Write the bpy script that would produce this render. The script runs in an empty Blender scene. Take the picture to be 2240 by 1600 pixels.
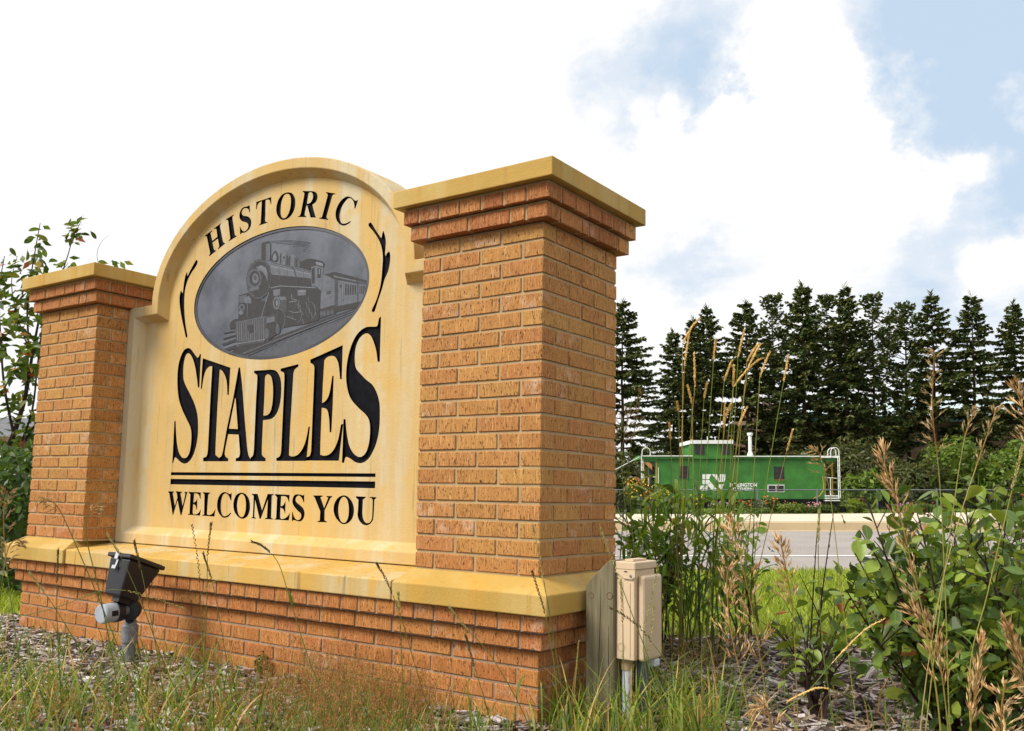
import bpy, bmesh, math, random
import numpy as np
from mathutils import Matrix, Vector
from mathutils.geometry import delaunay_2d_cdt, tessellate_polygon
R_ = math.radians
rnd = random.Random(11)
scene = bpy.context.scene
C = scene.collection

# ------------------------------------------------------------------ camera
CAM = Vector((1.8572, -2.9386, 0.8432))
ROT = Matrix(((0.80887247, 0.04920367, 0.58592178),
              (0.58764818, -0.10132976, -0.80274647),
              (0.01987324, 0.99363539, -0.1108773)))
cam_d = bpy.data.cameras.new('camera')
cam = bpy.data.objects.new('camera', cam_d)
C.objects.link(cam)
cam.matrix_world = Matrix.Translation(CAM) @ ROT.to_4x4()
cam_d.sensor_width = 36.0
cam_d.lens = 2018.11 / 2240 * 36
cam_d.shift_x = 69.75 / 2240
cam_d.shift_y = 55.94 / 2240
cam_d.clip_start = 0.05
cam_d.clip_end = 3000
scene.camera = cam

# ------------------------------------------------------------------ world, sun, exposure
SUN_EL, SUN_AZ = R_(45), math.atan2(-0.80, -0.50)      # direction towards the sun, in the XY plane
SUNV = Vector((math.cos(SUN_EL) * math.cos(SUN_AZ), math.cos(SUN_EL) * math.sin(SUN_AZ), math.sin(SUN_EL)))
world = bpy.data.worlds.new('World')
scene.world = world
world.use_nodes = True
wn, wl = world.node_tree.nodes, world.node_tree.links
wn.clear()


def wnode(t, **kw):
    n = wn.new(t)
    for k, v in kw.items():
        if k.startswith('i_'):
            n.inputs[int(k[2:])].default_value = v
        else:
            setattr(n, k, v)
    return n


def wmath(op, a, b=None, c=None, clamp=False):
    n = wn.new('ShaderNodeMath')
    n.operation = op
    n.use_clamp = clamp
    for i, x in enumerate((a, b, c)):
        if x is None:
            continue
        if isinstance(x, (int, float)):
            n.inputs[i].default_value = x
        else:
            wl.new(x, n.inputs[i])
    return n.outputs[0]


wout = wnode('ShaderNodeOutputWorld')
wbg = wnode('ShaderNodeBackground')
wl.new(wbg.outputs[0], wout.inputs[0])
sky = wnode('ShaderNodeTexSky', sky_type='NISHITA', sun_disc=False)
sky.sun_elevation = SUN_EL
sky.sun_rotation = math.atan2(SUNV.x, SUNV.y)
sky.air_density, sky.dust_density, sky.ozone_density = 1.0, 2.5, 1.0
wtc = wnode('ShaderNodeTexCoord')
# flat cloud layer: the direction is projected on a plane high above
wsep = wnode('ShaderNodeSeparateXYZ')
wl.new(wtc.outputs['Generated'], wsep.inputs[0])
zc = wmath('ADD', wmath('MAXIMUM', wsep.outputs[2], 0.0), 0.22)
cu = wmath('DIVIDE', wsep.outputs[0], zc)
cv = wmath('DIVIDE', wsep.outputs[1], zc)
wcomb = wnode('ShaderNodeCombineXYZ')
wl.new(cu, wcomb.inputs[0]); wl.new(cv, wcomb.inputs[1])
wcomb.inputs[2].default_value = 3.7


def wnoise(scale, detail, rough, dist=0.0, off=0.0):
    m = wn.new('ShaderNodeVectorMath'); m.operation = 'ADD'
    wl.new(wcomb.outputs[0], m.inputs[0]); m.inputs[1].default_value = (off, off * .7, off * 1.3)
    n = wn.new('ShaderNodeTexNoise')
    n.inputs['Scale'].default_value = scale
    n.inputs['Detail'].default_value = detail
    n.inputs['Roughness'].default_value = rough
    n.inputs['Distortion'].default_value = dist
    wl.new(m.outputs[0], n.inputs['Vector'])
    return n.outputs[0]


def pixdir(px, py):
    d = ROT @ Vector(((px - 1050.25) / 2018.11, -(py - 855.94) / 2018.11, -1.0))
    return d.normalized()


wdn = wn.new('ShaderNodeTexNoise')
wdn.inputs['Scale'].default_value = 9.0; wdn.inputs['Detail'].default_value = 7; wdn.inputs['Roughness'].default_value = .60
wl.new(wtc.outputs['Generated'], wdn.inputs['Vector'])
wsub = wn.new('ShaderNodeVectorMath'); wsub.operation = 'SUBTRACT'
wl.new(wdn.outputs['Color'], wsub.inputs[0]); wsub.inputs[1].default_value = (.5, .5, .5)
wscl = wn.new('ShaderNodeVectorMath'); wscl.operation = 'SCALE'
wl.new(wsub.outputs[0], wscl.inputs[0]); wscl.inputs['Scale'].default_value = .22
wadd = wn.new('ShaderNodeVectorMath'); wadd.operation = 'ADD'
wl.new(wtc.outputs['Generated'], wadd.inputs[0]); wl.new(wscl.outputs[0], wadd.inputs[1])
warped = wadd.outputs[0]


def lobe(px, py, radius_px, amp, e=1.0):
    """a bank of cloud (or a gap) standing in the direction d, soft edged"""
    d = pixdir(px, py)
    m = wn.new('ShaderNodeVectorMath'); m.operation = 'DISTANCE'
    wl.new(warped, m.inputs[0]); m.inputs[1].default_value = d
    r = radius_px / 2018.11
    x = wmath('DIVIDE', m.outputs['Value'], r)
    x = wmath('MULTIPLY', wmath('MULTIPLY', x, x), -1.0)
    return wmath('MULTIPLY', wmath('EXPONENT', x), amp)


n1 = wnoise(6.0, 10, 0.62, 0.35, 5.3)
n2 = wnoise(0.55, 4, 0.5, 0.0, 1.9)
gap = wmath('ADD', wmath('MULTIPLY', wmath('SUBTRACT', n1, 0.5), 1.0), wmath('MULTIPLY', wmath('SUBTRACT', n2, 0.5), 0.7))
for (px, py, r, a) in ((2210, 60, 280, .95), (2130, 260, 150, .70), (2190, 400, 110, .70), (2120, 620, 210, .50), (1990, 100, 140, .55), (1960, 560, 130, .30),
                       (1870, 330, 190, -.75), (1700, 400, 160, -.55), (2050, 390, 85, -.70), (1740, 150, 125, -.85), (2240, 270, 70, -1.0), (2240, 490, 90, -1.0), (1590, 350, 120, -.6), (1420, 310, 80, -.55),
                       (1540, 140, 130, .62), (1400, 180, 150, .42), (1210, 140, 190, .30), (1590, 225, 75, .80), (1270, 265, 110, .30), (1680, 40, 170, .50),
                       (1560, 570, 90, .62), (1690, 560, 75, .45), (1440, 580, 80, .40), (1650, 435, 80, .42), (480, 300, 700, -.7)):
    gap = wmath('ADD', gap, lobe(px, py, r, a))
clear = wn.new('ShaderNodeMapRange'); clear.interpolation_type = 'SMOOTHSTEP'
wl.new(gap, clear.inputs['Value'])
clear.inputs['From Min'].default_value = 0.25
clear.inputs['From Max'].default_value = 0.95
skyscale = wn.new('ShaderNodeVectorMath'); skyscale.operation = 'SCALE'
wl.new(sky.outputs[0], skyscale.inputs[0]); skyscale.inputs['Scale'].default_value = 1.0
# the clear sky is veiled by thin high haze, the cumulus is bright white
haze_mix = wn.new('ShaderNodeMix'); haze_mix.data_type = 'RGBA'
haze_mix.inputs['Factor'].default_value = 0.86
wl.new(skyscale.outputs[0], haze_mix.inputs['A'])
haze_mix.inputs['B'].default_value = (7.5, 9.3, 11.4, 1)
cl = wn.new('ShaderNodeMix'); cl.data_type = 'RGBA'
crisp = wn.new('ShaderNodeMapRange'); crisp.interpolation_type = 'SMOOTHSTEP'
wl.new(gap, crisp.inputs['Value'])
crisp.inputs['From Min'].default_value = 0.08
crisp.inputs['From Max'].default_value = 0.46
wl.new(wmath('MULTIPLY', crisp.outputs[0], wmath('ADD', wmath('MULTIPLY', clear.outputs[0], .55), .45)), cl.inputs['Factor'])
cl.inputs['A'].default_value = (11.9, 11.9, 12.0, 1)
wl.new(haze_mix.outputs['Result'], cl.inputs['B'])
wl.new(cl.outputs['Result'], wbg.inputs[0])
wbg.inputs[1].default_value = 0.082
world.cycles.sampling_method = 'NONE'

sun_d = bpy.data.lights.new('sun', 'SUN')
sun = bpy.data.objects.new('sun', sun_d)
C.objects.link(sun)
sun.rotation_euler = SUNV.to_track_quat('Z', 'Y').to_euler()
sun.location = (-6, -6, 12)
sun_d.energy = 4.3
sun_d.angle = R_(24)
sun_d.color = (1.0, 0.94, 0.84)
scene.view_settings.view_transform = 'Standard'
scene.view_settings.look = 'None'
scene.view_settings.exposure = 0.06
scene.view_settings.gamma = 1.0
scene.view_settings.use_curve_mapping = False
scene.cycles.use_adaptive_sampling = True
scene.cycles.adaptive_threshold = 0.02
scene.cycles.max_bounces = 5
scene.cycles.diffuse_bounces = 3
scene.cycles.transparent_max_bounces = 8

# ------------------------------------------------------------------ helpers
UV_R = Vector((0.80900, 0.58780, 0.0)).normalized()        # along the street
UV_F = Vector((-0.58780, 0.80900, 0.0)).normalized()       # across the street, away from the sign


def smooth01(a, b, x):
    t = min(max((x - a) / (b - a), 0.0), 1.0)
    return t * t * (3 - 2 * t)


def prof(t):
    ks = [(-50, 0), (10.2, 0), (21.4, 0.0), (22.0, .15), (27, .22), (38, .12), (46, -.35), (64, -.3), (90, .5), (400, 2)]
    for (a, za), (b, zb) in zip(ks, ks[1:]):
        if t <= b:
            return za + (zb - za) * (t - a) / (b - a)
    return ks[-1][1]


def tilt(s, t):
    return 0.0199 * max(min(s, 70), -70) * smooth01(5, 10, t)


def H(s, t):
    return prof(t) + tilt(s, t)


def st(s, t, z=None):
    p = CAM + UV_R * s + UV_F * t
    return Vector((p.x, p.y, H(s, t) if z is None else z))


def to_st(x, y):
    d = Vector((x - CAM.x, y - CAM.y, 0))
    return d.dot(UV_R), d.dot(UV_F)


def at(px, py, D):
    """point of the place seen at photo position (px, py), D metres in front of the photographer"""
    return CAM + ROT @ (Vector(((px - 1050.25) / 2018.11, -(py - 855.94) / 2018.11, -1.0)) * D)


def gp(px, py, z=0.0):
    d = ROT @ Vector(((px - 1050.25) / 2018.11, -(py - 855.94) / 2018.11, -1.0))
    return CAM + d * ((z - CAM.z) / d.z)


WL = {}


def link(o, parent, wloc):
    C.objects.link(o)
    wloc = Vector(wloc)
    if parent is not None:
        o.parent = parent
        o.location = wloc - WL[parent.name]
    else:
        o.location = wloc
    WL[o.name] = wloc
    return o


def tag(o, label=None, cat=None, group=None, kind=None):
    if label: o['label'] = label
    if cat: o['category'] = cat
    if group: o['group'] = group
    if kind: o['kind'] = kind
    return o


def thing(name, label, cat, loc, group=None):
    o = bpy.data.objects.new(name, None)
    o.empty_display_size = 0.1
    link(o, None, loc)
    return tag(o, label, cat, group)


class MB:
    """collects vertices and faces (world coordinates) with a colour per face"""
    def __init__(s):
        s.v, s.f, s.c, s.m = [], [], [], []

    def face(s, pts, col=None, mi=0):
        b = len(s.v)
        s.v.extend([tuple(p) for p in pts])
        s.f.append(tuple(range(b, b + len(pts))))
        s.c.append(col); s.m.append(mi)

    def add(s, verts, faces, col=None, mi=0):
        b = len(s.v)
        s.v.extend([tuple(p) for p in verts])
        for f in faces:
            s.f.append(tuple(i + b for i in f)); s.c.append(col); s.m.append(mi)

    def box(s, lo, hi, col=None, mi=0, fn=None):
        x0, y0, z0 = lo; x1, y1, z1 = hi
        vs = [(x0, y0, z0), (x1, y0, z0), (x1, y1, z0), (x0, y1, z0), (x0, y0, z1), (x1, y0, z1), (x1, y1, z1), (x0, y1, z1)]
        if fn: vs = [fn(Vector(v)) for v in vs]
        s.add(vs, [(3, 2, 1, 0), (4, 5, 6, 7), (0, 1, 5, 4), (1, 2, 6, 5), (2, 3, 7, 6), (3, 0, 4, 7)], col, mi)

    def tube(s, pts, rad, n=6, col=None, cap=True, mi=0):
        pts = [Vector(p) for p in pts]
        if isinstance(rad, (int, float)): rad = [rad] * len(pts)
        rings = []
        prev = None
        for i, p in enumerate(pts):
            d = (pts[min(i + 1, len(pts) - 1)] - pts[max(i - 1, 0)])
            if d.length < 1e-9: d = Vector((0, 0, 1))
            d.normalize()
            if prev is None:
                a = d.cross(Vector((0, 0, 1)))
                if a.length < 1e-3: a = d.cross(Vector((1, 0, 0)))
            else:
                a = prev - d * prev.dot(d)
                if a.length < 1e-6: a = d.orthogonal()
            a.normalize(); prev = a
            b = d.cross(a)
            rings.append([p + (a * math.cos(2 * math.pi * k / n) + b * math.sin(2 * math.pi * k / n)) * rad[i] for k in range(n)])
        base = len(s.v)
        for r in rings: s.v.extend([tuple(q) for q in r])
        for i in range(len(pts) - 1):
            for k in range(n):
                k2 = (k + 1) % n
                s.f.append((base + i * n + k, base + i * n + k2, base + (i + 1) * n + k2, base + (i + 1) * n + k)); s.c.append(col); s.m.append(mi)
        if cap:
            s.f.append(tuple(base + k for k in reversed(range(n)))); s.c.append(col); s.m.append(mi)
            s.f.append(tuple(base + (len(pts) - 1) * n + k for k in range(n))); s.c.append(col); s.m.append(mi)

    def ribbon(s, pts, widths, side, col=None):
        b = len(s.v)
        for p, w in zip(pts, widths):
            p = Vector(p)
            s.v.append(tuple(p - side * w * .5)); s.v.append(tuple(p + side * w * .5))
        for i in range(len(pts) - 1):
            s.f.append((b + 2 * i, b + 2 * i + 1, b + 2 * i + 3, b + 2 * i + 2)); s.c.append(col); s.m.append(0)

    def mesh(s, name, mats, origin=(0, 0, 0), smooth=False):
        me = bpy.data.meshes.new(name)
        ox, oy, oz = origin
        me.from_pydata([(a - ox, b - oy, c - oz) for a, b, c in s.v], [], s.f)
        if not isinstance(mats, (list, tuple)): mats = [mats]
        for m in mats: me.materials.append(m)
        if any(s.m): me.polygons.foreach_set('material_index', s.m)
        if any(c is not None for c in s.c):
            ca = me.color_attributes.new('Col', 'FLOAT_COLOR', 'CORNER')
            arr = np.empty((len(me.loops), 4), np.float32)
            k = 0
            for f, c in zip(s.f, s.c):
                arr[k:k + len(f)] = (*(c or (1, 1, 1)), 1); k += len(f)
            ca.data.foreach_set('color', arr.ravel())
        if smooth: me.polygons.foreach_set('use_smooth', [True] * len(me.polygons))
        me.update()
        return me

    def obj(s, name, mats, parent=None, origin=(0, 0, 0), smooth=False):
        me = s.mesh(name, mats, origin, smooth)
        o = bpy.data.objects.new(name, me)
        return link(o, parent, origin)


def bevel_mesh(me, off, seg=1, angle=R_(30)):
    bm = bmesh.new(); bm.from_mesh(me)
    bmesh.ops.remove_doubles(bm, verts=bm.verts, dist=1e-5)
    es = [e for e in bm.edges if len(e.link_faces) == 2 and e.calc_face_angle(0) > angle]
    if es: bmesh.ops.bevel(bm, geom=es, offset=off, segments=seg, affect='EDGES', profile=.5)
    bm.to_mesh(me); bm.free(); me.update()
    return me


# ------------------------------------------------------------------ materials
def mat_base(name, rough=.8, spec=.3):
    m = bpy.data.materials.new(name); m.use_nodes = True
    nt = m.node_tree
    b = nt.nodes['Principled BSDF']
    b.inputs['Roughness'].default_value = rough
    b.inputs['Specular IOR Level'].default_value = spec
    return m, nt, b


class NT:
    def __init__(s, nt): s.nt, s.n, s.l = nt, nt.nodes, nt.links

    def node(s, t): return s.n.new(t)

    def coord(s, kind='Object', scale=(1, 1, 1), rand=False):
        tc = s.n.new('ShaderNodeTexCoord')
        mp = s.n.new('ShaderNodeMapping'); mp.inputs['Scale'].default_value = scale
        s.l.new(tc.outputs[kind], mp.inputs['Vector'])
        if rand:
            oi = s.n.new('ShaderNodeObjectInfo')
            mu = s.n.new('ShaderNodeMath'); mu.operation = 'MULTIPLY'; mu.inputs[1].default_value = 137.0
            s.l.new(oi.outputs['Random'], mu.inputs[0])
            ad = s.n.new('ShaderNodeVectorMath'); ad.operation = 'ADD'
            s.l.new(mp.outputs[0], ad.inputs[0]); s.l.new(mu.outputs[0], ad.inputs[1])
            return ad.outputs[0]
        return mp.outputs[0]

    def geo(s, scale=(1, 1, 1)):
        g = s.n.new('ShaderNodeNewGeometry')
        mp = s.n.new('ShaderNodeMapping'); mp.inputs['Scale'].default_value = scale
        s.l.new(g.outputs['Position'], mp.inputs['Vector'])
        return mp.outputs[0]

    def noise(s, vec, scale, detail=3, rough=.55, out=0, dist=0):
        t = s.n.new('ShaderNodeTexNoise')
        t.inputs['Scale'].default_value = scale; t.inputs['Detail'].default_value = detail
        t.inputs['Roughness'].default_value = rough; t.inputs['Distortion'].default_value = dist
        s.l.new(vec, t.inputs['Vector'])
        return t.outputs[out]

    def vor(s, vec, scale, out='Distance', feature='F1'):
        t = s.n.new('ShaderNodeTexVoronoi'); t.feature = feature
        t.inputs['Scale'].default_value = scale
        s.l.new(vec, t.inputs['Vector'])
        return t.outputs[out]

    def ramp(s, val, lo, hi, a=0.0, b=1.0):
        m = s.n.new('ShaderNodeMapRange'); m.interpolation_type = 'SMOOTHSTEP'
        s.l.new(val, m.inputs['Value'])
        m.inputs['From Min'].default_value = lo; m.inputs['From Max'].default_value = hi
        m.inputs['To Min'].default_value = a; m.inputs['To Max'].default_value = b
        return m.outputs[0]

    def math(s, op, a, b):
        m = s.n.new('ShaderNodeMath'); m.operation = op
        for i, x in enumerate((a, b)):
            if isinstance(x, (int, float)): m.inputs[i].default_value = x
            else: s.l.new(x, m.inputs[i])
        return m.outputs[0]

    def mix(s, fac, a, b, mode='MIX'):
        m = s.n.new('ShaderNodeMix'); m.data_type = 'RGBA'; m.blend_type = mode
        for k, x in (('Factor', fac), ('A', a), ('B', b)):
            if isinstance(x, (int, float)): m.inputs[k].default_value = x
            elif isinstance(x, tuple): m.inputs[k].default_value = (*x, 1)
            else: s.l.new(x, m.inputs[k])
        return m.outputs['Result']

    def bump(s, h, strength, dist, bsdf):
        b = s.n.new('ShaderNodeBump'); b.inputs['Strength'].default_value = strength; b.inputs['Distance'].default_value = dist
        s.l.new(h, b.inputs['Height']); s.l.new(b.outputs[0], bsdf.inputs['Normal'])

    def col(s, src, bsdf): s.l.new(src, bsdf.inputs['Base Color'])

    def attr(s, name='Col'):
        a = s.n.new('ShaderNodeAttribute'); a.attribute_name = name
        return a.outputs['Color']

    def objcol(s):
        return s.n.new('ShaderNodeObjectInfo').outputs['Color']


def flat(name, col, rough=.7, metal=0.0, spec=.3, var=.12, vscale=6.0):
    m, nt, b = mat_base(name, rough, spec); g = NT(nt)
    v = g.noise(g.coord('Object'), vscale, 4, .6)
    c = g.mix(g.ramp(v, .3, .7), tuple(x * (1 - var) for x in col), tuple(min(1, x * (1 + var)) for x in col))
    g.col(c, b); b.inputs['Metallic'].default_value = metal
    return m


def m_brick():
    m, nt, b = mat_base('brick_clay', .85, .15); g = NT(nt)
    base = g.objcol()
    v = g.coord('Object', (1, 1, 1), True)
    vs = g.coord('Object', (1, 1, .30), True)
    vl = g.coord('Object', (1, 1, .08), True)
    c = g.mix(g.ramp(g.noise(v, 14, 4), .3, .72), base, (1.10, 1.12, 1.10), 'MULTIPLY')
    c = g.mix(g.ramp(g.noise(vl, 210, 3), .5, .72, 0, .30), c, (.9, .58, .26))
    c = g.mix(g.ramp(g.noise(vl, 150, 3), .60, .72, 0, .50), c, (.22, .07, .02))
    pit = g.math('ADD', g.ramp(g.noise(vs, 230, 1.5, .5), .610, .66), g.ramp(g.noise(vs, 120, 2.5, .6), .635, .675))
    oi = g.node('ShaderNodeObjectInfo')
    salt = g.math('MULTIPLY', g.ramp(oi.outputs['Random'], .80, .90), g.ramp(g.noise(v, 22, 4, .6), .45, .70))
    c = g.mix(g.math('MULTIPLY', salt, .38), c, (.62, .50, .40))
    c = g.mix(g.math('MULTIPLY', pit, .72), c, (.065, .026, .012))
    g.col(c, b)
    h = g.math('SUBTRACT', g.math('MULTIPLY', g.noise(vl, 260, 3), .35), g.math('MULTIPLY', pit, .9))
    g.bump(h, .55, .003, b)
    return m


def m_mortar(name, a, bb):
    m, nt, b = mat_base(name, .95, .1); g = NT(nt)
    v = g.geo()
    g.col(g.mix(g.ramp(g.noise(v, 5, 5), .35, .65), a, bb), b)
    g.bump(g.noise(v, 160, 4), .5, .003, b)
    return m


def m_stone(name, base, pale, orange, amt=1.0, streak=1.0):
    m, nt, b = mat_base(name, .75, .25); g = NT(nt)
    v = g.geo(); vz = g.geo((1, 1, .10)); vz2 = g.geo((1, 1, .05))
    c = g.mix(g.ramp(g.noise(v, 2.2, 5, .6), .35, .68), base, tuple(x * .88 for x in base))
    c = g.mix(g.ramp(g.noise(vz, 3.6, 6, .62), .44, .62, 0, .9 * amt), c, pale)
    c = g.mix(g.ramp(g.noise(vz2, 9, 5, .6), .50, .68, 0, .7 * amt), c, orange)
    c = g.mix(g.ramp(g.noise(v, 7, 5, .65), .50, .68, 0, .5 * amt), c, orange)
    c = g.mix(g.ramp(g.noise(vz2, 34, 4, .6), .57, .72, 0, .38 * streak), c, (.16, .10, .04))
    c = g.mix(g.ramp(g.noise(v, 95, 2, .5), .72, .78, 0, .5), c, (.12, .07, .03))
    g.col(c, b)
    g.bump(g.math('ADD', g.noise(v, 130, 4), g.math('MULTIPLY', g.noise(v, 18, 3), 1.5)), .34, .004, b)
    return m


def m_leaf(name, transl=.35, rough=.45, useobj=False, spec=.35, tint=(1.5, 1.45, .7)):
    m = bpy.data.materials.new(name); m.use_nodes = True
    nt = m.node_tree; g = NT(nt); b = nt.nodes['Principled BSDF']
    b.inputs['Roughness'].default_value = rough; b.inputs['Specular IOR Level'].default_value = spec
    c = g.objcol() if useobj else g.attr()
    v = g.geo()
    c = g.mix(g.ramp(g.noise(v, 22, 3), .3, .7), c, (1.25, 1.2, 1.05), 'MULTIPLY')
    if useobj:      # pale midrib along the leaf
        sx = g.node('ShaderNodeSeparateXYZ'); g.l.new(g.coord('Object'), sx.inputs[0])
        rib = g.ramp(g.math('ABSOLUTE', sx.outputs[1], 0), .004, .022, .45, 0)
        c = g.mix(rib, c, (.30, .36, .12))
        c = g.mix(g.ramp(g.noise(g.coord('Object', (1, 1, 1), True), 7, 3), .60, .70, 0, .5), c, (.20, .13, .04))
    g.col(c, b)
    tr = g.node('ShaderNodeBsdfTranslucent')
    g.l.new(g.mix(1.0, c, tint, 'MULTIPLY'), tr.inputs[0])
    mx = g.node('ShaderNodeMixShader'); mx.inputs[0].default_value = transl
    g.l.new(b.outputs[0], mx.inputs[1]); g.l.new(tr.outputs[0], mx.inputs[2])
    g.l.new(mx.outputs[0], nt.nodes['Material Output'].inputs[0])
    return m


M = {}
M['brick'] = m_brick()
M['mortar'] = m_mortar('mortar_tan', (.37, .27, .15), (.43, .325, .185))
M['mortar_low'] = m_mortar('mortar_brown', (.27, .185, .125), (.36, .255, .175))
M['cap'] = m_stone('cast_stone_ochre', (.47, .30, .072), (.50, .37, .14), (.50, .275, .045), .8, .6)
M['ledge'] = m_stone('cast_stone_ledge', (.54, .345, .095), (.51, .42, .235), (.57, .325, .06), 1.0, 1.6)
M['panel'] = m_stone('cast_stone_panel', (.555, .39, .160), (.54, .465, .305), (.57, .365, .105), 1.1, .9)
M['letter'] = flat('letter_black', (.004, .004, .007), .6, 0, .08, .5, 30)
M['leaf'] = m_leaf('leaf_green')
M['leafo'] = m_leaf('leaf_single', .30, .38, True, .4)
M['blade'] = m_leaf('grass_blade', .35, .55)
M['straw'] = m_leaf('dry_seed', .30, .7, False, .15, (1.25, 1.25, 1.1))
M['needle'] = m_leaf('needle_green', .12, .7, False, .15)
M['bark'] = flat('bark_brown', (.075, .048, .034), .9, 0, .1, .4, 14)

# ------------------------------------------------------------------ the welcome sign
BM = 0.2032                    # brick module
BL, BW_, BH = 0.1938, 0.0920, 0.0580
CH = BM / 3
PW = 3 * BM - 0.0098           # pillar width
PX_R = (-PW, 0.0)              # right pillar in x
PX_L = (-3.0425 - PW, -3.0425)
Z_B, Z_STONE, Z_SH = 0.005, 0.411, 0.540
Z_SHT = Z_SH + 20 * CH

sign = thing('welcome_sign', 'brick and yellow stone town sign with two pillars and an arched lettered panel', 'sign', (-1.82, 0.3, 0))


def brick_mesh(l, w, h, seed):
    r = random.Random(seed)
    b = MB(); b.box((-l / 2, -w / 2, -h / 2), (l / 2, w / 2, h / 2))
    me = b.mesh('brick', M['brick'])
    bevel_mesh(me, .0022 + r.random() * .001)
    for v in me.vertices:
        v.co.x += r.uniform(-.0006, .0006); v.co.y += r.uniform(-.0005, .0005); v.co.z += r.uniform(-.0008, .0008)
    return me


BR = {}


def get_brick(l, w=BW_, h=BH):
    k = (round(l, 3), round(w, 3))
    if k not in BR: BR[k] = [brick_mesh(l, w, h, i) for i in range(3)]
    return rnd.choice(BR[k])


PAL_SHAFT = [(.425, .202, .064), (.433, .210, .066), (.415, .192, .062), (.445, .222, .070), (.410, .184, .061)]
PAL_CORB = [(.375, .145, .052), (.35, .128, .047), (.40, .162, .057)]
PAL_BASE = [(.42, .165, .048), (.39, .146, .044), (.44, .182, .055), (.405, .156, .052)]
rear = MB()


def brick(parent, cx, cy, cz, l, along, pal, w=BW_, visible=True, redder=0.0):
    c = rnd.choice(pal); k = rnd.uniform(.86, .965)
    c = [c[0] * k, c[1] * k * rnd.uniform(.94, 1.05), c[2] * k]
    c = (c[0] * (1 - .02 * redder), c[1] * (1 - .22 * redder), c[2] * (1 - .2 * redder))
    jx, jy = rnd.uniform(-.0012, .0012), rnd.uniform(-.0012, .0012)
    if not visible:
        hx, hy = (l / 2, w / 2) if along == 'x' else (w / 2, l / 2)
        rear.box((cx - hx, cy - hy, cz - BH / 2), (cx + hx, cy + hy, cz + BH / 2))
        return
    o = bpy.data.objects.new('brick', get_brick(l, w))
    link(o, parent, (cx + jx, cy + jy, cz))
    o.rotation_euler = (0, 0, (0 if along == 'x' else math.pi / 2) + rnd.choice((0, math.pi)) + rnd.uniform(-.004, .004))
    o.color = (*c, 1)


def row(parent, a, b, fixed, cz, axis, pat, pal, vis=True, red=0.0):
    """lays bricks of the given nominal lengths from a to b along axis, stretched evenly to fit"""
    j = .0098
    tot = sum(pat) + j * (len(pat) - 1)
    k = (b - a - j * (len(pat) - 1)) / sum(pat)
    p = a
    for l in pat:
        l2 = round(l * k, 4)
        c = p + l2 / 2
        if axis == 'x': brick(parent, c, fixed, cz, l2, 'x', pal, visible=vis, redder=red)
        else: brick(parent, fixed, c, cz, l2, 'y', pal, visible=vis, redder=red)
        p += l2 + j


def pillar(x0, x1, left):
    core = MB()
    e = .0055
    core.box((x0 + e, e, Z_SH - .006), (x1 - e, PW - e, Z_SHT + .002))
    core.box((x0 - .04 + e, -.04 + e, Z_SHT + .006), (x1 + .04 - e, PW + .04 - e, Z_SHT + CH + .002))
    core.box((x0 - .062 + e, -.062 + e, Z_SHT + CH + .006), (x1 + .062 - e, PW + .062 - e, Z_SHT + 2 * CH + .004))
    core = core.obj('pillar', M['mortar'], sign)
    core['label'] = 'brick pillar at the far end of the sign' if left else 'large brick pillar nearest the viewer'
    hw = BW_ / 2
    for i in range(20):
        z = Z_SH + (i + .5) * CH
        red = max(0, 1 - i / 4) * .8 if left else max(0, 1 - i / 3) * .35
        if i % 2 == 1:    # stretchers across the front
            row(core, x0, x1, hw, z, 'x', [BL] * 3, PAL_SHAFT, True, red)
            row(core, x0, x1, PW - hw, z, 'x', [BL] * 3, PAL_SHAFT, False)
            row(core, BW_ + .0098, PW - BW_ - .0098, x1 - hw, z, 'y', [BL] * 2, PAL_SHAFT, not left, red)
            row(core, BW_ + .0098, PW - BW_ - .0098, x0 + hw, z, 'y', [BL] * 2, PAL_SHAFT, False)
            if left:
                pass
        else:
            row(core, x0 + BW_ + .0098, x1 - BW_ - .0098, hw, z, 'x', [BL] * 2, PAL_SHAFT, True, red)
            row(core, x0 + BW_ + .0098, x1 - BW_ - .0098, PW - hw, z, 'x', [BL] * 2, PAL_SHAFT, False)
            if left:
                row(core, 0, BL, x1 - hw, z, 'y', [BL], PAL_SHAFT, True, red)
                row(core, BL + .0098, PW, x1 - hw, z, 'y', [BL] * 2, PAL_SHAFT, False)
            else:
                row(core, 0, PW, x1 - hw, z, 'y', [BL] * 3, PAL_SHAFT, True, red)
            # the far flank still shows its header on the front
            row(core, 0, BL, x0 + hw, z, 'y', [BL], PAL_SHAFT, True, red)
            row(core, BL + .0098, PW, x0 + hw, z, 'y', [BL] * 2, PAL_SHAFT, False)
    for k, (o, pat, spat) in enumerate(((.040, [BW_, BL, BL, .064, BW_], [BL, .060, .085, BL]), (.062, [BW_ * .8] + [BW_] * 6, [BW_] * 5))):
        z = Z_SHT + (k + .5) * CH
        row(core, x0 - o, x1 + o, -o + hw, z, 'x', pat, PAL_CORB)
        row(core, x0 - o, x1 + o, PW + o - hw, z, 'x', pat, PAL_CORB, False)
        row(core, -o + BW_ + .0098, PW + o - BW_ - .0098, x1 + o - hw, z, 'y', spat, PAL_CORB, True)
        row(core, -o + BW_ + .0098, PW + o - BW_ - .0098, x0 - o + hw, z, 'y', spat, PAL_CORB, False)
    o = .095
    cb = MB(); z0, z1 = Z_SHT + 2 * CH + .006, 2.110
    cb.box((x0 - o, -o, z0), (x1 + o, PW + o, z1))
    co = cb.obj('cap_stone', M['cap'], sign); bevel_mesh(co.data, .0035, 2)
    co['label'] = 'flat ochre cap stone overhanging the brick'
    return core


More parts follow.
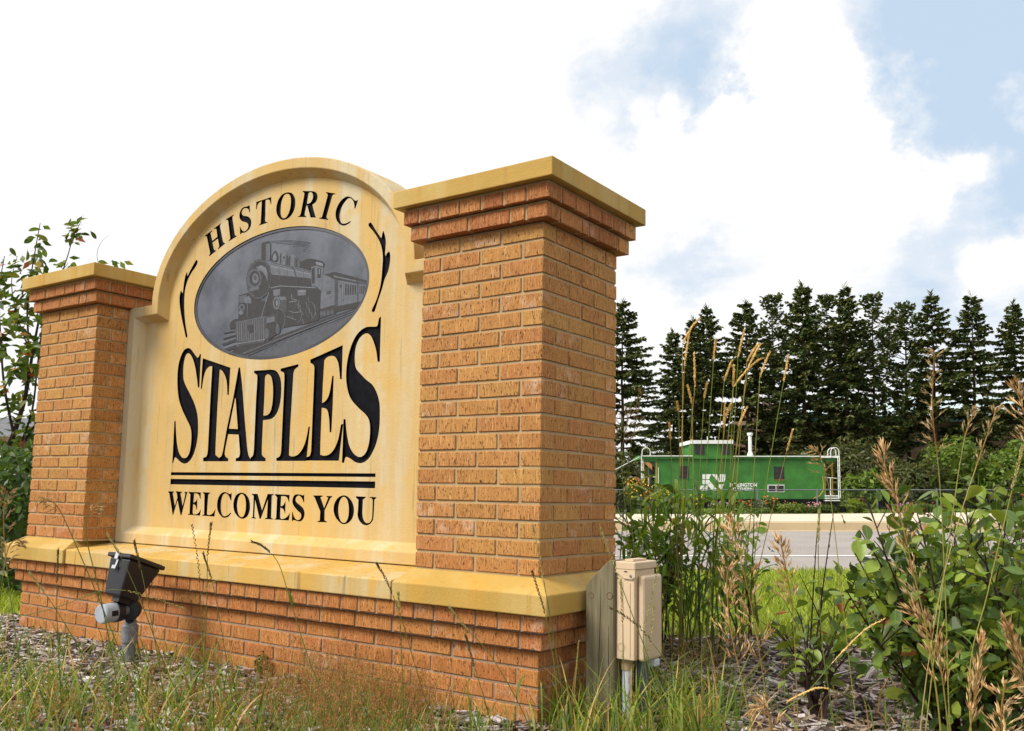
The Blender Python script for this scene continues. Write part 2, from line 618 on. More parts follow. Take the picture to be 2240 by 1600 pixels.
pillar(*PX_L, True)
pillar(*PX_R, False)
for x0, x1, a, b in ((PX_R[0], PX_R[1], -.645, .088), (PX_L[0], PX_L[1], PX_L[0] - .088, -3.078)):
    o = .088
    sb = MB()
    vs = [(a, -o, Z_STONE), (b, -o, Z_STONE), (b, PW + o, Z_STONE), (a, PW + o, Z_STONE),
          (a, -o, .487), (b, -o, .487), (b, PW + o, .487), (a, PW + o, .487),
          (max(a + .04, x0 - .012), .004, .5385), (min(b - .04, x1 + .012) if b < -1 else .004, .004, .5385), (min(b - .04, x1 + .012) if b < -1 else .004, PW, .5385), (max(a + .04, x0 - .012), PW, .5385)]
    sb.add(vs, [(3, 2, 1, 0), (0, 1, 5, 4), (1, 2, 6, 5), (2, 3, 7, 6), (3, 0, 4, 7), (4, 5, 9, 8), (5, 6, 10, 9), (6, 7, 11, 10), (7, 4, 8, 11), (8, 9, 10, 11)])
    so = sb.obj('base_stone', M['cap'], sign); bevel_mesh(so.data, .0045, 2, R_(20))
lb = MB()
lx0, lx1 = -3.072, -.662
lb.add([(lx0, -.075, Z_STONE), (lx1, -.075, Z_STONE), (lx1, .40, Z_STONE), (lx0, .40, Z_STONE), (lx0, -.075, .489), (lx1, -.075, .489), (lx1, .40, .544), (lx0, .40, .544)],
       [(3, 2, 1, 0), (4, 5, 6, 7), (0, 1, 5, 4), (1, 2, 6, 5), (2, 3, 7, 6), (3, 0, 4, 7)])
lo = lb.obj('ledge', M['ledge'], sign); bevel_mesh(lo.data, .0045, 2)
lo['label'] = 'sloping yellow stone ledge below the panel'

# brick plinth
plinth = MB(); e = .0055
bx0, bx1 = PX_L[0] - .005, .005
plinth.box((bx0 + e, -.005 + e, -.15), (bx1 - e, PW + .005 - e, Z_B + 4 * CH))
plinth.box((bx0 - .03 + e, -.035 + e, Z_B + 4 * CH + .003), (bx1 + .03 - e, PW + .035 - e, Z_B + 5 * CH))
plinth.box((bx0 - .055 + e, -.06 + e, Z_B + 5 * CH + .003), (bx1 + .055 - e, PW + .06 - e, Z_B + 6 * CH - .004))
plinth = plinth.obj('plinth', M['mortar_low'], sign)
hw = BW_ / 2
nst = 18
for i in range(-1, 6):
    z = Z_B + (i + .5) * CH
    o = .005 if i < 4 else (.035 if i == 4 else .060)
    a, b = bx0 + .005 - o, bx1 - .005 + o
    y = -o + hw
    if i == 5:
        n = int(round((b - a) / .1016))
        pat = [BW_] * n; sp = [BW_] * 5
    else:
        pat = [BL] * nst if i % 2 else [BW_] + [BL] * (nst - 1) + [BW_]
        sp = [BL] * 2 if i % 2 else [BW_, BL, BW_]
    row(plinth, a, b, y, z, 'x', pat, PAL_BASE, i >= 0, 0)
    row(plinth, -o + BW_ + .0098, PW + o, b - hw, z, 'y', sp, PAL_BASE, i >= 0, .2)
    row(plinth, -o + BW_ + .0098, PW + o, a + hw, z, 'y', sp, PAL_BASE, False)
ro = rear.obj('rear_bricks', M['brick'], sign)
ro.color = (.48, .22, .066, 1); ro['kind'] = 'stuff'

# ---- panel
YF, YP, YB = 0.2032, 0.263, 0.430
PCX = -1.821
GLYPHS=[
('S', ['-2425,1591 -2416,1589 -2414,1402 -2427,1402 -2443,1462* -2465,1526* -2492,1574* -2523,1601* -2548,1596* -2563,1565* -2568,1515* -2561,1459* -2536,1417* -2495,1370* -2451,1314* -2422,1259* -2409,1205* -2405,1134* -2416,1072* -2440,1019* -2473,989* -2508,979* -2544,987* -2579,1007* -2600,1013* -2612,982 -2622,982 -2621,1030 -2624,1220 -2612,1220 -2597,1129* -2576,1061* -2551,1025* -2525,1011* -2496,1013* -2473,1037* -2462,1086* -2463,1144* -2478,1185* -2516,1231* -2560,1286* -2595,1347* -2615,1426* -2619,1509* -2608,1568* -2579,1617* -2544,1633* -2511,1625* -2475,1595* -2443,1571*']),
('T', ['-2398,1565 -2156,1496 -2158,1347 -2170,1348 -2178,1407* -2193,1447* -2219,1479* -2245,1492 -2248,1288 -2246,1052* -2236,1022* -2212,1009 -2200,990 -2347,991 -2348,1011 -2328,1014* -2315,1027* -2311,1058 -2313,1334 -2311,1512 -2328,1515* -2358,1501* -2379,1462* -2391,1392 -2401,1393 -2400,1504']),
('A', ['-2088,1493 -2076,1492 -2054,1409 -2018,1215 -1988,1066 -1975,1024* -1961,1007 -1954,989 -2074,990 -2075,1006 -2054,1010* -2045,1021* -2043,1037 -2061,1131 -2146,1135 -2165,1056 -2166,1026* -2152,1011* -2136,1006 -2135,990 -2207,990 -2212,1009 -2193,1020* -2184,1043 -2161,1163 -2120,1330', '-2104,1329 -2142,1165 -2070,1161 -2084,1238 -2100,1325']),
('P', ['-1961,1467 -1861,1465 -1824,1464* -1789,1455* -1763,1430* -1747,1392* -1743,1334* -1750,1276* -1772,1232* -1801,1210* -1831,1204* -1872,1202 -1871,1048* -1864,1019* -1839,1004 -1838,989 -1959,989 -1957,1008 -1939,1020* -1933,1049 -1935,1317 -1933,1427* -1941,1445* -1960,1454', '-1870,1432* -1856,1441* -1837,1437* -1821,1421* -1808,1374* -1805,1316* -1810,1270* -1821,1242* -1842,1228* -1871,1226 -1870,1315 -1872,1416']),
('L', ['-1755,1465 -1624,1480 -1623,1467 -1646,1456* -1656,1440* -1658,1420 -1664,1183 -1665,1033* -1660,1017* -1642,1012* -1610,1017* -1580,1037* -1556,1072* -1541,1116* -1533,1159 -1522,1158 -1536,1010 -1540,989 -1757,990 -1758,1005 -1736,1012* -1727,1026* -1724,1050 -1724,1349 -1725,1424* -1731,1443* -1755,1452']),
('E', ['-1539,1497 -1316,1553 -1314,1385 -1326,1386 -1333,1428* -1343,1468* -1364,1497* -1392,1505* -1423,1499* -1439,1485 -1443,1360 -1443,1275 -1425,1280* -1405,1299* -1393,1328* -1386,1367* -1380,1405 -1370,1405 -1369,1268 -1371,1128 -1383,1128 -1389,1185* -1401,1230* -1416,1245* -1444,1250 -1443,1039* -1435,1019* -1414,1014* -1380,1021* -1347,1048* -1323,1096* -1309,1163 -1293,1167 -1314,989 -1541,991 -1538,1008 -1515,1015* -1507,1040 -1507,1363 -1508,1454* -1512,1467* -1538,1481']),
('S', ['-1084,1664 -1070,1672 -1069,1454 -1083,1455 -1093,1504* -1108,1543* -1129,1579* -1152,1596* -1181,1593* -1210,1571* -1228,1533* -1232,1485* -1223,1436* -1192,1405* -1152,1373* -1112,1347* -1082,1308* -1062,1255* -1057,1184* -1061,1119* -1077,1063* -1104,1016* -1134,988* -1169,977* -1205,982* -1238,999* -1268,1006* -1278,979 -1293,979 -1292,1047 -1293,1189 -1279,1189 -1270,1133* -1252,1070* -1227,1032* -1196,1010* -1164,1008* -1136,1031* -1120,1078* -1117,1139* -1127,1182* -1154,1211* -1197,1241* -1245,1282* -1271,1327* -1285,1386* -1284,1454* -1270,1517* -1243,1574* -1208,1610* -1163,1628* -1111,1626* -1092,1629*']),
('W', ['-2643,823 -2592,824 -2591,819 -2601,815 -2576,744 -2557,789 -2565,816 -2574,819 -2574,825 -2519,823 -2518,818 -2531,814 -2505,745 -2487,812 -2496,818 -2497,822 -2466,822 -2472,815 -2511,694 -2520,694 -2554,775 -2586,692 -2591,692 -2631,810 -2642,818']),
('E', ['-2459,823 -2352,822 -2351,786 -2357,786 -2366,806* -2386,815* -2409,815 -2411,765 -2391,773* -2380,791 -2376,729 -2383,728 -2391,749* -2413,757 -2413,709* -2406,702* -2380,703* -2360,713* -2343,733 -2349,696 -2455,698 -2453,701 -2441,705 -2443,810 -2458,818']),
('L', ['-2336,823 -2271,822 -2270,819 -2286,812 -2289,768 -2289,707* -2282,702* -2259,704* -2239,714* -2220,738 -2226,695 -2331,696 -2329,699 -2315,704 -2320,812 -2334,818']),
('C', ['-2101,818 -2093,825 -2093,782 -2098,782 -2112,802* -2127,815* -2148,819* -2165,809* -2175,786* -2177,754* -2173,726* -2159,703* -2138,699* -2117,706* -2094,720 -2089,718 -2108,699* -2132,692* -2156,692* -2186,710* -2204,733* -2209,759* -2206,785* -2190,811* -2164,825* -2142,826* -2122,820* -2109,817']),
('O', ['-2007,825* -1980,817* -1955,795* -1943,762* -1944,732* -1960,704* -1986,692* -2009,691* -2037,702* -2063,724* -2075,754* -2073,785* -2057,811* -2033,823*', '-2009,818* -1990,807* -1979,784* -1975,754* -1979,724* -1991,703* -2004,698* -2024,706* -2039,730* -2045,760* -2040,793* -2026,813*']),
('M', ['-1934,821 -1888,821 -1848,738 -1811,822 -1765,822 -1765,818 -1779,814 -1777,702 -1761,697 -1761,694 -1825,694 -1823,698 -1809,702 -1808,793 -1855,695 -1864,694 -1905,790 -1906,703 -1891,697 -1890,694 -1929,696 -1928,699 -1917,701 -1918,811 -1933,817']),
('E', ['-1757,822 -1648,820 -1648,784 -1652,784 -1660,801* -1678,812* -1709,812 -1710,763 -1692,767* -1675,788 -1674,728 -1678,728 -1687,746* -1711,755 -1709,705* -1702,699* -1682,701* -1661,710* -1638,732 -1646,693 -1752,694 -1751,697 -1740,702 -1739,806 -1755,817']),
('S', ['-1548,820 -1543,825 -1541,785 -1546,785 -1554,800* -1568,813* -1583,817* -1598,811* -1604,799* -1597,785* -1573,772* -1551,759* -1538,743* -1535,726* -1541,707* -1558,693* -1579,691* -1600,695* -1611,696* -1623,690 -1624,692 -1625,736 -1621,736 -1612,717* -1597,702* -1579,697* -1564,704* -1558,718* -1564,731* -1585,743* -1611,763* -1625,782* -1624,804* -1611,820* -1590,824* -1569,822* -1555,819']),
('Y', ['-1479,820 -1415,821 -1414,817 -1429,812 -1401,761 -1376,811 -1388,815 -1388,819 -1348,819 -1348,816 -1361,809 -1397,749 -1395,702 -1378,696 -1378,693 -1443,692 -1443,696 -1428,700 -1427,744 -1468,809 -1478,816']),
('O', ['-1271,824* -1244,817* -1217,795* -1204,768* -1203,740* -1213,715* -1235,696* -1260,688* -1283,691* -1309,707* -1328,728* -1337,755* -1333,783* -1318,805* -1296,819*', '-1270,817* -1251,806* -1240,783* -1236,753* -1239,721* -1251,700* -1267,694* -1286,702* -1300,726* -1305,754* -1302,784* -1290,808*']),
('U', ['-1194,821 -1130,820 -1130,816 -1147,806 -1148,747 -1144,724* -1134,706* -1118,698* -1100,702* -1087,719* -1085,748 -1085,805 -1093,814 -1104,816 -1104,820 -1063,819 -1063,816 -1075,807 -1077,726* -1086,705* -1103,692* -1121,688* -1143,692* -1165,707* -1178,730* -1177,757 -1176,805 -1193,815']),
('H', ['-2438,2272 -2376,2294 -2373,2288 -2389,2280 -2369,2232 -2326,2248 -2337,2291 -2344,2298 -2360,2298 -2360,2302 -2300,2323 -2298,2319 -2309,2310 -2274,2213 -2265,2204* -2254,2202 -2257,2197 -2314,2174 -2317,2177 -2305,2191 -2321,2237 -2366,2220 -2350,2179 -2342,2173* -2330,2171 -2333,2166 -2388,2145 -2393,2148 -2383,2163 -2420,2261 -2427,2267 -2437,2267']),
('I', ['-2260,2339 -2193,2355 -2190,2351 -2203,2345 -2202,2332 -2174,2234 -2160,2229 -2159,2224 -2224,2207 -2228,2210 -2213,2222 -2239,2325 -2245,2332 -2257,2334']),
('S', ['-2070,2384 -2063,2387 -2055,2344 -2061,2345 -2071,2364* -2086,2372* -2108,2375* -2122,2365* -2125,2350* -2114,2336* -2093,2330* -2066,2320* -2048,2304* -2041,2285* -2045,2265* -2057,2249* -2079,2239* -2101,2236* -2117,2238* -2127,2231 -2131,2233 -2136,2275 -2133,2278 -2126,2265* -2112,2250* -2094,2244* -2076,2250* -2065,2264* -2069,2282* -2090,2294* -2118,2304* -2138,2321* -2145,2341* -2141,2361* -2127,2377* -2104,2383* -2085,2382*']),
('T', ['-2009,2394 -1889,2401 -1886,2361 -1891,2360 -1898,2381* -1911,2390* -1933,2392 -1929,2300 -1929,2275* -1919,2267* -1907,2265 -1910,2262 -1976,2258 -1978,2261 -1965,2268 -1964,2316 -1964,2390 -1983,2386* -1997,2375* -2002,2352 -2008,2353']),
('O', ['-1755,2402* -1729,2393* -1709,2372* -1699,2344* -1701,2309* -1713,2285* -1737,2265* -1765,2257* -1793,2259* -1816,2272* -1837,2297* -1845,2325* -1840,2357* -1826,2382* -1802,2399* -1777,2404*', '-1764,2395* -1748,2389* -1737,2373* -1733,2345* -1737,2311* -1748,2286* -1765,2269* -1782,2266* -1799,2275* -1808,2296* -1809,2328* -1806,2358* -1794,2383* -1779,2395*']),
('R', ['-1647,2390 -1576,2376 -1555,2369* -1539,2355* -1534,2339* -1538,2322* -1551,2309* -1570,2304 -1561,2277 -1547,2244 -1539,2230 -1580,2237 -1589,2260 -1608,2306 -1614,2305 -1623,2270 -1623,2256* -1610,2246 -1610,2243 -1676,2256 -1675,2259 -1661,2260* -1654,2271 -1645,2313 -1633,2372 -1636,2379 -1647,2386', '-1601,2370* -1592,2373* -1580,2370* -1570,2358* -1568,2341* -1576,2325* -1590,2315* -1610,2315 -1608,2332']),
('I', ['-1474,2353 -1406,2333 -1408,2329 -1421,2330* -1428,2325 -1463,2224 -1461,2214 -1449,2206 -1451,2203 -1516,2221 -1515,2226 -1502,2224* -1495,2229 -1461,2334 -1465,2342 -1474,2350']),
('C', ['-1260,2269 -1248,2274 -1251,2261 -1265,2230 -1270,2232 -1273,2255* -1281,2273* -1294,2286* -1311,2292* -1327,2285* -1349,2266* -1365,2239* -1371,2211* -1366,2187* -1353,2170* -1335,2166* -1316,2167* -1295,2173 -1291,2168 -1307,2160* -1327,2156* -1346,2157* -1369,2169* -1390,2191* -1400,2218* -1398,2245* -1383,2272* -1362,2291* -1337,2302* -1314,2301* -1291,2291* -1274,2276*']),
('ornR', ['-1162,2144* -1149,2135* -1124,2101* -1088,2057 -1083,2056 -1080,2075* -1074,2089 -1065,2073* -1055,2036* -1056,1994* -1057,1975* -1053,1960 -1046,1974* -1031,1982 -1024,1964* -1024,1929* -1034,1886* -1054,1850* -1072,1798* -1095,1743* -1112,1700* -1121,1696* -1132,1702* -1126,1718* -1104,1754* -1085,1806* -1076,1853* -1073,1900* -1071,1952* -1076,1988* -1088,2025* -1109,2060* -1141,2098* -1168,2125* -1172,2139*']),
('ornL', ['-2498,2138* -2490,2128* -2504,2103* -2542,2069* -2574,2028* -2592,1978* -2595,1921* -2589,1856* -2572,1777* -2547,1702* -2551,1693* -2562,1697* -2580,1740* -2610,1813* -2636,1893* -2641,1945* -2632,1976 -2613,1958 -2608,2012* -2599,2057* -2585,2081 -2578,2054 -2549,2092* -2512,2133*']),
]



def spline(txt, step=7):
    """outline in millimetres, * marks points on a curve"""
    P = []
    for tk in txt.split():
        s = tk.endswith('*'); x, z = tk.rstrip('*').split(',')
        P.append((float(x) / 1000, float(z) / 1000, s))
    n = len(P); out = []
    for i in range(n):
        p0, p1, p2, p3 = P[i - 1], P[i], P[(i + 1) % n], P[(i + 2) % n]
        out.append((p1[0], p1[1]))
        if not (p1[2] or p2[2]): continue
        a = p0 if p1[2] else p1; d = p3 if p2[2] else p2
        L = math.hypot(p2[0] - p1[0], p2[1] - p1[1])
        k = max(1, min(6, int(L * 1000 / step)))
        for q in range(1, k):
            t = q / k
            f = lambda A, B, Cc, D: .5 * (2 * B + (Cc - A) * t + (2 * A - 5 * B + 4 * Cc - D) * t * t + (3 * B - A - 3 * Cc + D) * t ** 3)
            out.append((f(a[0], p1[0], p2[0], d[0]), f(a[1], p1[1], p2[1], d[1])))
    return out


def inside(loop, X, Zq):
    P = np.array(loop); x, z = P[:, 0], P[:, 1]; x2, z2 = np.roll(x, -1), np.roll(z, -1)
    r = np.zeros(len(X), bool)
    for i in range(len(P)):
        c = ((z[i] > Zq) != (z2[i] > Zq)) & (X < (x2[i] - x[i]) * (Zq - z[i]) / (z2[i] - z[i] + 1e-15) + x[i])
        r ^= c
    return r


def cdt(loops):
    vs, es = [], []
    for lp in loops:
        b = len(vs); n = len(lp)
        vs += [Vector(p) for p in lp]
        es += [(b + i, b + (i + 1) % n) for i in range(n)]
    r = delaunay_2d_cdt(vs, es, [], 0, 1e-6)
    return np.array([tuple(v) for v in r[0]]), np.array([f for f in r[2] if len(f) == 3])


def sheet(name, V, F, y, mat, parent):
    b = MB()
    me = bpy.data.meshes.new(name)
    a, bb, c = V[F[:, 0]], V[F[:, 1]], V[F[:, 2]]
    cr = (bb[:, 0] - a[:, 0]) * (c[:, 1] - a[:, 1]) - (bb[:, 1] - a[:, 1]) * (c[:, 0] - a[:, 0])
    F = np.where(cr[:, None] > 0, F, F[:, ::-1])
    used, inv = np.unique(F, return_inverse=True)
    b.v = [(V[i, 0], y, V[i, 1]) for i in used]
    b.f = [tuple(q) for q in inv.reshape(-1, 3)]
    b.c = [None] * len(b.f); b.m = [0] * len(b.f)
    return b


def arch_pts(a, b, cz, n=56):
    return [(PCX - a * math.cos(math.pi * i / n), cz + b * math.sin(math.pi * i / n)) for i in range(n + 1)]


outer = [(PX_L[1] + .001, .5265), (PX_L[1] + .001, 1.900)] + arch_pts(1.0, .66, 1.900) + [(PX_R[0] - .001, 1.900), (PX_R[0] - .001, .5265)]
opening = [(-2.985, .582), (-2.985, 1.843), (PCX - .942, 1.843)] + arch_pts(.942, .605, 1.900) + [(PCX + .942, 1.843), (-.657, 1.843), (-.657, .582)]
field = [(-2.950, .620), (-2.950, 1.806), (PCX - .907, 1.806)] + arch_pts(.907, .568, 1.900) + [(PCX + .907, 1.806), (-.692, 1.806), (-.692, .620)]
V, F = cdt([outer, opening])
cen = V[F].mean(1)
k = inside(outer, cen[:, 0], cen[:, 1]) & ~inside(opening, cen[:, 0], cen[:, 1])
fr = sheet('frame', V, F[k], YF, M['panel'], sign)
n = len(outer)
for i in range(n):
    p, q = outer[i], outer[(i + 1) % n]
    fr.face([(p[0], YF, p[1]), (p[0], YB, p[1]), (q[0], YB, q[1]), (q[0], YF, q[1])][::-1])
n = len(opening)
for i in range(n):
    p, q, p2, q2 = opening[i], opening[(i + 1) % n], field[i], field[(i + 1) % n]
    fr.face([(p[0], YF, p[1]), (q[0], YF, q[1]), (q2[0], YP, q2[1]), (p2[0], YP, p2[1])][::-1])
fr = fr.obj('panel_frame', M['panel'], sign); bevel_mesh(fr.data, .004, 2, R_(40))
fr['label'] = 'raised ochre stone border running over the arch'
ELL_C, ELL_A, ELL_B = (-1.8275, 1.868), .6726, .3476
ell = [(ELL_C[0] + ELL_A * math.cos(2 * math.pi * i / 96), ELL_C[1] + ELL_B * math.sin(2 * math.pi * i / 96)) for i in range(96)]
letters = [(nm, [spline(l) for l in lps]) for nm, lps in GLYPHS]
letters.append(('bar', [[(-2.628, .931), (-2.628, .914), (-1.073, .912), (-1.073, .929)]]))
letters.append(('bar', [[(-2.628, .8935), (-2.628, .863), (-1.073, .860), (-1.073, .8915)]]))
loops = [field, ell] + [l for _, ls in letters for l in ls]
V, F = cdt(loops)
cen = V[F].mean(1); X, Zq = cen[:, 0], cen[:, 1]
own = np.full(len(F), -1)
for li, (nm, ls) in enumerate(letters):
    r = np.zeros(len(F), bool)
    for l in ls: r ^= inside(l, X, Zq)
    own[r & (own < 0)] = li
inf = inside(field, X, Zq); ine = inside(ell, X, Zq)
fo = sheet('panel_face', V, F[inf & ~ine & (own < 0)], YP, M['panel'], sign).obj('panel_face', M['panel'], sign)
fo['label'] = 'streaked yellow stone field carrying the lettering'
DEP = .011
for li, (nm, ls) in enumerate(letters):
    sel = F[own == li]
    b = sheet('letter', V, sel, YP + DEP, M['letter'], sign)
    for l in ls:
        for i in range(len(l)):
            p, q = l[i], l[(i + 1) % len(l)]
            b.face([(p[0], YP, p[1]), (q[0], YP, q[1]), (q[0], YP + DEP, q[1]), (p[0], YP + DEP, p[1])])
    nmn = 'letter' if len(nm) == 1 else ('rule_line' if nm == 'bar' else 'ornament')
    o = b.obj(nmn, M['letter'], fo)
    o['label'] = ('carved black letter ' + nm) if nmn == 'letter' else ('carved black rule above the bottom line' if nm == 'bar' else 'carved black sprig beside the oval')
# body behind the panel
bk = MB()
bk.face([(x, YB, z) for x, z in outer])
bko = bk.obj('panel_back', M['panel'], sign)


# ---- oval granite plaque with the engraved locomotive
def m_granite(name, a, bb, rough):
    m, nt, b = mat_base(name, rough, .5); g = NT(nt)
    v = g.geo()
    c = g.mix(g.ramp(g.noise(v, 3.4, 5, .6), .36, .66), a, bb)
    c = g.mix(g.ramp(g.noise(v, 420, 2), .55, .7, 0, .35), c, tuple(x * 1.7 for x in bb))
    g.col(c, b)
    return m


M['granite'] = m_granite('granite_grey', (.050, .058, .078), (.108, .121, .152), .55)
M['granite_edge'] = m_granite('granite_edge', (.045, .046, .056), (.075, .076, .088), .4)
pb = MB()
ring_in = [(ELL_C[0] + (ELL_A - .018) * math.cos(2 * math.pi * i / 96), ELL_C[1] + (ELL_B - .015) * math.sin(2 * math.pi * i / 96)) for i in range(96)]
pb.face([(x, YP + .007, z) for x, z in ring_in])
for i in range(96):
    p, q, p2, q2 = ring_in[i], ring_in[(i + 1) % 96], ell[i], ell[(i + 1) % 96]
    pb.face([(p[0], YP + .007, p[1]), (q[0], YP + .007, q[1]), (q[0], YP + .0035, q[1]), (p[0], YP + .0035, p[1])][::-1], None, 1)
    pb.face([(p[0], YP + .0035, p[1]), (q[0], YP + .0035, q[1]), (q2[0] , YP + .0045, q2[1]), (p2[0], YP + .0045, p2[1])][::-1], None, 1)
    pb.face([(p2[0], YP - .0005, p2[1]), (q2[0], YP - .0005, q2[1]), (q2[0], YP + .03, q2[1]), (p2[0], YP + .03, p2[1])], None, 1)
plaque = pb.obj('oval_plaque', [M['granite'], M['granite_edge']], sign)
plaque['label'] = 'polished dark grey oval stone with an engraved steam locomotive'
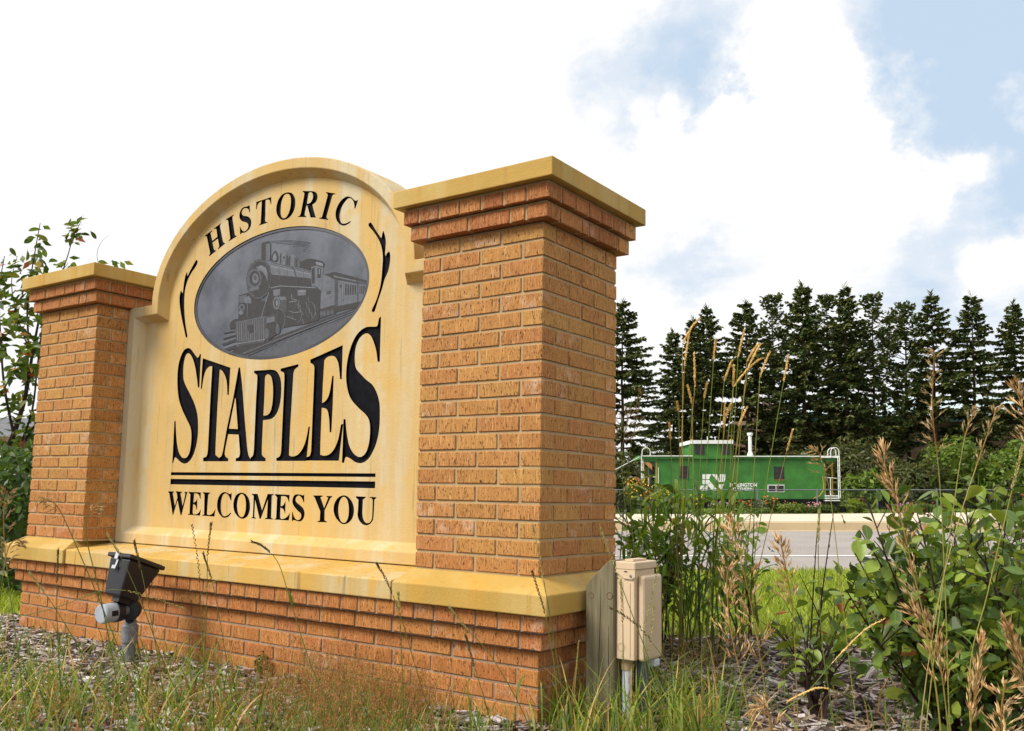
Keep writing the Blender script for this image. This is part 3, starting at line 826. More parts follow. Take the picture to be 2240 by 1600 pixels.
ENGRAVING="""2|-1607,-3173 1181,-2520 5963,-1526 5855,-1831 4781,-2547 3220,-3154 1234,-3380 -512,-3350
0|-1465,-3055 -1292,-3039 -1302,-3014 -1476,-3031
0|-756,-3163 -585,-3146 -596,-3122 -766,-3139
0|-78,-2978 90,-2962 79,-2938 -89,-2954
0|589,-2795 754,-2780 744,-2756 579,-2771
0|1246,-2616 1408,-2601 1399,-2577 1236,-2592
0|1893,-2439 2053,-2425 2043,-2401 1883,-2415
0|2530,-2265 2688,-2251 2678,-2227 2520,-2241
0|3157,-2094 3313,-2080 3304,-2056 3148,-2070
0|3776,-1925 3929,-1911 3920,-1888 3767,-1901
0|4400,-2035 4550,-2021 4541,-1998 4391,-2012
0|4999,-1869 5148,-1856 5139,-1833 4991,-1846
0|-1328,-3240 -1155,-3223 -1166,-3199 -1339,-3216
0|-642,-3053 -471,-3037 -482,-3013 -652,-3029
0|34,-2869 202,-2853 192,-2829 24,-2845
0|700,-2688 865,-2673 855,-2649 690,-2664
0|1355,-2509 1517,-2495 1508,-2471 1345,-2486
0|2000,-2334 2160,-2319 2151,-2296 1991,-2310
0|2636,-2161 2794,-2147 2784,-2123 2627,-2137
0|3278,-2270 3433,-2256 3424,-2233 3269,-2247
0|3894,-2100 4047,-2087 4038,-2064 3885,-2077
0|4502,-1933 4652,-1920 4643,-1897 4493,-1910
0|5100,-1768 5248,-1755 5239,-1732 5091,-1745
0|-1213,-3130 -1040,-3113 -1050,-3089 -1223,-3105
0|-528,-2944 -358,-2928 -368,-2904 -538,-2920
0|147,-2761 314,-2745 304,-2721 136,-2737
0|810,-2581 975,-2566 965,-2542 801,-2557
0|-647,2908 922,2725 2441,2384 2443,2403 921,2745 -649,2928
0|-497,2826 1031,2647 2512,2316 2513,2335 1030,2667 -500,2847
0|-131,2703 1140,2559 2380,2268 2383,2287 1140,2579 -134,2723
0|445,2550 1456,2441 2451,2191 2454,2209 1457,2461 442,2570
0|1153,2369 1737,2319 2320,2133 2325,2151 1738,2338 1150,2389
0|1923,2093 2189,2082 2461,1950 2472,1966 2193,2100 1918,2113
0|1963,1991 2143,1988 2330,1874 2345,1888 2149,2005 1957,2011
3|4451,175 6572,-354 6563,-825 6244,-1083 4521,-1172
1|4349,303 4576,206 4647,-1162 4427,-1185
0|3597,584 4301,625 6548,-95 6569,-296 4321,237
3|4246,446 5829,-7 5832,-71 4251,362
2|5892,-33 6535,-211 6537,-256 5894,-88
0|5060,-61 5167,-87 5196,-663 5091,-669
0|5224,-104 5331,-131 5358,-672 5253,-678
0|5387,-147 5494,-174 5518,-680 5414,-687
0|5550,-191 5656,-217 5678,-689 5574,-695
0|5712,-233 5817,-260 5838,-697 5734,-704
0|6038,-291 6105,-308 6123,-695 6057,-701
0|6148,-304 6215,-321 6233,-707 6167,-713
0|6257,-317 6324,-334 6342,-720 6276,-726
0|6366,-330 6433,-347 6451,-732 6385,-738
0|6475,-343 6542,-360 6559,-744 6494,-750
1|5867,-157 5972,-184 6015,-1103 5913,-1114
1|4825,14 4977,-23 5022,-904 4872,-911
4|4865,-37 4941,-56 4982,-859 4908,-869
0|4686,-85 4813,-109 4819,-239 4693,-233
0|4458,-1166 6274,-1063 5954,-1345 4536,-1449
3|3414,607 3928,425 4357,154 4421,-1070 3439,-1269 3356,-933
0|3787,-304 4096,-326 4104,-480 3796,-468
3|3814,-331 3819,-425 3845,-427 3840,-334
3|3885,-339 3890,-433 3916,-436 3911,-342
3|3956,-347 3961,-441 3987,-444 3982,-350
3|4027,-355 4032,-449 4058,-452 4053,-358
2|3525,126 4330,94 4327,109 3523,140
2|3532,3 4336,-27 4333,-13 3529,18
2|3539,-119 4342,-148 4339,-134 3536,-105
2|3546,-242 4349,-269 4346,-255 3543,-227
2|3552,-364 4355,-390 4352,-376 3549,-350
2|3559,-486 4361,-511 4358,-497 3556,-472
2|3566,-608 4368,-632 4365,-618 3563,-594
2|3572,-730 4374,-753 4371,-739 3569,-716
2|3579,-852 4380,-874 4377,-860 3576,-838
2|3586,-974 4387,-994 4384,-980 3583,-960
1|4320,260 4482,194 4554,-1199 4399,-1251
0|3305,-1185 4452,-1050 4539,-1519 3397,-1684
2|3585,-1442 3582,-1481 3572,-1516 3554,-1544 3531,-1563 3503,-1572 3473,-1569 3444,-1555 3418,-1531 3397,-1498 3383,-1461 3376,-1421 3378,-1382 3388,-1347 3406,-1318 3430,-1299 3458,-1291 3488,-1294 3517,-1308 3543,-1332 3564,-1364 3578,-1402
2|3809,-1432 3807,-1471 3797,-1506 3779,-1534 3756,-1553 3728,-1561 3699,-1558 3670,-1544 3644,-1520 3623,-1488 3609,-1451 3602,-1411 3604,-1372 3615,-1337 3632,-1309 3656,-1290 3684,-1281 3713,-1284 3742,-1298 3768,-1322 3789,-1354 3803,-1392
2|4065,-1420 4063,-1459 4053,-1494 4035,-1522 4012,-1541 3984,-1550 3955,-1547 3926,-1533 3900,-1509 3879,-1477 3865,-1439 3859,-1400 3861,-1361 3871,-1326 3889,-1298 3912,-1279 3940,-1270 3969,-1273 3998,-1287 4024,-1311 4044,-1343 4059,-1381
2|4319,-1409 4317,-1448 4306,-1483 4289,-1511 4266,-1529 4238,-1538 4209,-1535 4181,-1521 4155,-1497 4134,-1465 4120,-1428 4114,-1388 4116,-1350 4126,-1315 4144,-1287 4167,-1268 4195,-1259 4224,-1262 4252,-1277 4278,-1300 4298,-1332 4312,-1370
3|-502,1818 2628,896 2653,465 2352,479 -450,1035
4|-451,1589 2603,757 2607,685 -444,1489
0|-490,1099 2651,489 2676,60 -445,428
0|-466,1722 2627,823 2636,854 -457,1755
0|-406,1613 2634,743 2639,761 -401,1631
1|144,1462 229,812 264,809 180,1459
1|787,1277 863,734 898,731 822,1274
1|1419,1094 1487,656 1521,654 1454,1092
1|2042,915 2102,580 2135,578 2075,912
0|1042,1428 1339,1052 1534,644 1598,650 1401,1063 1101,1444
3|245,1595 198,1994 292,2178 499,2237 717,2108 820,1908 830,1419
0|245,1595 198,1994 292,2178 346,2111 318,1879 353,1556
1|655,1442 652,2029 820,1908 832,1395
0|470,1932 597,1915 605,1791 477,1809
3|937,1381 900,1751 971,1936 1176,1976 1404,1852 1528,1617 1538,1229
0|937,1381 900,1751 971,1936 1044,1877 1034,1368
1|1357,1277 1336,1837 1528,1617 1538,1219
2|1579,1224 1558,1565 1654,1672 1764,1537 1787,1158
0|1596,1222 1575,1560 1669,1664 1639,1681 1541,1569 1562,1226
0|-466,1813 -434,2082 -248,2304 -143,2338 -30,2233 94,1959 72,1766 -172,1690
4|-348,1872 -305,2089 -172,2233 -52,2029 -19,1852 -178,1775
0|-1296,2828 -1194,2939 -722,2944 -532,2801 -490,1841 -1239,1993
3|-944,2802 -603,2782 -563,1861 -870,1918
1|-922,2714 -704,2697 -708,2718 -927,2734
1|-917,2633 -699,2616 -703,2637 -921,2653
1|-911,2552 -693,2536 -697,2556 -916,2573
1|-906,2471 -688,2455 -692,2476 -910,2492
1|-900,2391 -682,2375 -687,2395 -905,2411
1|-895,2310 -677,2294 -681,2315 -899,2331
1|-889,2230 -671,2214 -676,2234 -894,2250
1|-884,2149 -666,2134 -670,2154 -888,2169
1|-878,2068 -661,2053 -665,2074 -883,2089
1|-873,1988 -655,1973 -659,1994 -877,2008
0|1770,1440 2223,1547 2625,1525 3428,1288 3568,1104 3545,943 2979,1111 2617,1088 2527,909 1805,1194
4|2935,1321 3434,1179 3496,996 2976,1174
3|2617,1088 2979,1111 3479,951 3460,108 3004,92 2666,227
0|3086,979 3351,921 3345,427 3095,458
0|2656,988 2884,1053 2932,195 2700,223
4|3174,920 3267,899 3269,625 3189,645
3|3004,92 3460,108 3447,-242 3052,-173
0|-450,502 3041,17 3382,-234 3376,-1309 3335,-1724 2422,-1849 449,-1882 -441,-2288 -938,-1314 -604,126
4|-361,332 375,343 3011,-62 3012,-20 372,388 -376,378
3|-196,227 349,203 371,-131 -124,-114
3|1673,1 2317,-55 2300,-338 1726,-307
4|1709,-32 2285,-79 2289,-156 1714,-114
3|383,-545 379,-643 353,-731 308,-801 247,-849 176,-869 99,-862 23,-826 -45,-765 -100,-683 -139,-588 -156,-487 -152,-389 -126,-301 -80,-230 -19,-182 53,-162 130,-171 206,-207 274,-269 329,-350 366,-445
0|285,-535 282,-603 266,-664 238,-713 200,-747 155,-761 106,-756 58,-732 15,-690 -20,-634 -45,-568 -56,-498 -54,-430 -38,-368 -9,-319 29,-285 74,-271 123,-276 171,-301 214,-343 249,-399 273,-465
4|221,-528 221,-574 216,-617 205,-651 189,-675 171,-686 151,-684 130,-669 112,-641 96,-604 85,-560 79,-513 79,-466 84,-424 95,-389 111,-365 129,-354 149,-356 170,-372 188,-399 204,-437 215,-481
3|234,-189 762,-247 897,-407 423,-404
1|390,-425 877,-429 917,-1060 424,-962
3|1210,-179 1269,-439 1667,-536 1675,-495 1311,-413 1272,-182
4|1099,-593 1680,-583 1668,-544 1087,-553
3|956,-1326 1655,-1585 1678,-1543 979,-1284
4|1081,-1044 1506,-1184 2052,-1191 2044,-1158 1507,-1151 1094,-1014
3|1814,-528 1736,-910 2170,-1340 2212,-1322 1788,-905 1868,-541
2|317,-871 396,-872 471,-893 546,-936 618,-1000 681,-1082 733,-1178 771,-1284 792,-1395 796,-1506 783,-1612 753,-1708 708,-1790 651,-1854 584,-1897 508,-1920 537,-1956 620,-1931 697,-1881 759,-1812 807,-1725 838,-1624 852,-1514 848,-1399 826,-1284 786,-1174 732,-1072 663,-984 583,-912 493,-861 397,-833 307,-832
2|445,-1765 380,-1749 319,-1714 261,-1659 212,-1588 176,-1505 154,-1416 148,-1325 158,-1239 185,-1162 225,-1099 276,-1055 333,-1030 398,-1027 388,-1002 317,-1007 249,-1035 193,-1084 151,-1150 123,-1231 112,-1320 118,-1414 141,-1507 180,-1593 232,-1668 295,-1728 366,-1770 439,-1788
2|1547,-749 1630,-751 1710,-772 1788,-813 1861,-872 1926,-948 1979,-1036 2016,-1133 2037,-1235 2040,-1335 2025,-1432 1993,-1518 1946,-1592 1886,-1650 1816,-1688 1736,-1708 1762,-1744 1848,-1723 1928,-1679 1994,-1616 2045,-1537 2079,-1445 2094,-1344 2091,-1238 2069,-1132 2030,-1030 1974,-936 1903,-854 1821,-787 1729,-739 1631,-713 1538,-710
2|1670,-1566 1602,-1550 1538,-1517 1479,-1466 1430,-1400 1393,-1324 1371,-1243 1366,-1160 1378,-1081 1406,-1012 1448,-955 1501,-916 1562,-894 1629,-892 1621,-868 1547,-871 1477,-895 1419,-939 1373,-999 1344,-1073 1331,-1155 1337,-1241 1359,-1326 1398,-1406 1452,-1476 1517,-1532 1590,-1571 1665,-1589
2|2557,-752 2636,-754 2711,-773 2784,-811 2853,-865 2914,-934 2963,-1015 2998,-1103 3017,-1195 3019,-1287 3005,-1374 2974,-1453 2929,-1520 2873,-1572 2807,-1606 2731,-1624 2756,-1660 2837,-1641 2913,-1601 2976,-1544 3024,-1472 3057,-1388 3072,-1296 3069,-1199 3049,-1102 3012,-1008 2960,-922 2893,-846 2815,-785 2729,-740 2637,-716 2549,-713
2|2669,-1495 2605,-1480 2545,-1449 2490,-1402 2444,-1343 2409,-1274 2389,-1199 2385,-1124 2396,-1053 2423,-990 2463,-939 2513,-903 2570,-884 2634,-882 2626,-858 2557,-860 2491,-882 2435,-922 2392,-977 2363,-1044 2351,-1119 2356,-1198 2377,-1276 2413,-1349 2463,-1413 2525,-1465 2594,-1501 2664,-1517
3|2331,-686 2428,-980 2473,-978 2376,-684
3|2548,-992 2647,-1332 2693,-1331 2594,-991
3|2731,-1295 2824,-1538 2869,-1535 2776,-1291
3|2115,-1564 2210,-1809 2255,-1806 2161,-1561
3|2939,-892 3034,-1184 3079,-1182 2984,-891
3|2454,-511 2546,-711 2590,-706 2499,-507
3|1868,-782 1958,-934 2001,-926 1911,-774
3|3027,-1278 3116,-1474 3160,-1469 3070,-1273
4|-563,128 -1056,-1100 -993,-1119 -500,108
2|-615,31 -828,-1078 -792,-1085 -579,23
1|-363,765 -414,465 -542,204 -736,0 -982,-130 -1262,-174 -1551,-128 -1829,4 -2070,213 -2256,482 -2370,790 -2403,1111 -2351,1418 -2218,1685 -2017,1890 -1763,2016 -1479,2053 -1189,2000 -915,1861 -679,1649 -500,1380 -392,1078
0|-449,782 -493,517 -603,286 -770,105 -981,-10 -1220,-50 -1467,-11 -1703,105 -1909,288 -2067,525 -2164,796 -2191,1078 -2146,1348 -2033,1584 -1861,1766 -1645,1878 -1403,1913 -1155,1868 -921,1747 -720,1561 -567,1325 -475,1059
3|-1618,1642 -1218,1690 -842,1516 -657,1120 -659,725 -825,1042 -1120,1328 -1494,1451
4|-1434,1643 -1141,1640 -852,1443 -759,1133 -977,1359 -1279,1523
2|-1144,933 -1156,780 -1214,645 -1313,539 -1445,471 -1599,445 -1764,464 -1926,527 -2072,629 -2190,762 -2270,915 -2305,1076 -2293,1230 -2234,1367 -2133,1473 -1999,1541 -1842,1566 -1677,1544 -1515,1479 -1371,1376 -1255,1243 -1178,1091
0|-1270,973 -1279,856 -1322,753 -1396,672 -1494,619 -1609,599 -1732,614 -1852,662 -1961,740 -2048,841 -2108,957 -2134,1080 -2125,1198 -2081,1302 -2007,1383 -1907,1436 -1791,1455 -1668,1439 -1548,1390 -1440,1311 -1354,1210 -1296,1094
3|-1381,987 -1386,912 -1413,845 -1458,793 -1519,759 -1591,745 -1667,755 -1742,785 -1809,835 -1863,900 -1900,974 -1916,1053 -1911,1129 -1884,1195 -1838,1248 -1777,1282 -1705,1295 -1629,1285 -1554,1254 -1487,1204 -1434,1139 -1397,1065
1|-1516,1028 -1519,989 -1532,955 -1555,927 -1585,910 -1621,903 -1659,907 -1696,923 -1730,949 -1757,982 -1775,1021 -1784,1062 -1781,1101 -1768,1135 -1745,1163 -1714,1181 -1679,1187 -1640,1183 -1603,1167 -1570,1141 -1542,1107 -1524,1069
3|-2020,528 -1341,519 -1331,368 -2007,356
0|-1925,497 -1918,396 -1880,392 -1887,493
0|-1798,482 -1791,381 -1753,377 -1761,478
0|-1671,468 -1664,367 -1627,363 -1634,463
0|-1545,453 -1538,352 -1501,348 -1508,448
0|-1442,441 -1435,340 -1398,336 -1405,436
3|-400,816 -416,789 -452,793 -472,825 -456,853 -420,849
3|-451,406 -467,378 -503,382 -523,414 -507,442 -471,438
3|-654,85 -670,57 -706,61 -727,93 -710,121 -674,117
3|-974,-93 -991,-121 -1027,-117 -1048,-85 -1031,-56 -995,-61
3|-1359,-95 -1376,-123 -1413,-119 -1433,-87 -1417,-59 -1380,-63
3|-1744,81 -1760,52 -1797,56 -1818,89 -1801,117 -1764,113
3|-2060,406 -2076,378 -2114,382 -2135,415 -2118,443 -2081,439
3|-2251,826 -2268,797 -2306,802 -2327,835 -2310,863 -2273,859
3|-2283,1266 -2300,1237 -2338,1242 -2359,1275 -2342,1304 -2304,1299
3|-2149,1648 -2166,1619 -2203,1624 -2224,1657 -2208,1686 -2170,1681
3|-1873,1903 -1890,1875 -1927,1880 -1948,1913 -1931,1941 -1894,1936
3|-1505,1988 -1521,1960 -1559,1965 -1579,1998 -1563,2026 -1526,2021
3|-1111,1890 -1127,1861 -1164,1866 -1184,1899 -1168,1928 -1131,1923
3|-758,1627 -775,1599 -811,1604 -831,1637 -815,1665 -779,1660
3|-508,1248 -524,1220 -560,1224 -580,1257 -564,1285 -528,1280
0|-2937,240 -2152,293 -1679,-100 -643,-362 -497,-1454 -2930,-1375 -2880,-1028
2|-2895,185 -2295,208 -2264,-212 -2867,-197
3|-2473,87 -2100,96 -1902,-76 -1884,-327 -2411,-246
3|-2206,-293 -2189,-1044 -2144,-1050 -2161,-298
3|-743,-345 -1049,-1151 -993,-1167 -687,-362
3|-2395,-474 -2400,-521 -2424,-563 -2463,-595 -2516,-616 -2577,-624 -2641,-617 -2705,-597 -2761,-565 -2806,-523 -2837,-476 -2850,-426 -2844,-378 -2820,-337 -2781,-304 -2728,-283 -2667,-276 -2602,-283 -2539,-303 -2482,-335 -2437,-377 -2407,-424
0|-2500,-473 -2503,-504 -2517,-531 -2540,-552 -2572,-566 -2608,-571 -2647,-567 -2685,-554 -2719,-534 -2747,-507 -2765,-476 -2773,-444 -2770,-413 -2755,-386 -2732,-365 -2700,-351 -2664,-346 -2625,-350 -2587,-363 -2553,-384 -2526,-410 -2507,-441
3|-2508,-763 -2513,-796 -2532,-826 -2564,-848 -2606,-863 -2655,-867 -2707,-862 -2758,-848 -2803,-825 -2839,-795 -2863,-761 -2873,-726 -2868,-693 -2849,-663 -2816,-641 -2774,-626 -2725,-622 -2673,-627 -2623,-642 -2578,-665 -2542,-694 -2518,-728
0|-3589,-1238 -3221,-1045 -2801,-1086 -2763,-1591 -3525,-1573
1|-3091,-1249 -625,-1158 48,-1118 74,-1509 -559,-1595 -575,-2423 -708,-2568 -2687,-2607 -3029,-2270
3|-3008,-1293 -2888,-2282 -2820,-2286 -2940,-1298
3|-2816,-1287 -2697,-2299 -2652,-2302 -2770,-1290
3|-2647,-1279 -2529,-2314 -2462,-2319 -2579,-1284
3|-2456,-1272 -2340,-2331 -2295,-2334 -2411,-1276
3|-2288,-1264 -2174,-2346 -2106,-2351 -2221,-1270
3|-2099,-1258 -1986,-2363 -1941,-2366 -2054,-1262
3|-1933,-1250 -1821,-2378 -1754,-2383 -1866,-1256
3|-1745,-1244 -1634,-2395 -1590,-2398 -1701,-1248
3|-1580,-1236 -1471,-2410 -1405,-2415 -1514,-1242
3|-1394,-1230 -1286,-2426 -1242,-2430 -1350,-1234
3|-1231,-1223 -1124,-2441 -1058,-2446 -1165,-1228
3|-1046,-1217 -941,-2458 -897,-2461 -1002,-1221
3|-884,-1209 -780,-2472 -715,-2477 -818,-1215
4|-2919,-2461 -607,-2403 -620,-2358 -2933,-2416
3|-3085,-1267 -619,-1176 -631,-1141 -3098,-1231
0|-2171,-1495 -1580,-1500 -1548,-1948 -1915,-1965
3|-583,-1251 20,-1222 38,-1495 -550,-1523
0|-661,-1683 430,-1591 532,-2082 -428,-2483
2|-354,-2101 -355,-2183 -371,-2257 -398,-2317 -436,-2359 -482,-2379 -531,-2375 -580,-2347 -624,-2298 -660,-2232 -686,-2154 -699,-2071 -697,-1988 -682,-1914 -654,-1853 -616,-1812 -570,-1792 -521,-1797 -472,-1825 -428,-1874 -392,-1940 -366,-2018
2|452,-1930 452,-2012 440,-2085 418,-2146 387,-2187 350,-2207 310,-2204 270,-2177 233,-2129 203,-2064 181,-1988 170,-1905 171,-1823 182,-1749 205,-1689 236,-1647 273,-1627 313,-1631 353,-1658 389,-1706 420,-1771 441,-1848
0|-3647,-2975 -2616,-2553 -638,-2539 474,-2269 5954,-1345 6018,-1419 493,-2559 -2048,-3191
3|-2937,-3145 496,-2457 5969,-1476 5950,-1440 474,-2419 -2962,-3106
3|-2334,-3231 846,-2561 5970,-1560 5957,-1537 832,-2537 -2350,-3207
0|-4161,-2329 -3022,-2170 -2974,-2299 -4073,-2463
0|-4107,-2029 -3040,-1928 -3035,-1993 -4061,-2124
0|-4053,-1728 -3133,-1698 -3129,-1749 -4009,-1793
0|-4020,-2644 -2998,-2483 -2684,-2647 -3891,-2806
3|-4001,-2303 -3018,-2132 -3033,-2107 -4017,-2278
0|-3343,-2947 -2669,-2848 -2357,-3020 -2951,-3101"""

tones = [flat('etch_%d' % i, c, .6, 0, .3, .12, 40) for i, c in enumerate(((.038, .037, .041), (.058, .058, .065), (.078, .085, .102), (.112, .123, .145), (.150, .165, .192)))]
eb = MB()
for i, ln in enumerate(ENGRAVING.split('\n')):
    t, pts = ln.split('|')
    P = [tuple(float(q) / 10000 for q in p.split(',')) for p in pts.split()]
    kk = 1.0
    y = YP + .0065 - .000012 * i
    tri = tessellate_polygon([[Vector((a, b_, 0)) for a, b_ in P]])
    eb.add([(ELL_C[0] + a, y, ELL_C[1] + b_) for a, b_ in P], [tuple(f) for f in tri], None, int(t))
eo = eb.obj('engraving', tones, plaque)
eo['label'] = 'etched picture of a steam locomotive pulling coaches'
eo['kind'] = 'stuff'

# ------------------------------------------------------------------ flood light in front of the ledge
M['black_metal'] = flat('black_metal', (.012, .012, .016), .45, 0, .5, .25, 9)
M['grey_metal'] = flat('galvanised_grey', (.20, .215, .23), .55, .25, .5, .22, 18)
M['pale_grey'] = flat('pale_grey_plastic', (.36, .40, .45), .5, 0, .4, .08, 20)
M['chrome'] = flat('chrome_clip', (.75, .76, .78), .22, 1.0, .5, .05, 20)
M['dark_hole'] = flat('dark_opening', (.008, .008, .010), .5, 0, .4, .2, 9)


def ring_solid(b, c, axis, stations, n=20, mi=0, col=None):
    """turned solid: stations = (distance along axis, radius)"""
    axis = Vector(axis).normalized(); a = axis.orthogonal().normalized(); d = axis.cross(a)
    c = Vector(c); base = len(b.v)
    for s, r in stations:
        for k in range(n):
            t = 2 * math.pi * k / n
            b.v.append(tuple(c + axis * s + (a * math.cos(t) + d * math.sin(t)) * r))
    for i in range(len(stations) - 1):
        for k in range(n):
            k2 = (k + 1) % n
            b.f.append((base + i * n + k, base + i * n + k2, base + (i + 1) * n + k2, base + (i + 1) * n + k)); b.c.append(col); b.m.append(mi)
    b.f.append(tuple(base + k for k in reversed(range(n)))); b.c.append(col); b.m.append(mi)
    b.f.append(tuple(base + (len(stations) - 1) * n + k for k in range(n))); b.c.append(col); b.m.append(mi)


SD = 4.44
sb_ = at(283, 1452, SD); sb_.z = 0.0
spot = thing('flood_light', 'black box-shaped flood light on a grey conduit post in front of the ledge', 'flood light', sb_)
b = MB(); ptop = at(285, 1365, SD)
ring_solid(b, (ptop.x, ptop.y, -.10), (0, 0, 1), [(0, .0315), (ptop.z - .02 + .10 - .065, .0315), (ptop.z + .10 - .064, .0315)])
b.obj('post', M['grey_metal'], spot, smooth=False)
b = MB(); ring_solid(b, (ptop.x, ptop.y, ptop.z - .085), (0, 0, 1), [(0, .0375), (.002, .0390), (.078, .0390), (.080, .0375), (.081, .030), (.10, .030), (.101, .026), (.118, .026)])
b.obj('sleeve', M['grey_metal'], spot)
kc = at(285, 1334, SD - .02)
b = MB(); ax = (CAM - kc); ax.z = 0; ax = (ax.normalized() + Vector((-.25, 0, 0))).normalized()
ring_solid(b, kc - ax * .025, ax, [(0, .040), (.004, .050), (.040, .050), (.048, .044), (.050, .018)], 28)
b.tube([kc + Vector((0, 0, -.045)), ptop + Vector((0, 0, .012))], .020, 12)
b.obj('knuckle', M['black_metal'], spot)
sdir = (at(222, 1344, SD - .16) - kc).normalized()
b = MB(); ring_solid(b, kc + sdir * .02, sdir, [(0, .022), (.035, .022)], 16)
for q in range(4): ring_solid(b, kc + sdir * (.022 + q * .009), sdir, [(0, .0235), (.004, .0235)], 16)
b.obj('threaded_nipple', M['grey_metal'], spot)
b = MB(); ring_solid(b, kc + sdir * .055, sdir, [(0, .030), (.006, .047), (.040, .0485), (.042, .046)], 28)
b.obj('sensor_base', M['black_metal'], spot)
b = MB(); ring_solid(b, kc + sdir * .085, sdir, [(0, .0440), (.072, .0455), (.080, .043), (.082, .038)], 32)
so_ = b.obj('light_sensor', M['pale_grey'], spot, smooth=False)
sv = (CAM - kc).normalized(); sv = (sv - sdir * sv.dot(sdir)); sv = (sv.normalized() + Vector((.4, .1, -.1))).normalized(); sv = (sv - sdir * sv.dot(sdir)).normalized()
b = MB(); wc = kc + sdir * .122 + sv * .0435
tdir = sdir.cross(sv)
b.add([wc + sdir * a_ + tdir * c_ + sv * h_ for h_ in (0, .004) for a_, c_ in ((-.017, -.012), (.017, -.012), (.017, .012), (-.017, .012))], [(3, 2, 1, 0), (4, 5, 6, 7), (0, 1, 5, 4), (1, 2, 6, 5), (2, 3, 7, 6), (3, 0, 4, 7)])
b.obj('sensor_eye', M['dark_hole'], so_)
# housing: lens lid on top, tapering box below, tipped towards the sign
hc = at(299, 1228, SD)
hr = Matrix.Rotation(R_(-19), 3, 'X') @ Matrix.Rotation(R_(4), 3, 'Z')
hx = lambda v: hc + hr @ Vector(v)
b = MB()
vs = [(-.074, -.096, -.012), (.074, -.096, -.012), (.074, .096, -.012), (-.074, .096, -.012), (-.058, -.070, -.182), (.058, -.070, -.182), (.058, .040, -.182), (-.058, .040, -.182)]
b.add([hx(v) for v in vs], [(0, 1, 2, 3), (7, 6, 5, 4), (1, 0, 4, 5), (2, 1, 5, 6), (3, 2, 6, 7), (0, 3, 7, 4)])
bo = b.obj('housing', M['black_metal'], spot); bevel_mesh(bo.data, .008, 2)
b = MB(); b.box((-.086, -.108, -.010), (.086, .108, .010), fn=hx)
lid = b.obj('lens_frame', M['black_metal'], spot); bevel_mesh(lid.data, .004, 1)
M['lens'] = flat('lens_glass', (.10, .11, .12), .08, 0, .6, .1, 4)
b = MB(); b.box((-.072, -.094, .0102), (.072, .094, .0125), fn=hx); b.obj('lens', M['lens'], spot)
b = MB()
b.box((-.020, -.113, -.020), (.004, -.1085, .014), fn=hx); b.box((-.020, -.113, .0102), (.004, -.085, .0135), fn=hx)
b.box((-.014, -.100, -.060), (-.002, -.093, -.020), fn=hx); b.box((-.022, -.108, -.066), (.006, -.094, -.050), fn=hx)
b.obj('lid_clip', M['chrome'], spot)
b = MB(); b.tube([hx((0, -.02, -.17)), kc + Vector((0, 0, .035))], .024, 10); b.box((-.02, -.045, -.205), (.03, .02, -.175), fn=hx)
b.obj('neck', M['black_metal'], spot)

# ------------------------------------------------------------------ wooden post and electric box
def m_wood(name, a, bb, dark):
    m, nt, b = mat_base(name, .9, .15); g = NT(nt)
    v = g.geo((1, 1, .06)); v2 = g.geo()
    c = g.mix(g.ramp(g.noise(v, 45, 5, .65), .35, .68), a, bb)
    c = g.mix(g.ramp(g.noise(g.geo((1, 1, .03)), 26, 4, .6, 0, .4), .62, .70), c, dark)
    c = g.mix(g.ramp(g.noise(v2, 5, 4), .45, .8, 0, .5), c, tuple(x * .75 for x in a))
    g.col(c, b); g.bump(g.noise(v, 90, 4), .5, .004, b)
    return m


M['wood'] = m_wood('weathered_wood', (.135, .116, .068), (.215, .188, .118), (.035, .028, .018))
M['knot'] = flat('wood_knot', (.11, .078, .045), .9, 0, .1, .5, 60)
pz = Vector((.2, .15, .609))
px0, px1, py0, py1 = .112, .231, .150, .280
post = thing('wooden_post', 'weathered grey-green wooden post with a slanted top beside the brick pillar', 'post', ((px0 + px1) / 2, (py0 + py1) / 2, 0))
b = MB(); zt = pz.z
prof_p = [(px0, -.12), (px1, -.12), (px1, zt), (px1 - .022, zt), (px0 + .006, zt - .088), (px0, zt - .100)]
nn = len(prof_p)
b.face([(x, py0, z) for x, z in prof_p]); b.face([(x, py1, z) for x, z in reversed(prof_p)])
for i in range(nn):
    p, q = prof_p[i], prof_p[(i + 1) % nn]
    b.face([(p[0], py0, p[1]), (p[0], py1, p[1]), (q[0], py1, q[1]), (q[0], py0, q[1])])
po = b.obj('post_timber', M['wood'], post); bevel_mesh(po.data, .004, 1)
for (kx, kz, r) in ((px0 + .024, zt - .135, .013), (px1 - .018, zt - .13, .016)):
    b = MB(); ring_solid(b, (kx, py0 + .004, kz), (0, -1, 0), [(0, r), (.0035, r), (.0046, r * .8), (.0030, r * .35)], 11); b.obj('knot', M['knot'], post)
b = MB()
for cx_, z0, z1 in ((px0 + .058, .03, zt - .05), (px0 + .10, .10, .40), (px0 + .03, -.02, .22)):
    zz = z0; x = cx_
    pts = []
    while zz < z1:
        pts.append(Vector((x, py0 - .0006, zz))); zz += .03; x += rnd.uniform(-.002, .002)
    b.ribbon(pts, [.0008 + .0016 * math.sin(math.pi * i / (len(pts) - 1)) for i in range(len(pts))], Vector((1, 0, 0)))
b.obj('check_crack', M['dark_hole'], post)

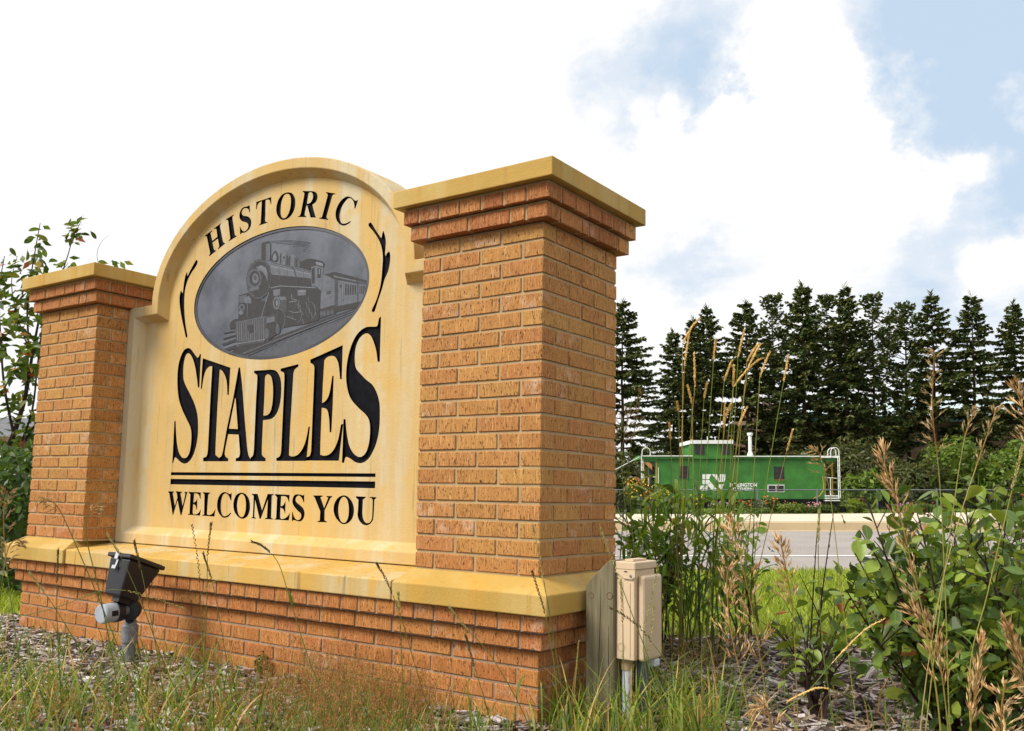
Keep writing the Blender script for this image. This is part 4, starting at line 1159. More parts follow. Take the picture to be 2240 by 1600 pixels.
M['tan'] = flat('tan_enamel', (.60, .465, .31), .45, 0, .4, .05, 7)
M['white_pvc'] = flat('white_pvc', (.62, .66, .74), .4, 0, .4, .05, 9)
bz0, bz1 = .2535, .606
ex0, ex1, ey0, ey1 = px1 + .001, px1 + .075, .165, .335
box = thing('electric_box', 'tan steel electric meter box mounted on the wooden post', 'electric box', (ex1 - .05, .25, 0))
b = MB(); b.box((ex0, ey0, bz0), (ex1, ey1, bz1 - .0285)); o = b.obj('enclosure', M['tan'], box); bevel_mesh(o.data, .004, 2)
b = MB(); b.box((ex1 + .0015, ey0 + .020, bz0 - .004), (ex1 + .030, ey1 + .004, bz1 - .048)); o = b.obj('cover', M['tan'], box); bevel_mesh(o.data, .012, 3)
b = MB()
b.box((ex0 - .002, ey0 - .006, bz1 - .028), (ex1 + .006, ey1 + .006, bz1))
o = b.obj('lid', M['tan'], box); bevel_mesh(o.data, .003, 1)
b = MB(); b.add([(ex0 + .002, ey0 - .0065, bz1 - .028), (ex1 + .005, ey0 - .0065, bz1 - .028), (ex1 + .005, ey0 - .0065, bz1 - .052), (ex1 - .008, ey0 - .0065, bz1 - .062), (ex0 + .034, ey0 - .0065, bz1 - .060), (ex0 + .016, ey0 - .0065, bz1 - .047), (ex0 + .002, ey0 - .0065, bz1 - .040)], [(0, 1, 2, 3, 4, 5, 6)][::-1])
vsb = list(b.v); b.add([(x, y + .006, z) for x, y, z in vsb], [(6, 5, 4, 3, 2, 1, 0)])
for i in range(7): b.face([vsb[i], (vsb[i][0], vsb[i][1] + .006, vsb[i][2]), (vsb[(i + 1) % 7][0], vsb[(i + 1) % 7][1] + .006, vsb[(i + 1) % 7][2]), vsb[(i + 1) % 7]])
b.obj('lid_flap', M['tan'], o)
b = MB(); ring_solid(b, (ex1 - .012, ey0 - .007, bz1 - .050), (0, -1, 0), [(0, .0048), (.003, .0045)], 10); b.obj('screw', M['grey_metal'], box)
b = MB(); b.box((ex0 + .036, ey0 - .0085, bz1 - .036), (ex0 + .048, ey0 - .0065, bz1 - .033)); b.obj('slot', M['dark_hole'], box)
for xx in (ex0 + .024, ex0 + .054):
    b = MB(); b.box((xx, ey0 - .0025, bz0 + .012), (xx + .0035, ey0 + .001, bz1 - .075)); b.obj('rib', M['tan'], box)
b = MB()
for a_ in range(24):
    t0, t1 = 2 * math.pi * a_ / 24, 2 * math.pi * (a_ + 1) / 24
    cxx, czz = ex0 + .022, bz0 + .045
    b.face([(cxx + r * math.cos(t), ey0 - .0035, czz + r * math.sin(t)) for r, t in ((.015, t0), (.015, t1), (.0135, t1), (.0135, t0))][::-1])
b.obj('knockout', flat('tan_shadow', (.30, .19, .09), .6), box)
b = MB(); b.box((ex0 + .02, ey0 + .03, bz1 + .001), (ex1 - .02, ey1 - .03, bz1 + .008)); b.obj('top_hub', M['tan'], box)
b = MB(); ring_solid(b, (ex0 + .024, ey0 + .040, bz0 - .040), (0, 0, 1), [(0, .0225), (.038, .0225)], 18); b.obj('coupling', flat('tan_dull', (.40, .29, .17), .6), box)
b = MB(); ring_solid(b, (ex0 + .024, ey0 + .040, -.1), (0, 0, 1), [(0, .0185), (.1 + bz0 - .038, .0185)], 18); b.obj('conduit', M['white_pvc'], box)
b = MB(); ring_solid(b, (ex0 + .046, ey0 + .110, -.1), (0, 0, 1), [(0, .026), (.1 + bz0 - .002, .026)], 18); b.obj('dark_conduit', flat('slate_pvc', (.11, .13, .165), .45), box)
b = MB(); b.box((ex1 - .005, ey1 - .050, bz0 - .034), (ex1 + .026, ey1 - .010, bz0 - .006)); o = b.obj('white_tag', M['white_pvc'], box); bevel_mesh(o.data, .004, 1)

# ------------------------------------------------------------------ ground, road, kerb, pavement
def m_ground():
    m, nt, b = mat_base('ground_soil', .95, .1); g = NT(nt); v = g.geo()
    c = g.mix(g.ramp(g.noise(v, 9, 5), .35, .7), (.060, .042, .032), (.13, .10, .080))
    g.col(c, b); g.bump(g.noise(v, 60, 4), .7, .02, b)
    return m


def m_turf(name, a, bb):
    m, nt, b = mat_base(name, .95, .05); g = NT(nt); v = g.geo()
    c = g.mix(g.ramp(g.noise(v, .9, 6, .65), .35, .65), a, bb)
    c = g.mix(g.ramp(g.noise(v, 30, 3), .3, .75, 0, .6), c, tuple(x * .45 for x in a))
    g.col(c, b); g.bump(g.noise(v, 40, 4), .9, .03, b)
    return m


def m_asphalt():
    m, nt, b = mat_base('asphalt_worn', .85, .25); g = NT(nt); v = g.geo()
    c = g.mix(g.ramp(g.noise(v, .6, 5), .3, .7), (.245, .22, .20), (.315, .285, .26))
    c = g.mix(g.ramp(g.noise(v, 55, 3, .7), .45, .62), c, (.36, .33, .315))
    c = g.mix(g.ramp(g.noise(v, 80, 2, .6), .60, .70, 0, .7), c, (.085, .078, .076))
    g.col(c, b); g.bump(g.noise(v, 120, 3), .6, .008, b)
    return m


def m_concrete(name, a, bb):
    m, nt, b = mat_base(name, .85, .2); g = NT(nt); v = g.geo()
    c = g.mix(g.ramp(g.noise(v, 1.1, 6, .65), .3, .7), a, bb)
    c = g.mix(g.ramp(g.noise(v, 40, 3), .55, .8, 0, .25), c, tuple(x * .6 for x in a))
    g.col(c, b); g.bump(g.noise(v, 90, 3), .3, .004, b)
    return m


M['soil'] = m_ground()
M['turf'] = m_turf('turf', (.15, .21, .022), (.26, .29, .035))
M['meadow'] = m_turf('meadow', (.05, .075, .018), (.10, .11, .03))
M['asphalt'] = m_asphalt()
M['concrete'] = m_concrete('pavement_concrete', (.54, .475, .36), (.62, .55, .43))
M['kerbc'] = m_concrete('kerb_concrete', (.40, .31, .19), (.47, .375, .24))


def strip(name, t0, t1, s0, s1, ds, dt, lift, mat, parent=None, zf=None):
    ss = np.arange(s0, s1 + ds * .5, ds); tt = np.linspace(t0, t1, max(2, int(round((t1 - t0) / dt)) + 1))
    b = MB()
    for s in ss:
        for t in tt:
            p = st(s, t); b.v.append((p.x, p.y, p.z + lift + (zf(s, t) if zf else 0)))
    nt_ = len(tt)
    for i in range(len(ss) - 1):
        for j in range(nt_ - 1):
            a = i * nt_ + j
            b.f.append((a, a + nt_, a + nt_ + 1, a + 1)); b.c.append(None); b.m.append(0)
    o = b.obj(name, mat, parent)
    return o


bump_ = lambda s, t: .018 * math.sin(s * 3.1 + t) * math.sin(t * 2.7 - s * .6)
# one ground sheet that runs to the horizon, in rings of growing size
gb = MB()
sv_ = sorted(set([-900, -400, -200, -120] + list(range(-70, 71, 4)) + [120, 200, 400, 900] + [x * .5 for x in range(-14, 20)]))
tv_ = sorted(set([-300, -60, -12] + [x * .5 for x in range(-6, 40)] + [20.5, 21.4, 22, 23, 25, 27, 29, 32, 35, 38, 41, 44, 46, 50, 55, 60, 64, 70, 80, 90, 120, 200, 400, 900, 1500]))
for s in sv_:
    for t in tv_:
        p = st(s, t); dz = -.03 if t > 9.5 else 0
        gb.v.append((p.x, p.y, p.z + dz - .012))
for i in range(len(sv_) - 1):
    for j in range(len(tv_) - 1):
        a = i * len(tv_) + j
        gb.f.append((a, a + len(tv_), a + len(tv_) + 1, a + 1)); gb.c.append(None)
        gb.m.append(0 if tv_[j] < 5.2 else 1)
ground = tag(gb.obj('ground', [M['soil'], M['meadow']]), kind='structure')
tag(strip('lawn', 5.3, 10.35, -16, 26, .5, .4, .004, M['turf']), kind='structure')
tag(strip('road', 10.25, 21.42, -90, 90, 4, 2.8, .004, M['asphalt']), kind='structure')
M['white_paint'] = flat('road_paint_white', (.78, .77, .74), .7, 0, .2, .06, 5)
M['yellow_paint'] = flat('road_paint_yellow', (.62, .43, .12), .7, 0, .2, .1, 5)
tag(strip('road_edge_line', 12.62, 12.78, -90, 90, 4, 1, .010, M['white_paint']), kind='structure')
tag(strip('road_kerb_line', 21.02, 21.13, -90, 90, 4, 1, .010, M['yellow_paint']), kind='structure')
kerb = tag(strip('gutter', 21.15, 21.44, -90, 90, 4, 1, .010, M['kerbc']), kind='structure')
for i in range(22):
    s0 = -18 + i * 3.05
    b = MB(); pts = []
    for s in (s0, s0 + 3.03):
        z = tilt(s, 21.5)
        for t, dz in ((21.44, -.05), (21.44, .02), (21.48, .185), (21.53, .205), (21.95, .208), (21.95, -.05)):
            p = st(s, t); pts.append((p.x, p.y, z + dz))
    b.add(pts, [(0, 6, 7, 1), (1, 7, 8, 2), (2, 8, 9, 3), (3, 9, 10, 4), (4, 10, 11, 5), (5, 4, 3, 2, 1, 0), (6, 7, 8, 9, 10, 11)])
    b.obj('kerb_stone', M['kerbc'], kerb)
pave = tag(strip('pavement', 21.96, 27.0, -60, 60, 4, 2, -.02, M['kerbc']), kind='structure')
for i in range(22):
    s0 = -18 + i * 3.05
    for (ta, tb) in ((21.96, 24.4), (24.42, 26.9)):
        b = MB(); pts = []
        far = .9 if ta > 24 else 0
        for s in (s0 + .012, s0 + 3.03):
            for t in (ta, tb + (far * max(0, (s - 9)) * .28)):
                p = st(s, t); zz = .208 + (t - 21.96) * .012 + tilt(s, t); pts += [(p.x, p.y, zz), (p.x, p.y, zz - .09)]
        b.add(pts, [(0, 2, 6, 4), (1, 5, 7, 3), (0, 4, 5, 1), (2, 3, 7, 6), (0, 1, 3, 2), (4, 6, 7, 5)])
        b.obj('paving_slab', M['concrete'], pave)

# ------------------------------------------------------------------ chain link fence
M['galv'] = flat('galvanised_wire', (.19, .20, .21), .5, .4, .5, .1, 8)
FT = 38.0
fz = lambda s: .843 + (1081 - 1072) * FT / 2018 + .0199 * s
f0 = st(6, FT)
fence = thing('chain_link_fence', 'low grey chain link fence in front of the green caboose', 'fence', f0)
b = MB(); fs0, fs1 = 4.0, 30.0
b.tube([Vector((*st(s, FT)[:2], fz(s))) for s in (fs0, 12, 20, fs1)], .022, 8); b.obj('top_rail', M['galv'], fence)
s = fs0
while s <= fs1:
    b = MB(); p = st(s, FT); b.tube([(p.x, p.y, p.z - .1), (p.x, p.y, fz(s) + .05)], .032, 8); b.obj('fence_post', M['galv'], fence); s += 2.45
b = MB(); dsp = .11
n = int((fs1 - fs0) / dsp)
for i in range(-12, n):
    for sg in (1, -1):
        s0 = fs0 + i * dsp; hgt = .86
        sa, sb2 = (s0, s0 + hgt) if sg > 0 else (s0 + hgt, s0)
        za, zb = 0, hgt
        if sa < fs0 or sb2 < fs0 or sa > fs1 or sb2 > fs1: continue
        pa, pb = st(sa, FT - .03), st(sb2, FT - .03)
        b.ribbon([(pa.x, pa.y, fz(sa) - hgt + za), (pb.x, pb.y, fz(sb2) - hgt + zb)], [.003, .003], UV_R)
b.obj('wire_mesh', M['galv'], fence)

# ------------------------------------------------------------------ the green caboose
M['cab_green'] = flat('caboose_green', (.046, .195, .030), .5, 0, .4, .22, 1.6)
M['cab_white'] = flat('caboose_white', (.85, .85, .83), .6, 0, .3, .08, 3)
M['cab_yellow'] = flat('caboose_yellow', (.50, .28, .03), .6, 0, .3, .15, 3)
M['cab_dark'] = flat('underframe_dark', (.018, .017, .019), .8, 0, .2, .3, 4)
M['win_dark'] = flat('window_dark', (.022, .019, .024), .25, 0, .5, .3, 3)
CD = 52.0
KX = CD / 2018.11
c0 = at(1620, 1092, CD)
caz = c0.z
cr = ROT @ Vector((1, 0, 0))
cf = Vector((-cr.y, cr.x, 0)).normalized(); cr = Vector((cr.x, cr.y, 0)).normalized()


def cb(px, py, d=0.0):
    """caboose side drawn at its true size: photo position on the near side, d metres back"""
    return c0 + cr * ((px - 1620) * KX) + cf * d + Vector((0, 0, (1092 - py) * KX + .0199 * (px - 1620) * KX))


cab = thing('caboose', 'green railway caboose with white roof trim behind the chain link fence', 'caboose', (c0.x, c0.y, caz - 1.0))
DW = 2.9


def cbox(name, x0, x1, y0, y1, d0, d1, mat, parent=cab):
    b = MB()
    v = [cb(x, y, d) for d in (d0, d1) for x, y in ((x0, y1), (x1, y1), (x1, y0), (x0, y0))]
    b.add(v, [(0, 1, 2, 3), (7, 6, 5, 4), (1, 0, 4, 5), (2, 1, 5, 6), (3, 2, 6, 7), (0, 3, 7, 4)])
    return b.obj(name, mat, parent)


body = cbox('body', 1438, 1805, 1004, 1092, 0, DW, M['cab_green'])
cbox('roof', 1404.5, 1833, 999, 1004.4, -.12, DW + .12, M['cab_green'])
b = MB()
ridge = [cb(1404.5, 999, 0), cb(1833, 999, 0), cb(1833, 999, DW), cb(1404.5, 999, DW), cb(1404.5, 995, DW / 2), cb(1833, 995, DW / 2)]
b.add(ridge, [(0, 1, 5, 4), (2, 3, 4, 5), (1, 2, 5), (3, 0, 4)]); b.obj('roof_crown', M['cab_green'], cab)
cbox('roof_edge', 1402, 1515, 997.2, 999.2, -.18, -.13, M['cab_white'])
cbox('roof_edge', 1604, 1806, 998, 1000, -.18, -.13, M['cab_white'])
cbox('end_valance', 1406, 1438, 1004.4, 1010, -.05, .03, M['cab_green']); cbox('end_valance', 1805, 1830, 1004.4, 1010, -.05, .03, M['cab_green'])
cbox('end_plate', 1796, 1834, 998, 1002.4, -.22, -.14, M['cab_white'])
cup = cbox('cupola', 1516, 1602, 971, 999, .02, DW - .05, M['cab_green'])
cbox('cupola_wall', 1512.5, 1518, 967, 1004, -.03, .6, M['cab_green'], cup)
cbox('cupola_roof', 1511, 1604, 963.5, 971.4, -.15, DW + .1, M['cab_white'], cup)
for x0, x1 in ((1522, 1542), (1579, 1598)): cbox('cupola_window', x0, x1, 974, 995, -.0, .05, M['win_dark'], cup)
cbox('marker_lamp', 1511.5, 1516, 960.5, 964, -.1, .02, M['cab_yellow'], cup); cbox('marker_lamp', 1598, 1603, 960.5, 964, -.1, .02, M['cab_yellow'], cup)
b = MB(); b.tube([cb(1551, 964, .3), cb(1551, 954.5, .3)], .018, 5); b.tube([cb(1568.5, 964, .3), cb(1568.5, 955, .3)], .018, 5); b.obj('antenna', M['cab_white'], cup)
b = MB()
ring_solid(b, cb(1652.5, 1000, .9), (0, 0, 1), [(0, .20), (.18, .17), (.28, .125), (.34, .10), (1.25, .10), (1.27, .155), (1.40, .165), (1.42, .14)], 16)
b.obj('chimney', M['cab_white'], cab)
for x0, x1, y0, y1 in ((1485.5, 1507, 1020, 1048), (1693.5, 1716, 1021, 1050)):
    w_ = cbox('window', x0, x1, y0, y1, -.015, .05, M['win_dark'])
    cbox('window_frame', x0 - 1, x1 + 1, y0 - 1.2, y0, -.03, .03, M['cab_green'], w_); cbox('window_frame', x0 - 1, x1 + 1, y1, y1 + 1, -.03, .03, M['cab_yellow'] if x0 > 1600 else M['cab_green'], w_)
    cbox('window_bar', x0, x1, (y0 + y1) / 2 - .3, (y0 + y1) / 2 + .3, -.022, .03, M['cab_dark'], w_)
sw = cbox('battery_window', 1679.5, 1716, 1061, 1077, -.02, .04, M['cab_white'])
cbox('pane', 1681, 1696.6, 1062.6, 1075.4, -.03, .02, M['win_dark'], sw); cbox('pane', 1698.4, 1714.6, 1062.6, 1075.4, -.03, .02, M['win_dark'], sw)


def cpoly(name, pts, mat, parent=cab, d=-.012):
    b = MB(); b.face([cb(x, y, d) for x, y in pts]); return b.obj(name, mat, parent)


for px in (1468, 1528, 1590, 1665, 1728, 1772):
    cbox('side_seam', px - .35, px + .35, 1005, 1091.5, -.008, .01, M['cab_green'], body)
for yy in (1006.5, 1088.5): cbox('rivet_strip', 1438.5, 1804.5, yy - .7, yy + .7, -.010, .01, M['cab_green'], body)
zq = lambda x, y: (1330 + x / 3.556, 880 + y / 3.556)
lg = MB()
for poly in ([(735, 562), (806, 562), (790, 590), (790, 600), (735, 600)], [(808, 562), (846, 562), (872, 612), (872, 562), (914, 562), (914, 600), (905, 622), (860, 622)],
             [(708, 690), (722, 650), (775, 650), (775, 690)], [(735, 606), (786, 606), (856, 690), (812, 690), (770, 640), (735, 640)], [(862, 640), (905, 640), (880, 690), (862, 690)]):
    lg.face([cb(*zq(x, y), -.012) for x, y in poly])
lgo = lg.obj('emblem', M['cab_white'], cab); lgo['label'] = 'white interlocking railway emblem on the green side'


def sidetext(txt, x0, x1, y0, y1):
    cu_ = bpy.data.curves.new('lettering', 'FONT'); cu_.body = txt; cu_.size = 1.0; cu_.offset = .03; cu_.extrude = .006
    to = bpy.data.objects.new('lettering_tmp', cu_); C.objects.link(to)
    dg = bpy.context.evaluated_depsgraph_get()
    me = bpy.data.meshes.new_from_object(to.evaluated_get(dg))
    bpy.data.objects.remove(to); bpy.data.curves.remove(cu_)
    co = np.array([v.co[:] for v in me.vertices]); lo_, hi_ = co.min(0), co.max(0)
    for v in me.vertices:
        u = (v.co.x - lo_[0]) / (hi_[0] - lo_[0]); w = (v.co.y - lo_[1]) / (hi_[1] - lo_[1])
        v.co = cb(x0 + (x1 - x0) * u, y1 + (y0 - y1) * w, -.008 - v.co.z)
    me.name = 'lettering'; me.materials.clear(); me.materials.append(M['cab_white'])
    o = link(bpy.data.objects.new('lettering', me), cab, (0, 0, 0)); o['label'] = 'white lettering reading ' + txt
    return o


sidetext('BURLINGTON', 1596, 1656, 1057.2, 1065.4)
sidetext('NORTHERN', 1596, 1648, 1067, 1074.2)
# underframe, trucks and wheels
cbox('underframe', 1410, 1830, 1092.3, 1099, .25, DW - .25, M['cab_dark'])
for xc in (1490, 1760):
    tk = cbox('truck_frame', xc - 42, xc + 42, 1104, 1111, .35, DW - .35, M['cab_dark'])
    for dx in (-24, 24):
        for d in (.5, DW - .5):
            b = MB(); ring_solid(b, cb(xc + dx, 1113, d - .06), cf, [(0, .42), (.10, .42), (.10, .46), (.13, .46)], 20); b.obj('wheel', M['cab_dark'], tk)
# end platforms, posts, ladders and railings
for x0, x1 in ((1404, 1438), (1805, 1833)):
    pl = cbox('end_platform', x0, x1, 1087, 1091, .05, DW - .05, M['cab_dark'])
for px in (1409.5, 1436): cbox('platform_post', px - 1.1, px + 1.1, 1010, 1088, .0, .06, M['cab_yellow'])
for px in (1810, 1826): cbox('platform_post', px - 1.2, px + 1.2, 1010, 1088, .3, .36, M['cab_yellow'])
cbox('end_door', 1806, 1811, 1020, 1086, .9, 1.7, M['cab_dark']); cbox('end_door', 1432, 1437.5, 1020, 1086, .9, 1.7, M['cab_dark'])


def cladder(x0, x1, d, ytop, ybot, hoop):
    b = MB()
    for x in (x0, x1): b.tube([cb(x, ybot, d), cb(x, ytop, d)], .022, 6)
    y = ybot - 4
    while y > 1003: b.tube([cb(x0, y, d), cb(x1, y, d)], .018, 5); y -= 11
    xm, r = (x0 + x1) / 2 + hoop[1], hoop[0]
    for dd in hoop[2]:
        b.tube([cb(xm + r, ytop, d + dd)] + [cb(xm + r * math.cos(a), hoop[3] - r * math.sin(a), d + dd) for a in [math.pi * i / 8 for i in range(9)]] + [cb(xm - r, ytop + 2, d + dd)], .022, 6)
    return b.obj('ladder', M['cab_white'], cab)


cladder(1402.5, 1406, -.1, 999, 1060, (9, 8.6, (0,), 989))
cladder(1831, 1834.5, -.25, 999, 1090, (9, -8, (0, .45), 989))
b = MB(); b.tube([cb(1799.5, 1042, -.06), cb(1801.5, 1060, -.08), cb(1800, 1074, -.08), cb(1792, 1085, -.08), cb(1778, 1091, -.08)], .026, 6); b.obj('grab_rail', M['cab_yellow'], cab)
b = MB()
for x in (1806, 1819): b.tube([cb(x, 1045, .1), cb(x, 1088, .1)], .022, 5)
b.tube([cb(1806, 1045, .1), cb(1833, 1047, .1)], .022, 5); b.obj('railing', M['cab_white'], cab)
b = MB()
for x in (1404, 1420): b.tube([cb(x, 1040, .1), cb(x, 1088, .1)], .022, 5)
b.tube([cb(1404, 1044, .1), cb(1436, 1044, .1)], .022, 5); b.tube([cb(1440, 1023, -.04), cb(1440, 1080, -.04)], .02, 5); b.obj('railing', M['cab_white'], cab)
for k in range(3): cbox('step', 1804 - k * 0, 1832, 1084 + k * 5, 1086.4 + k * 5, -.25 - .05 * k, .3, M['cab_white'])
b = MB(); b.tube([cb(1400, 1000, .2), at(1280, 1062, 50)], .018, 5); b.obj('guy_wire', M['cab_white'], cab)
rl = thing('railway_track', 'rusty rails under the green caboose', 'track', (c0.x, c0.y, caz - 1.2))
for d in (.75, 2.2):
    b = MB(); v = [cb(x, y, d + dd) for dd in (0, .08) for x, y in ((1330, 1131.5), (1930, 1131.5), (1930, 1128), (1330, 1128))]
    b.add(v, [(0, 1, 2, 3), (7, 6, 5, 4), (1, 0, 4, 5), (2, 1, 5, 6), (3, 2, 6, 7), (0, 3, 7, 4)]); b.obj('rail', flat('rail_rust', (.12, .06, .035), .7, .3), rl)

# ------------------------------------------------------------------ big shed behind the spruces, and the house at the far left
M['shed_roof'] = flat('shed_roof_pale', (.46, .56, .58), .5, .1, .4, .08, .3)
M['shed_dark'] = flat('shed_fascia_green', (.022, .050, .045), .7, 0, .3, .2, 1)
M['shed_wall'] = flat('shed_wall_brown', (.085, .055, .036), .85, 0, .2, .25, .6)  # brown darkened: the shade on this wall is put into its colour
BT = 98.0
kz = BT / 2018.11


def far(px, py, t):
    """point t metres across the street frame"""
    return at(px, py, t)


shed = thing('metal_shed', 'long shed with a pale metal roof and dark eave behind the row of spruces', 'shed', at(1800, 1090, BT))
dep = UV_F * 22
w0, w1 = 1690, 2330
b = MB()
A, B_ = far(w0, 912, BT), far(w1, 912, BT)
A2, B2 = far(w0, 868, BT + 11), far(w1, 868, BT + 11)
nseam = 40
for i in range(nseam):
    t0, t1 = i / nseam, (i + 1) / nseam
    p = A.lerp(B_, t0); q = A.lerp(B_, t1 - .004); p2 = A2.lerp(B2, t0); q2 = A2.lerp(B2, t1 - .004)
    b.face([p, q, q2, p2]); b.face([q, A.lerp(B_, t1) + Vector((0, 0, .05)), A2.lerp(B2, t1) + Vector((0, 0, .05)), q2])
b.face([A2, B2, B_ + UV_F * 22, A + UV_F * 22]); b.obj('roof', M['shed_roof'], shed)
b = MB(); b.add([far(w0, 910, BT - .6), far(w1, 910, BT - .6), far(w1, 923, BT - .6), far(w0, 923, BT - .6)] + [far(w0, 910, BT), far(w1, 910, BT), far(w1, 923, BT), far(w0, 923, BT)], [(3, 2, 1, 0), (4, 5, 6, 7), (0, 1, 5, 4), (2, 3, 7, 6)])
b.obj('eave', M['shed_dark'], shed)
b = MB(); g0, g1 = far(w0, 1100, BT), far(w1, 1100, BT)
b.face([g0, g1, far(w1, 922, BT), far(w0, 922, BT)]); b.face([g0, far(w0, 922, BT), A2, A + UV_F * 22, g0 + UV_F * 22]); b.face([g1, far(w1, 922, BT), B2, B_ + UV_F * 22, g1 + UV_F * 22])
b.obj('wall', M['shed_wall'], shed)

M['siding'] = flat('tan_siding', (.42, .33, .22), .8, 0, .2, .1, 2)
M['grey_roof'] = flat('grey_shingle', (.15, .155, .17), .85, 0, .2, .2, 3)
HD = 46.0
hs = thing('roadside_building', 'tan sided building with a grey hipped roof beyond the leafy tree', 'building', at(20, 1075, HD))
u_ = ROT @ Vector((1, 0, 0)); u_ = Vector((u_.x, u_.y, 0)).normalized(); f_ = Vector((-u_.y, u_.x, 0))
p0 = at(-330, 1085, HD); p1 = at(95, 1085, HD); top = at(95, 958, HD).z
b = MB(); L_ = (p1 - p0).length
nb = 60
for i in range(nb):
    a, c_ = p0.lerp(p1, i / nb), p0.lerp(p1, (i + 1) / nb)
    off = f_ * (-.03 if i % 2 else 0)
    b.face([Vector((a.x, a.y, -1)) + off, Vector((c_.x, c_.y, -1)) + off, Vector((c_.x, c_.y, top)) + off, Vector((a.x, a.y, top)) + off])
b.face([Vector((p1.x, p1.y, -1)), Vector((*(p1 + f_ * 9)[:2], -1)), Vector((*(p1 + f_ * 9)[:2], top)), Vector((p1.x, p1.y, top))])
b.face([Vector((p0.x, p0.y, -1)), Vector((*(p0 + f_ * 9)[:2], -1)), Vector((*(p0 + f_ * 9)[:2], top)), Vector((p0.x, p0.y, top))])
b.obj('wall', M['siding'], hs)
b = MB(); rt = at(60, 926, HD).z
e0, e1 = p0 - u_ * .6 - f_ * .6, p1 + u_ * .5 - f_ * .6
q0, q1 = p0 - u_ * .6 + f_ * 9.6, p1 + u_ * .5 + f_ * 9.6
zz = lambda p, z: Vector((p.x, p.y, z))
r0, r1 = p0 + u_ * 2 + f_ * 4.5, p1 - u_ * 1.5 + f_ * 4.5
b.face([zz(e0, top), zz(e1, top), zz(r1, rt + .6), zz(r0, rt + .6)]); b.face([zz(e1, top), zz(q1, top), zz(r1, rt + .6)]); b.face([zz(q1, top), zz(q0, top), zz(r0, rt + .6), zz(r1, rt + .6)]); b.face([zz(q0, top), zz(e0, top), zz(r0, rt + .6)])
b.face([zz(e0, top - .02), zz(q0, top - .02), zz(q1, top - .02), zz(e1, top - .02)]); b.obj('roof', M['grey_roof'], hs)
b = MB(); b.face([zz(e0, top + .01) - f_ * .01, zz(e1, top + .01) - f_ * .01, zz(e1, top - .22) - f_ * .01, zz(e0, top - .22) - f_ * .01]); b.obj('fascia', flat('brown_fascia', (.20, .09, .06), .8), hs)
for px in (-30, 62):
    w_ = MB(); a = at(px, 1000, HD) - f_ * .05; w_.add([a, a + u_ * .9, a + u_ * .9 - Vector((0, 0, 1.1)), a - Vector((0, 0, 1.1))], [(3, 2, 1, 0)]); w_.obj('window', M['win_dark'], hs)

# parked white van with a blue mark
VD = 36.0
vb = at(30, 1060, VD)
van = thing('parked_van', 'white van with a blue mark parked before the tan building', 'van', (vb.x, vb.y, vb.z - .4))
M['van_white'] = flat('van_white', (.72, .74, .78), .35, 0, .5, .03, 2)
M['van_blue'] = flat('van_blue', (.02, .10, .45), .4, 0, .4, .1, 4)
vx = lambda a, d, z: vb + u_ * a + f_ * d + Vector((0, 0, z))
side = [(-2.3, -.15), (.62, -.15), (.62, .30), (.50, .62), (.42, 1.0), (.25, 1.1), (-2.3, 1.1)]
b = MB(); b.face([vx(a, 0, z) for a, z in side]); b.face([vx(a, 1.8, z) for a, z in reversed(side)])
for i in range(len(side)):
    p, q = side[i], side[(i + 1) % len(side)]
    b.face([vx(p[0], 0, p[1]), vx(p[0], 1.8, p[1]), vx(q[0], 1.8, q[1]), vx(q[0], 0, q[1])])
vo = b.obj('body', M['van_white'], van); bevel_mesh(vo.data, .05, 2)
b = MB(); b.add([vx(a, -.012, z) for a, z in ((.05, .45), (.28, .45), (.30, .70), (.20, .85), (.06, .80))], [(0, 1, 2, 3, 4)]); b.obj('blue_mark', M['van_blue'], van)
b = MB(); b.add([vx(a, -.012, z) for a, z in ((-1.6, .55), (-.6, .55), (-.6, .95), (-1.6, .95))], [(0, 1, 2, 3)]); b.obj('side_window', M['win_dark'], van)
for a in (-1.7, .1):
    b = MB(); ring_solid(b, vx(a, -.02, -.18), f_, [(0, .2), (.01, .3), (.2, .3)], 18); w_ = b.obj('wheel', M['cab_dark'], van)
    b = MB(); ring_solid(b, vx(a, -.035, -.18), f_, [(0, .16), (.02, .17)], 14); b.obj('rim', M['grey_metal'], w_)

# ------------------------------------------------------------------ spruces behind the caboose
def jit(c, r, a=.2):
    k = r.uniform(1 - a, 1 + a); return (c[0] * k, c[1] * k * r.uniform(.92, 1.08), c[2] * k)


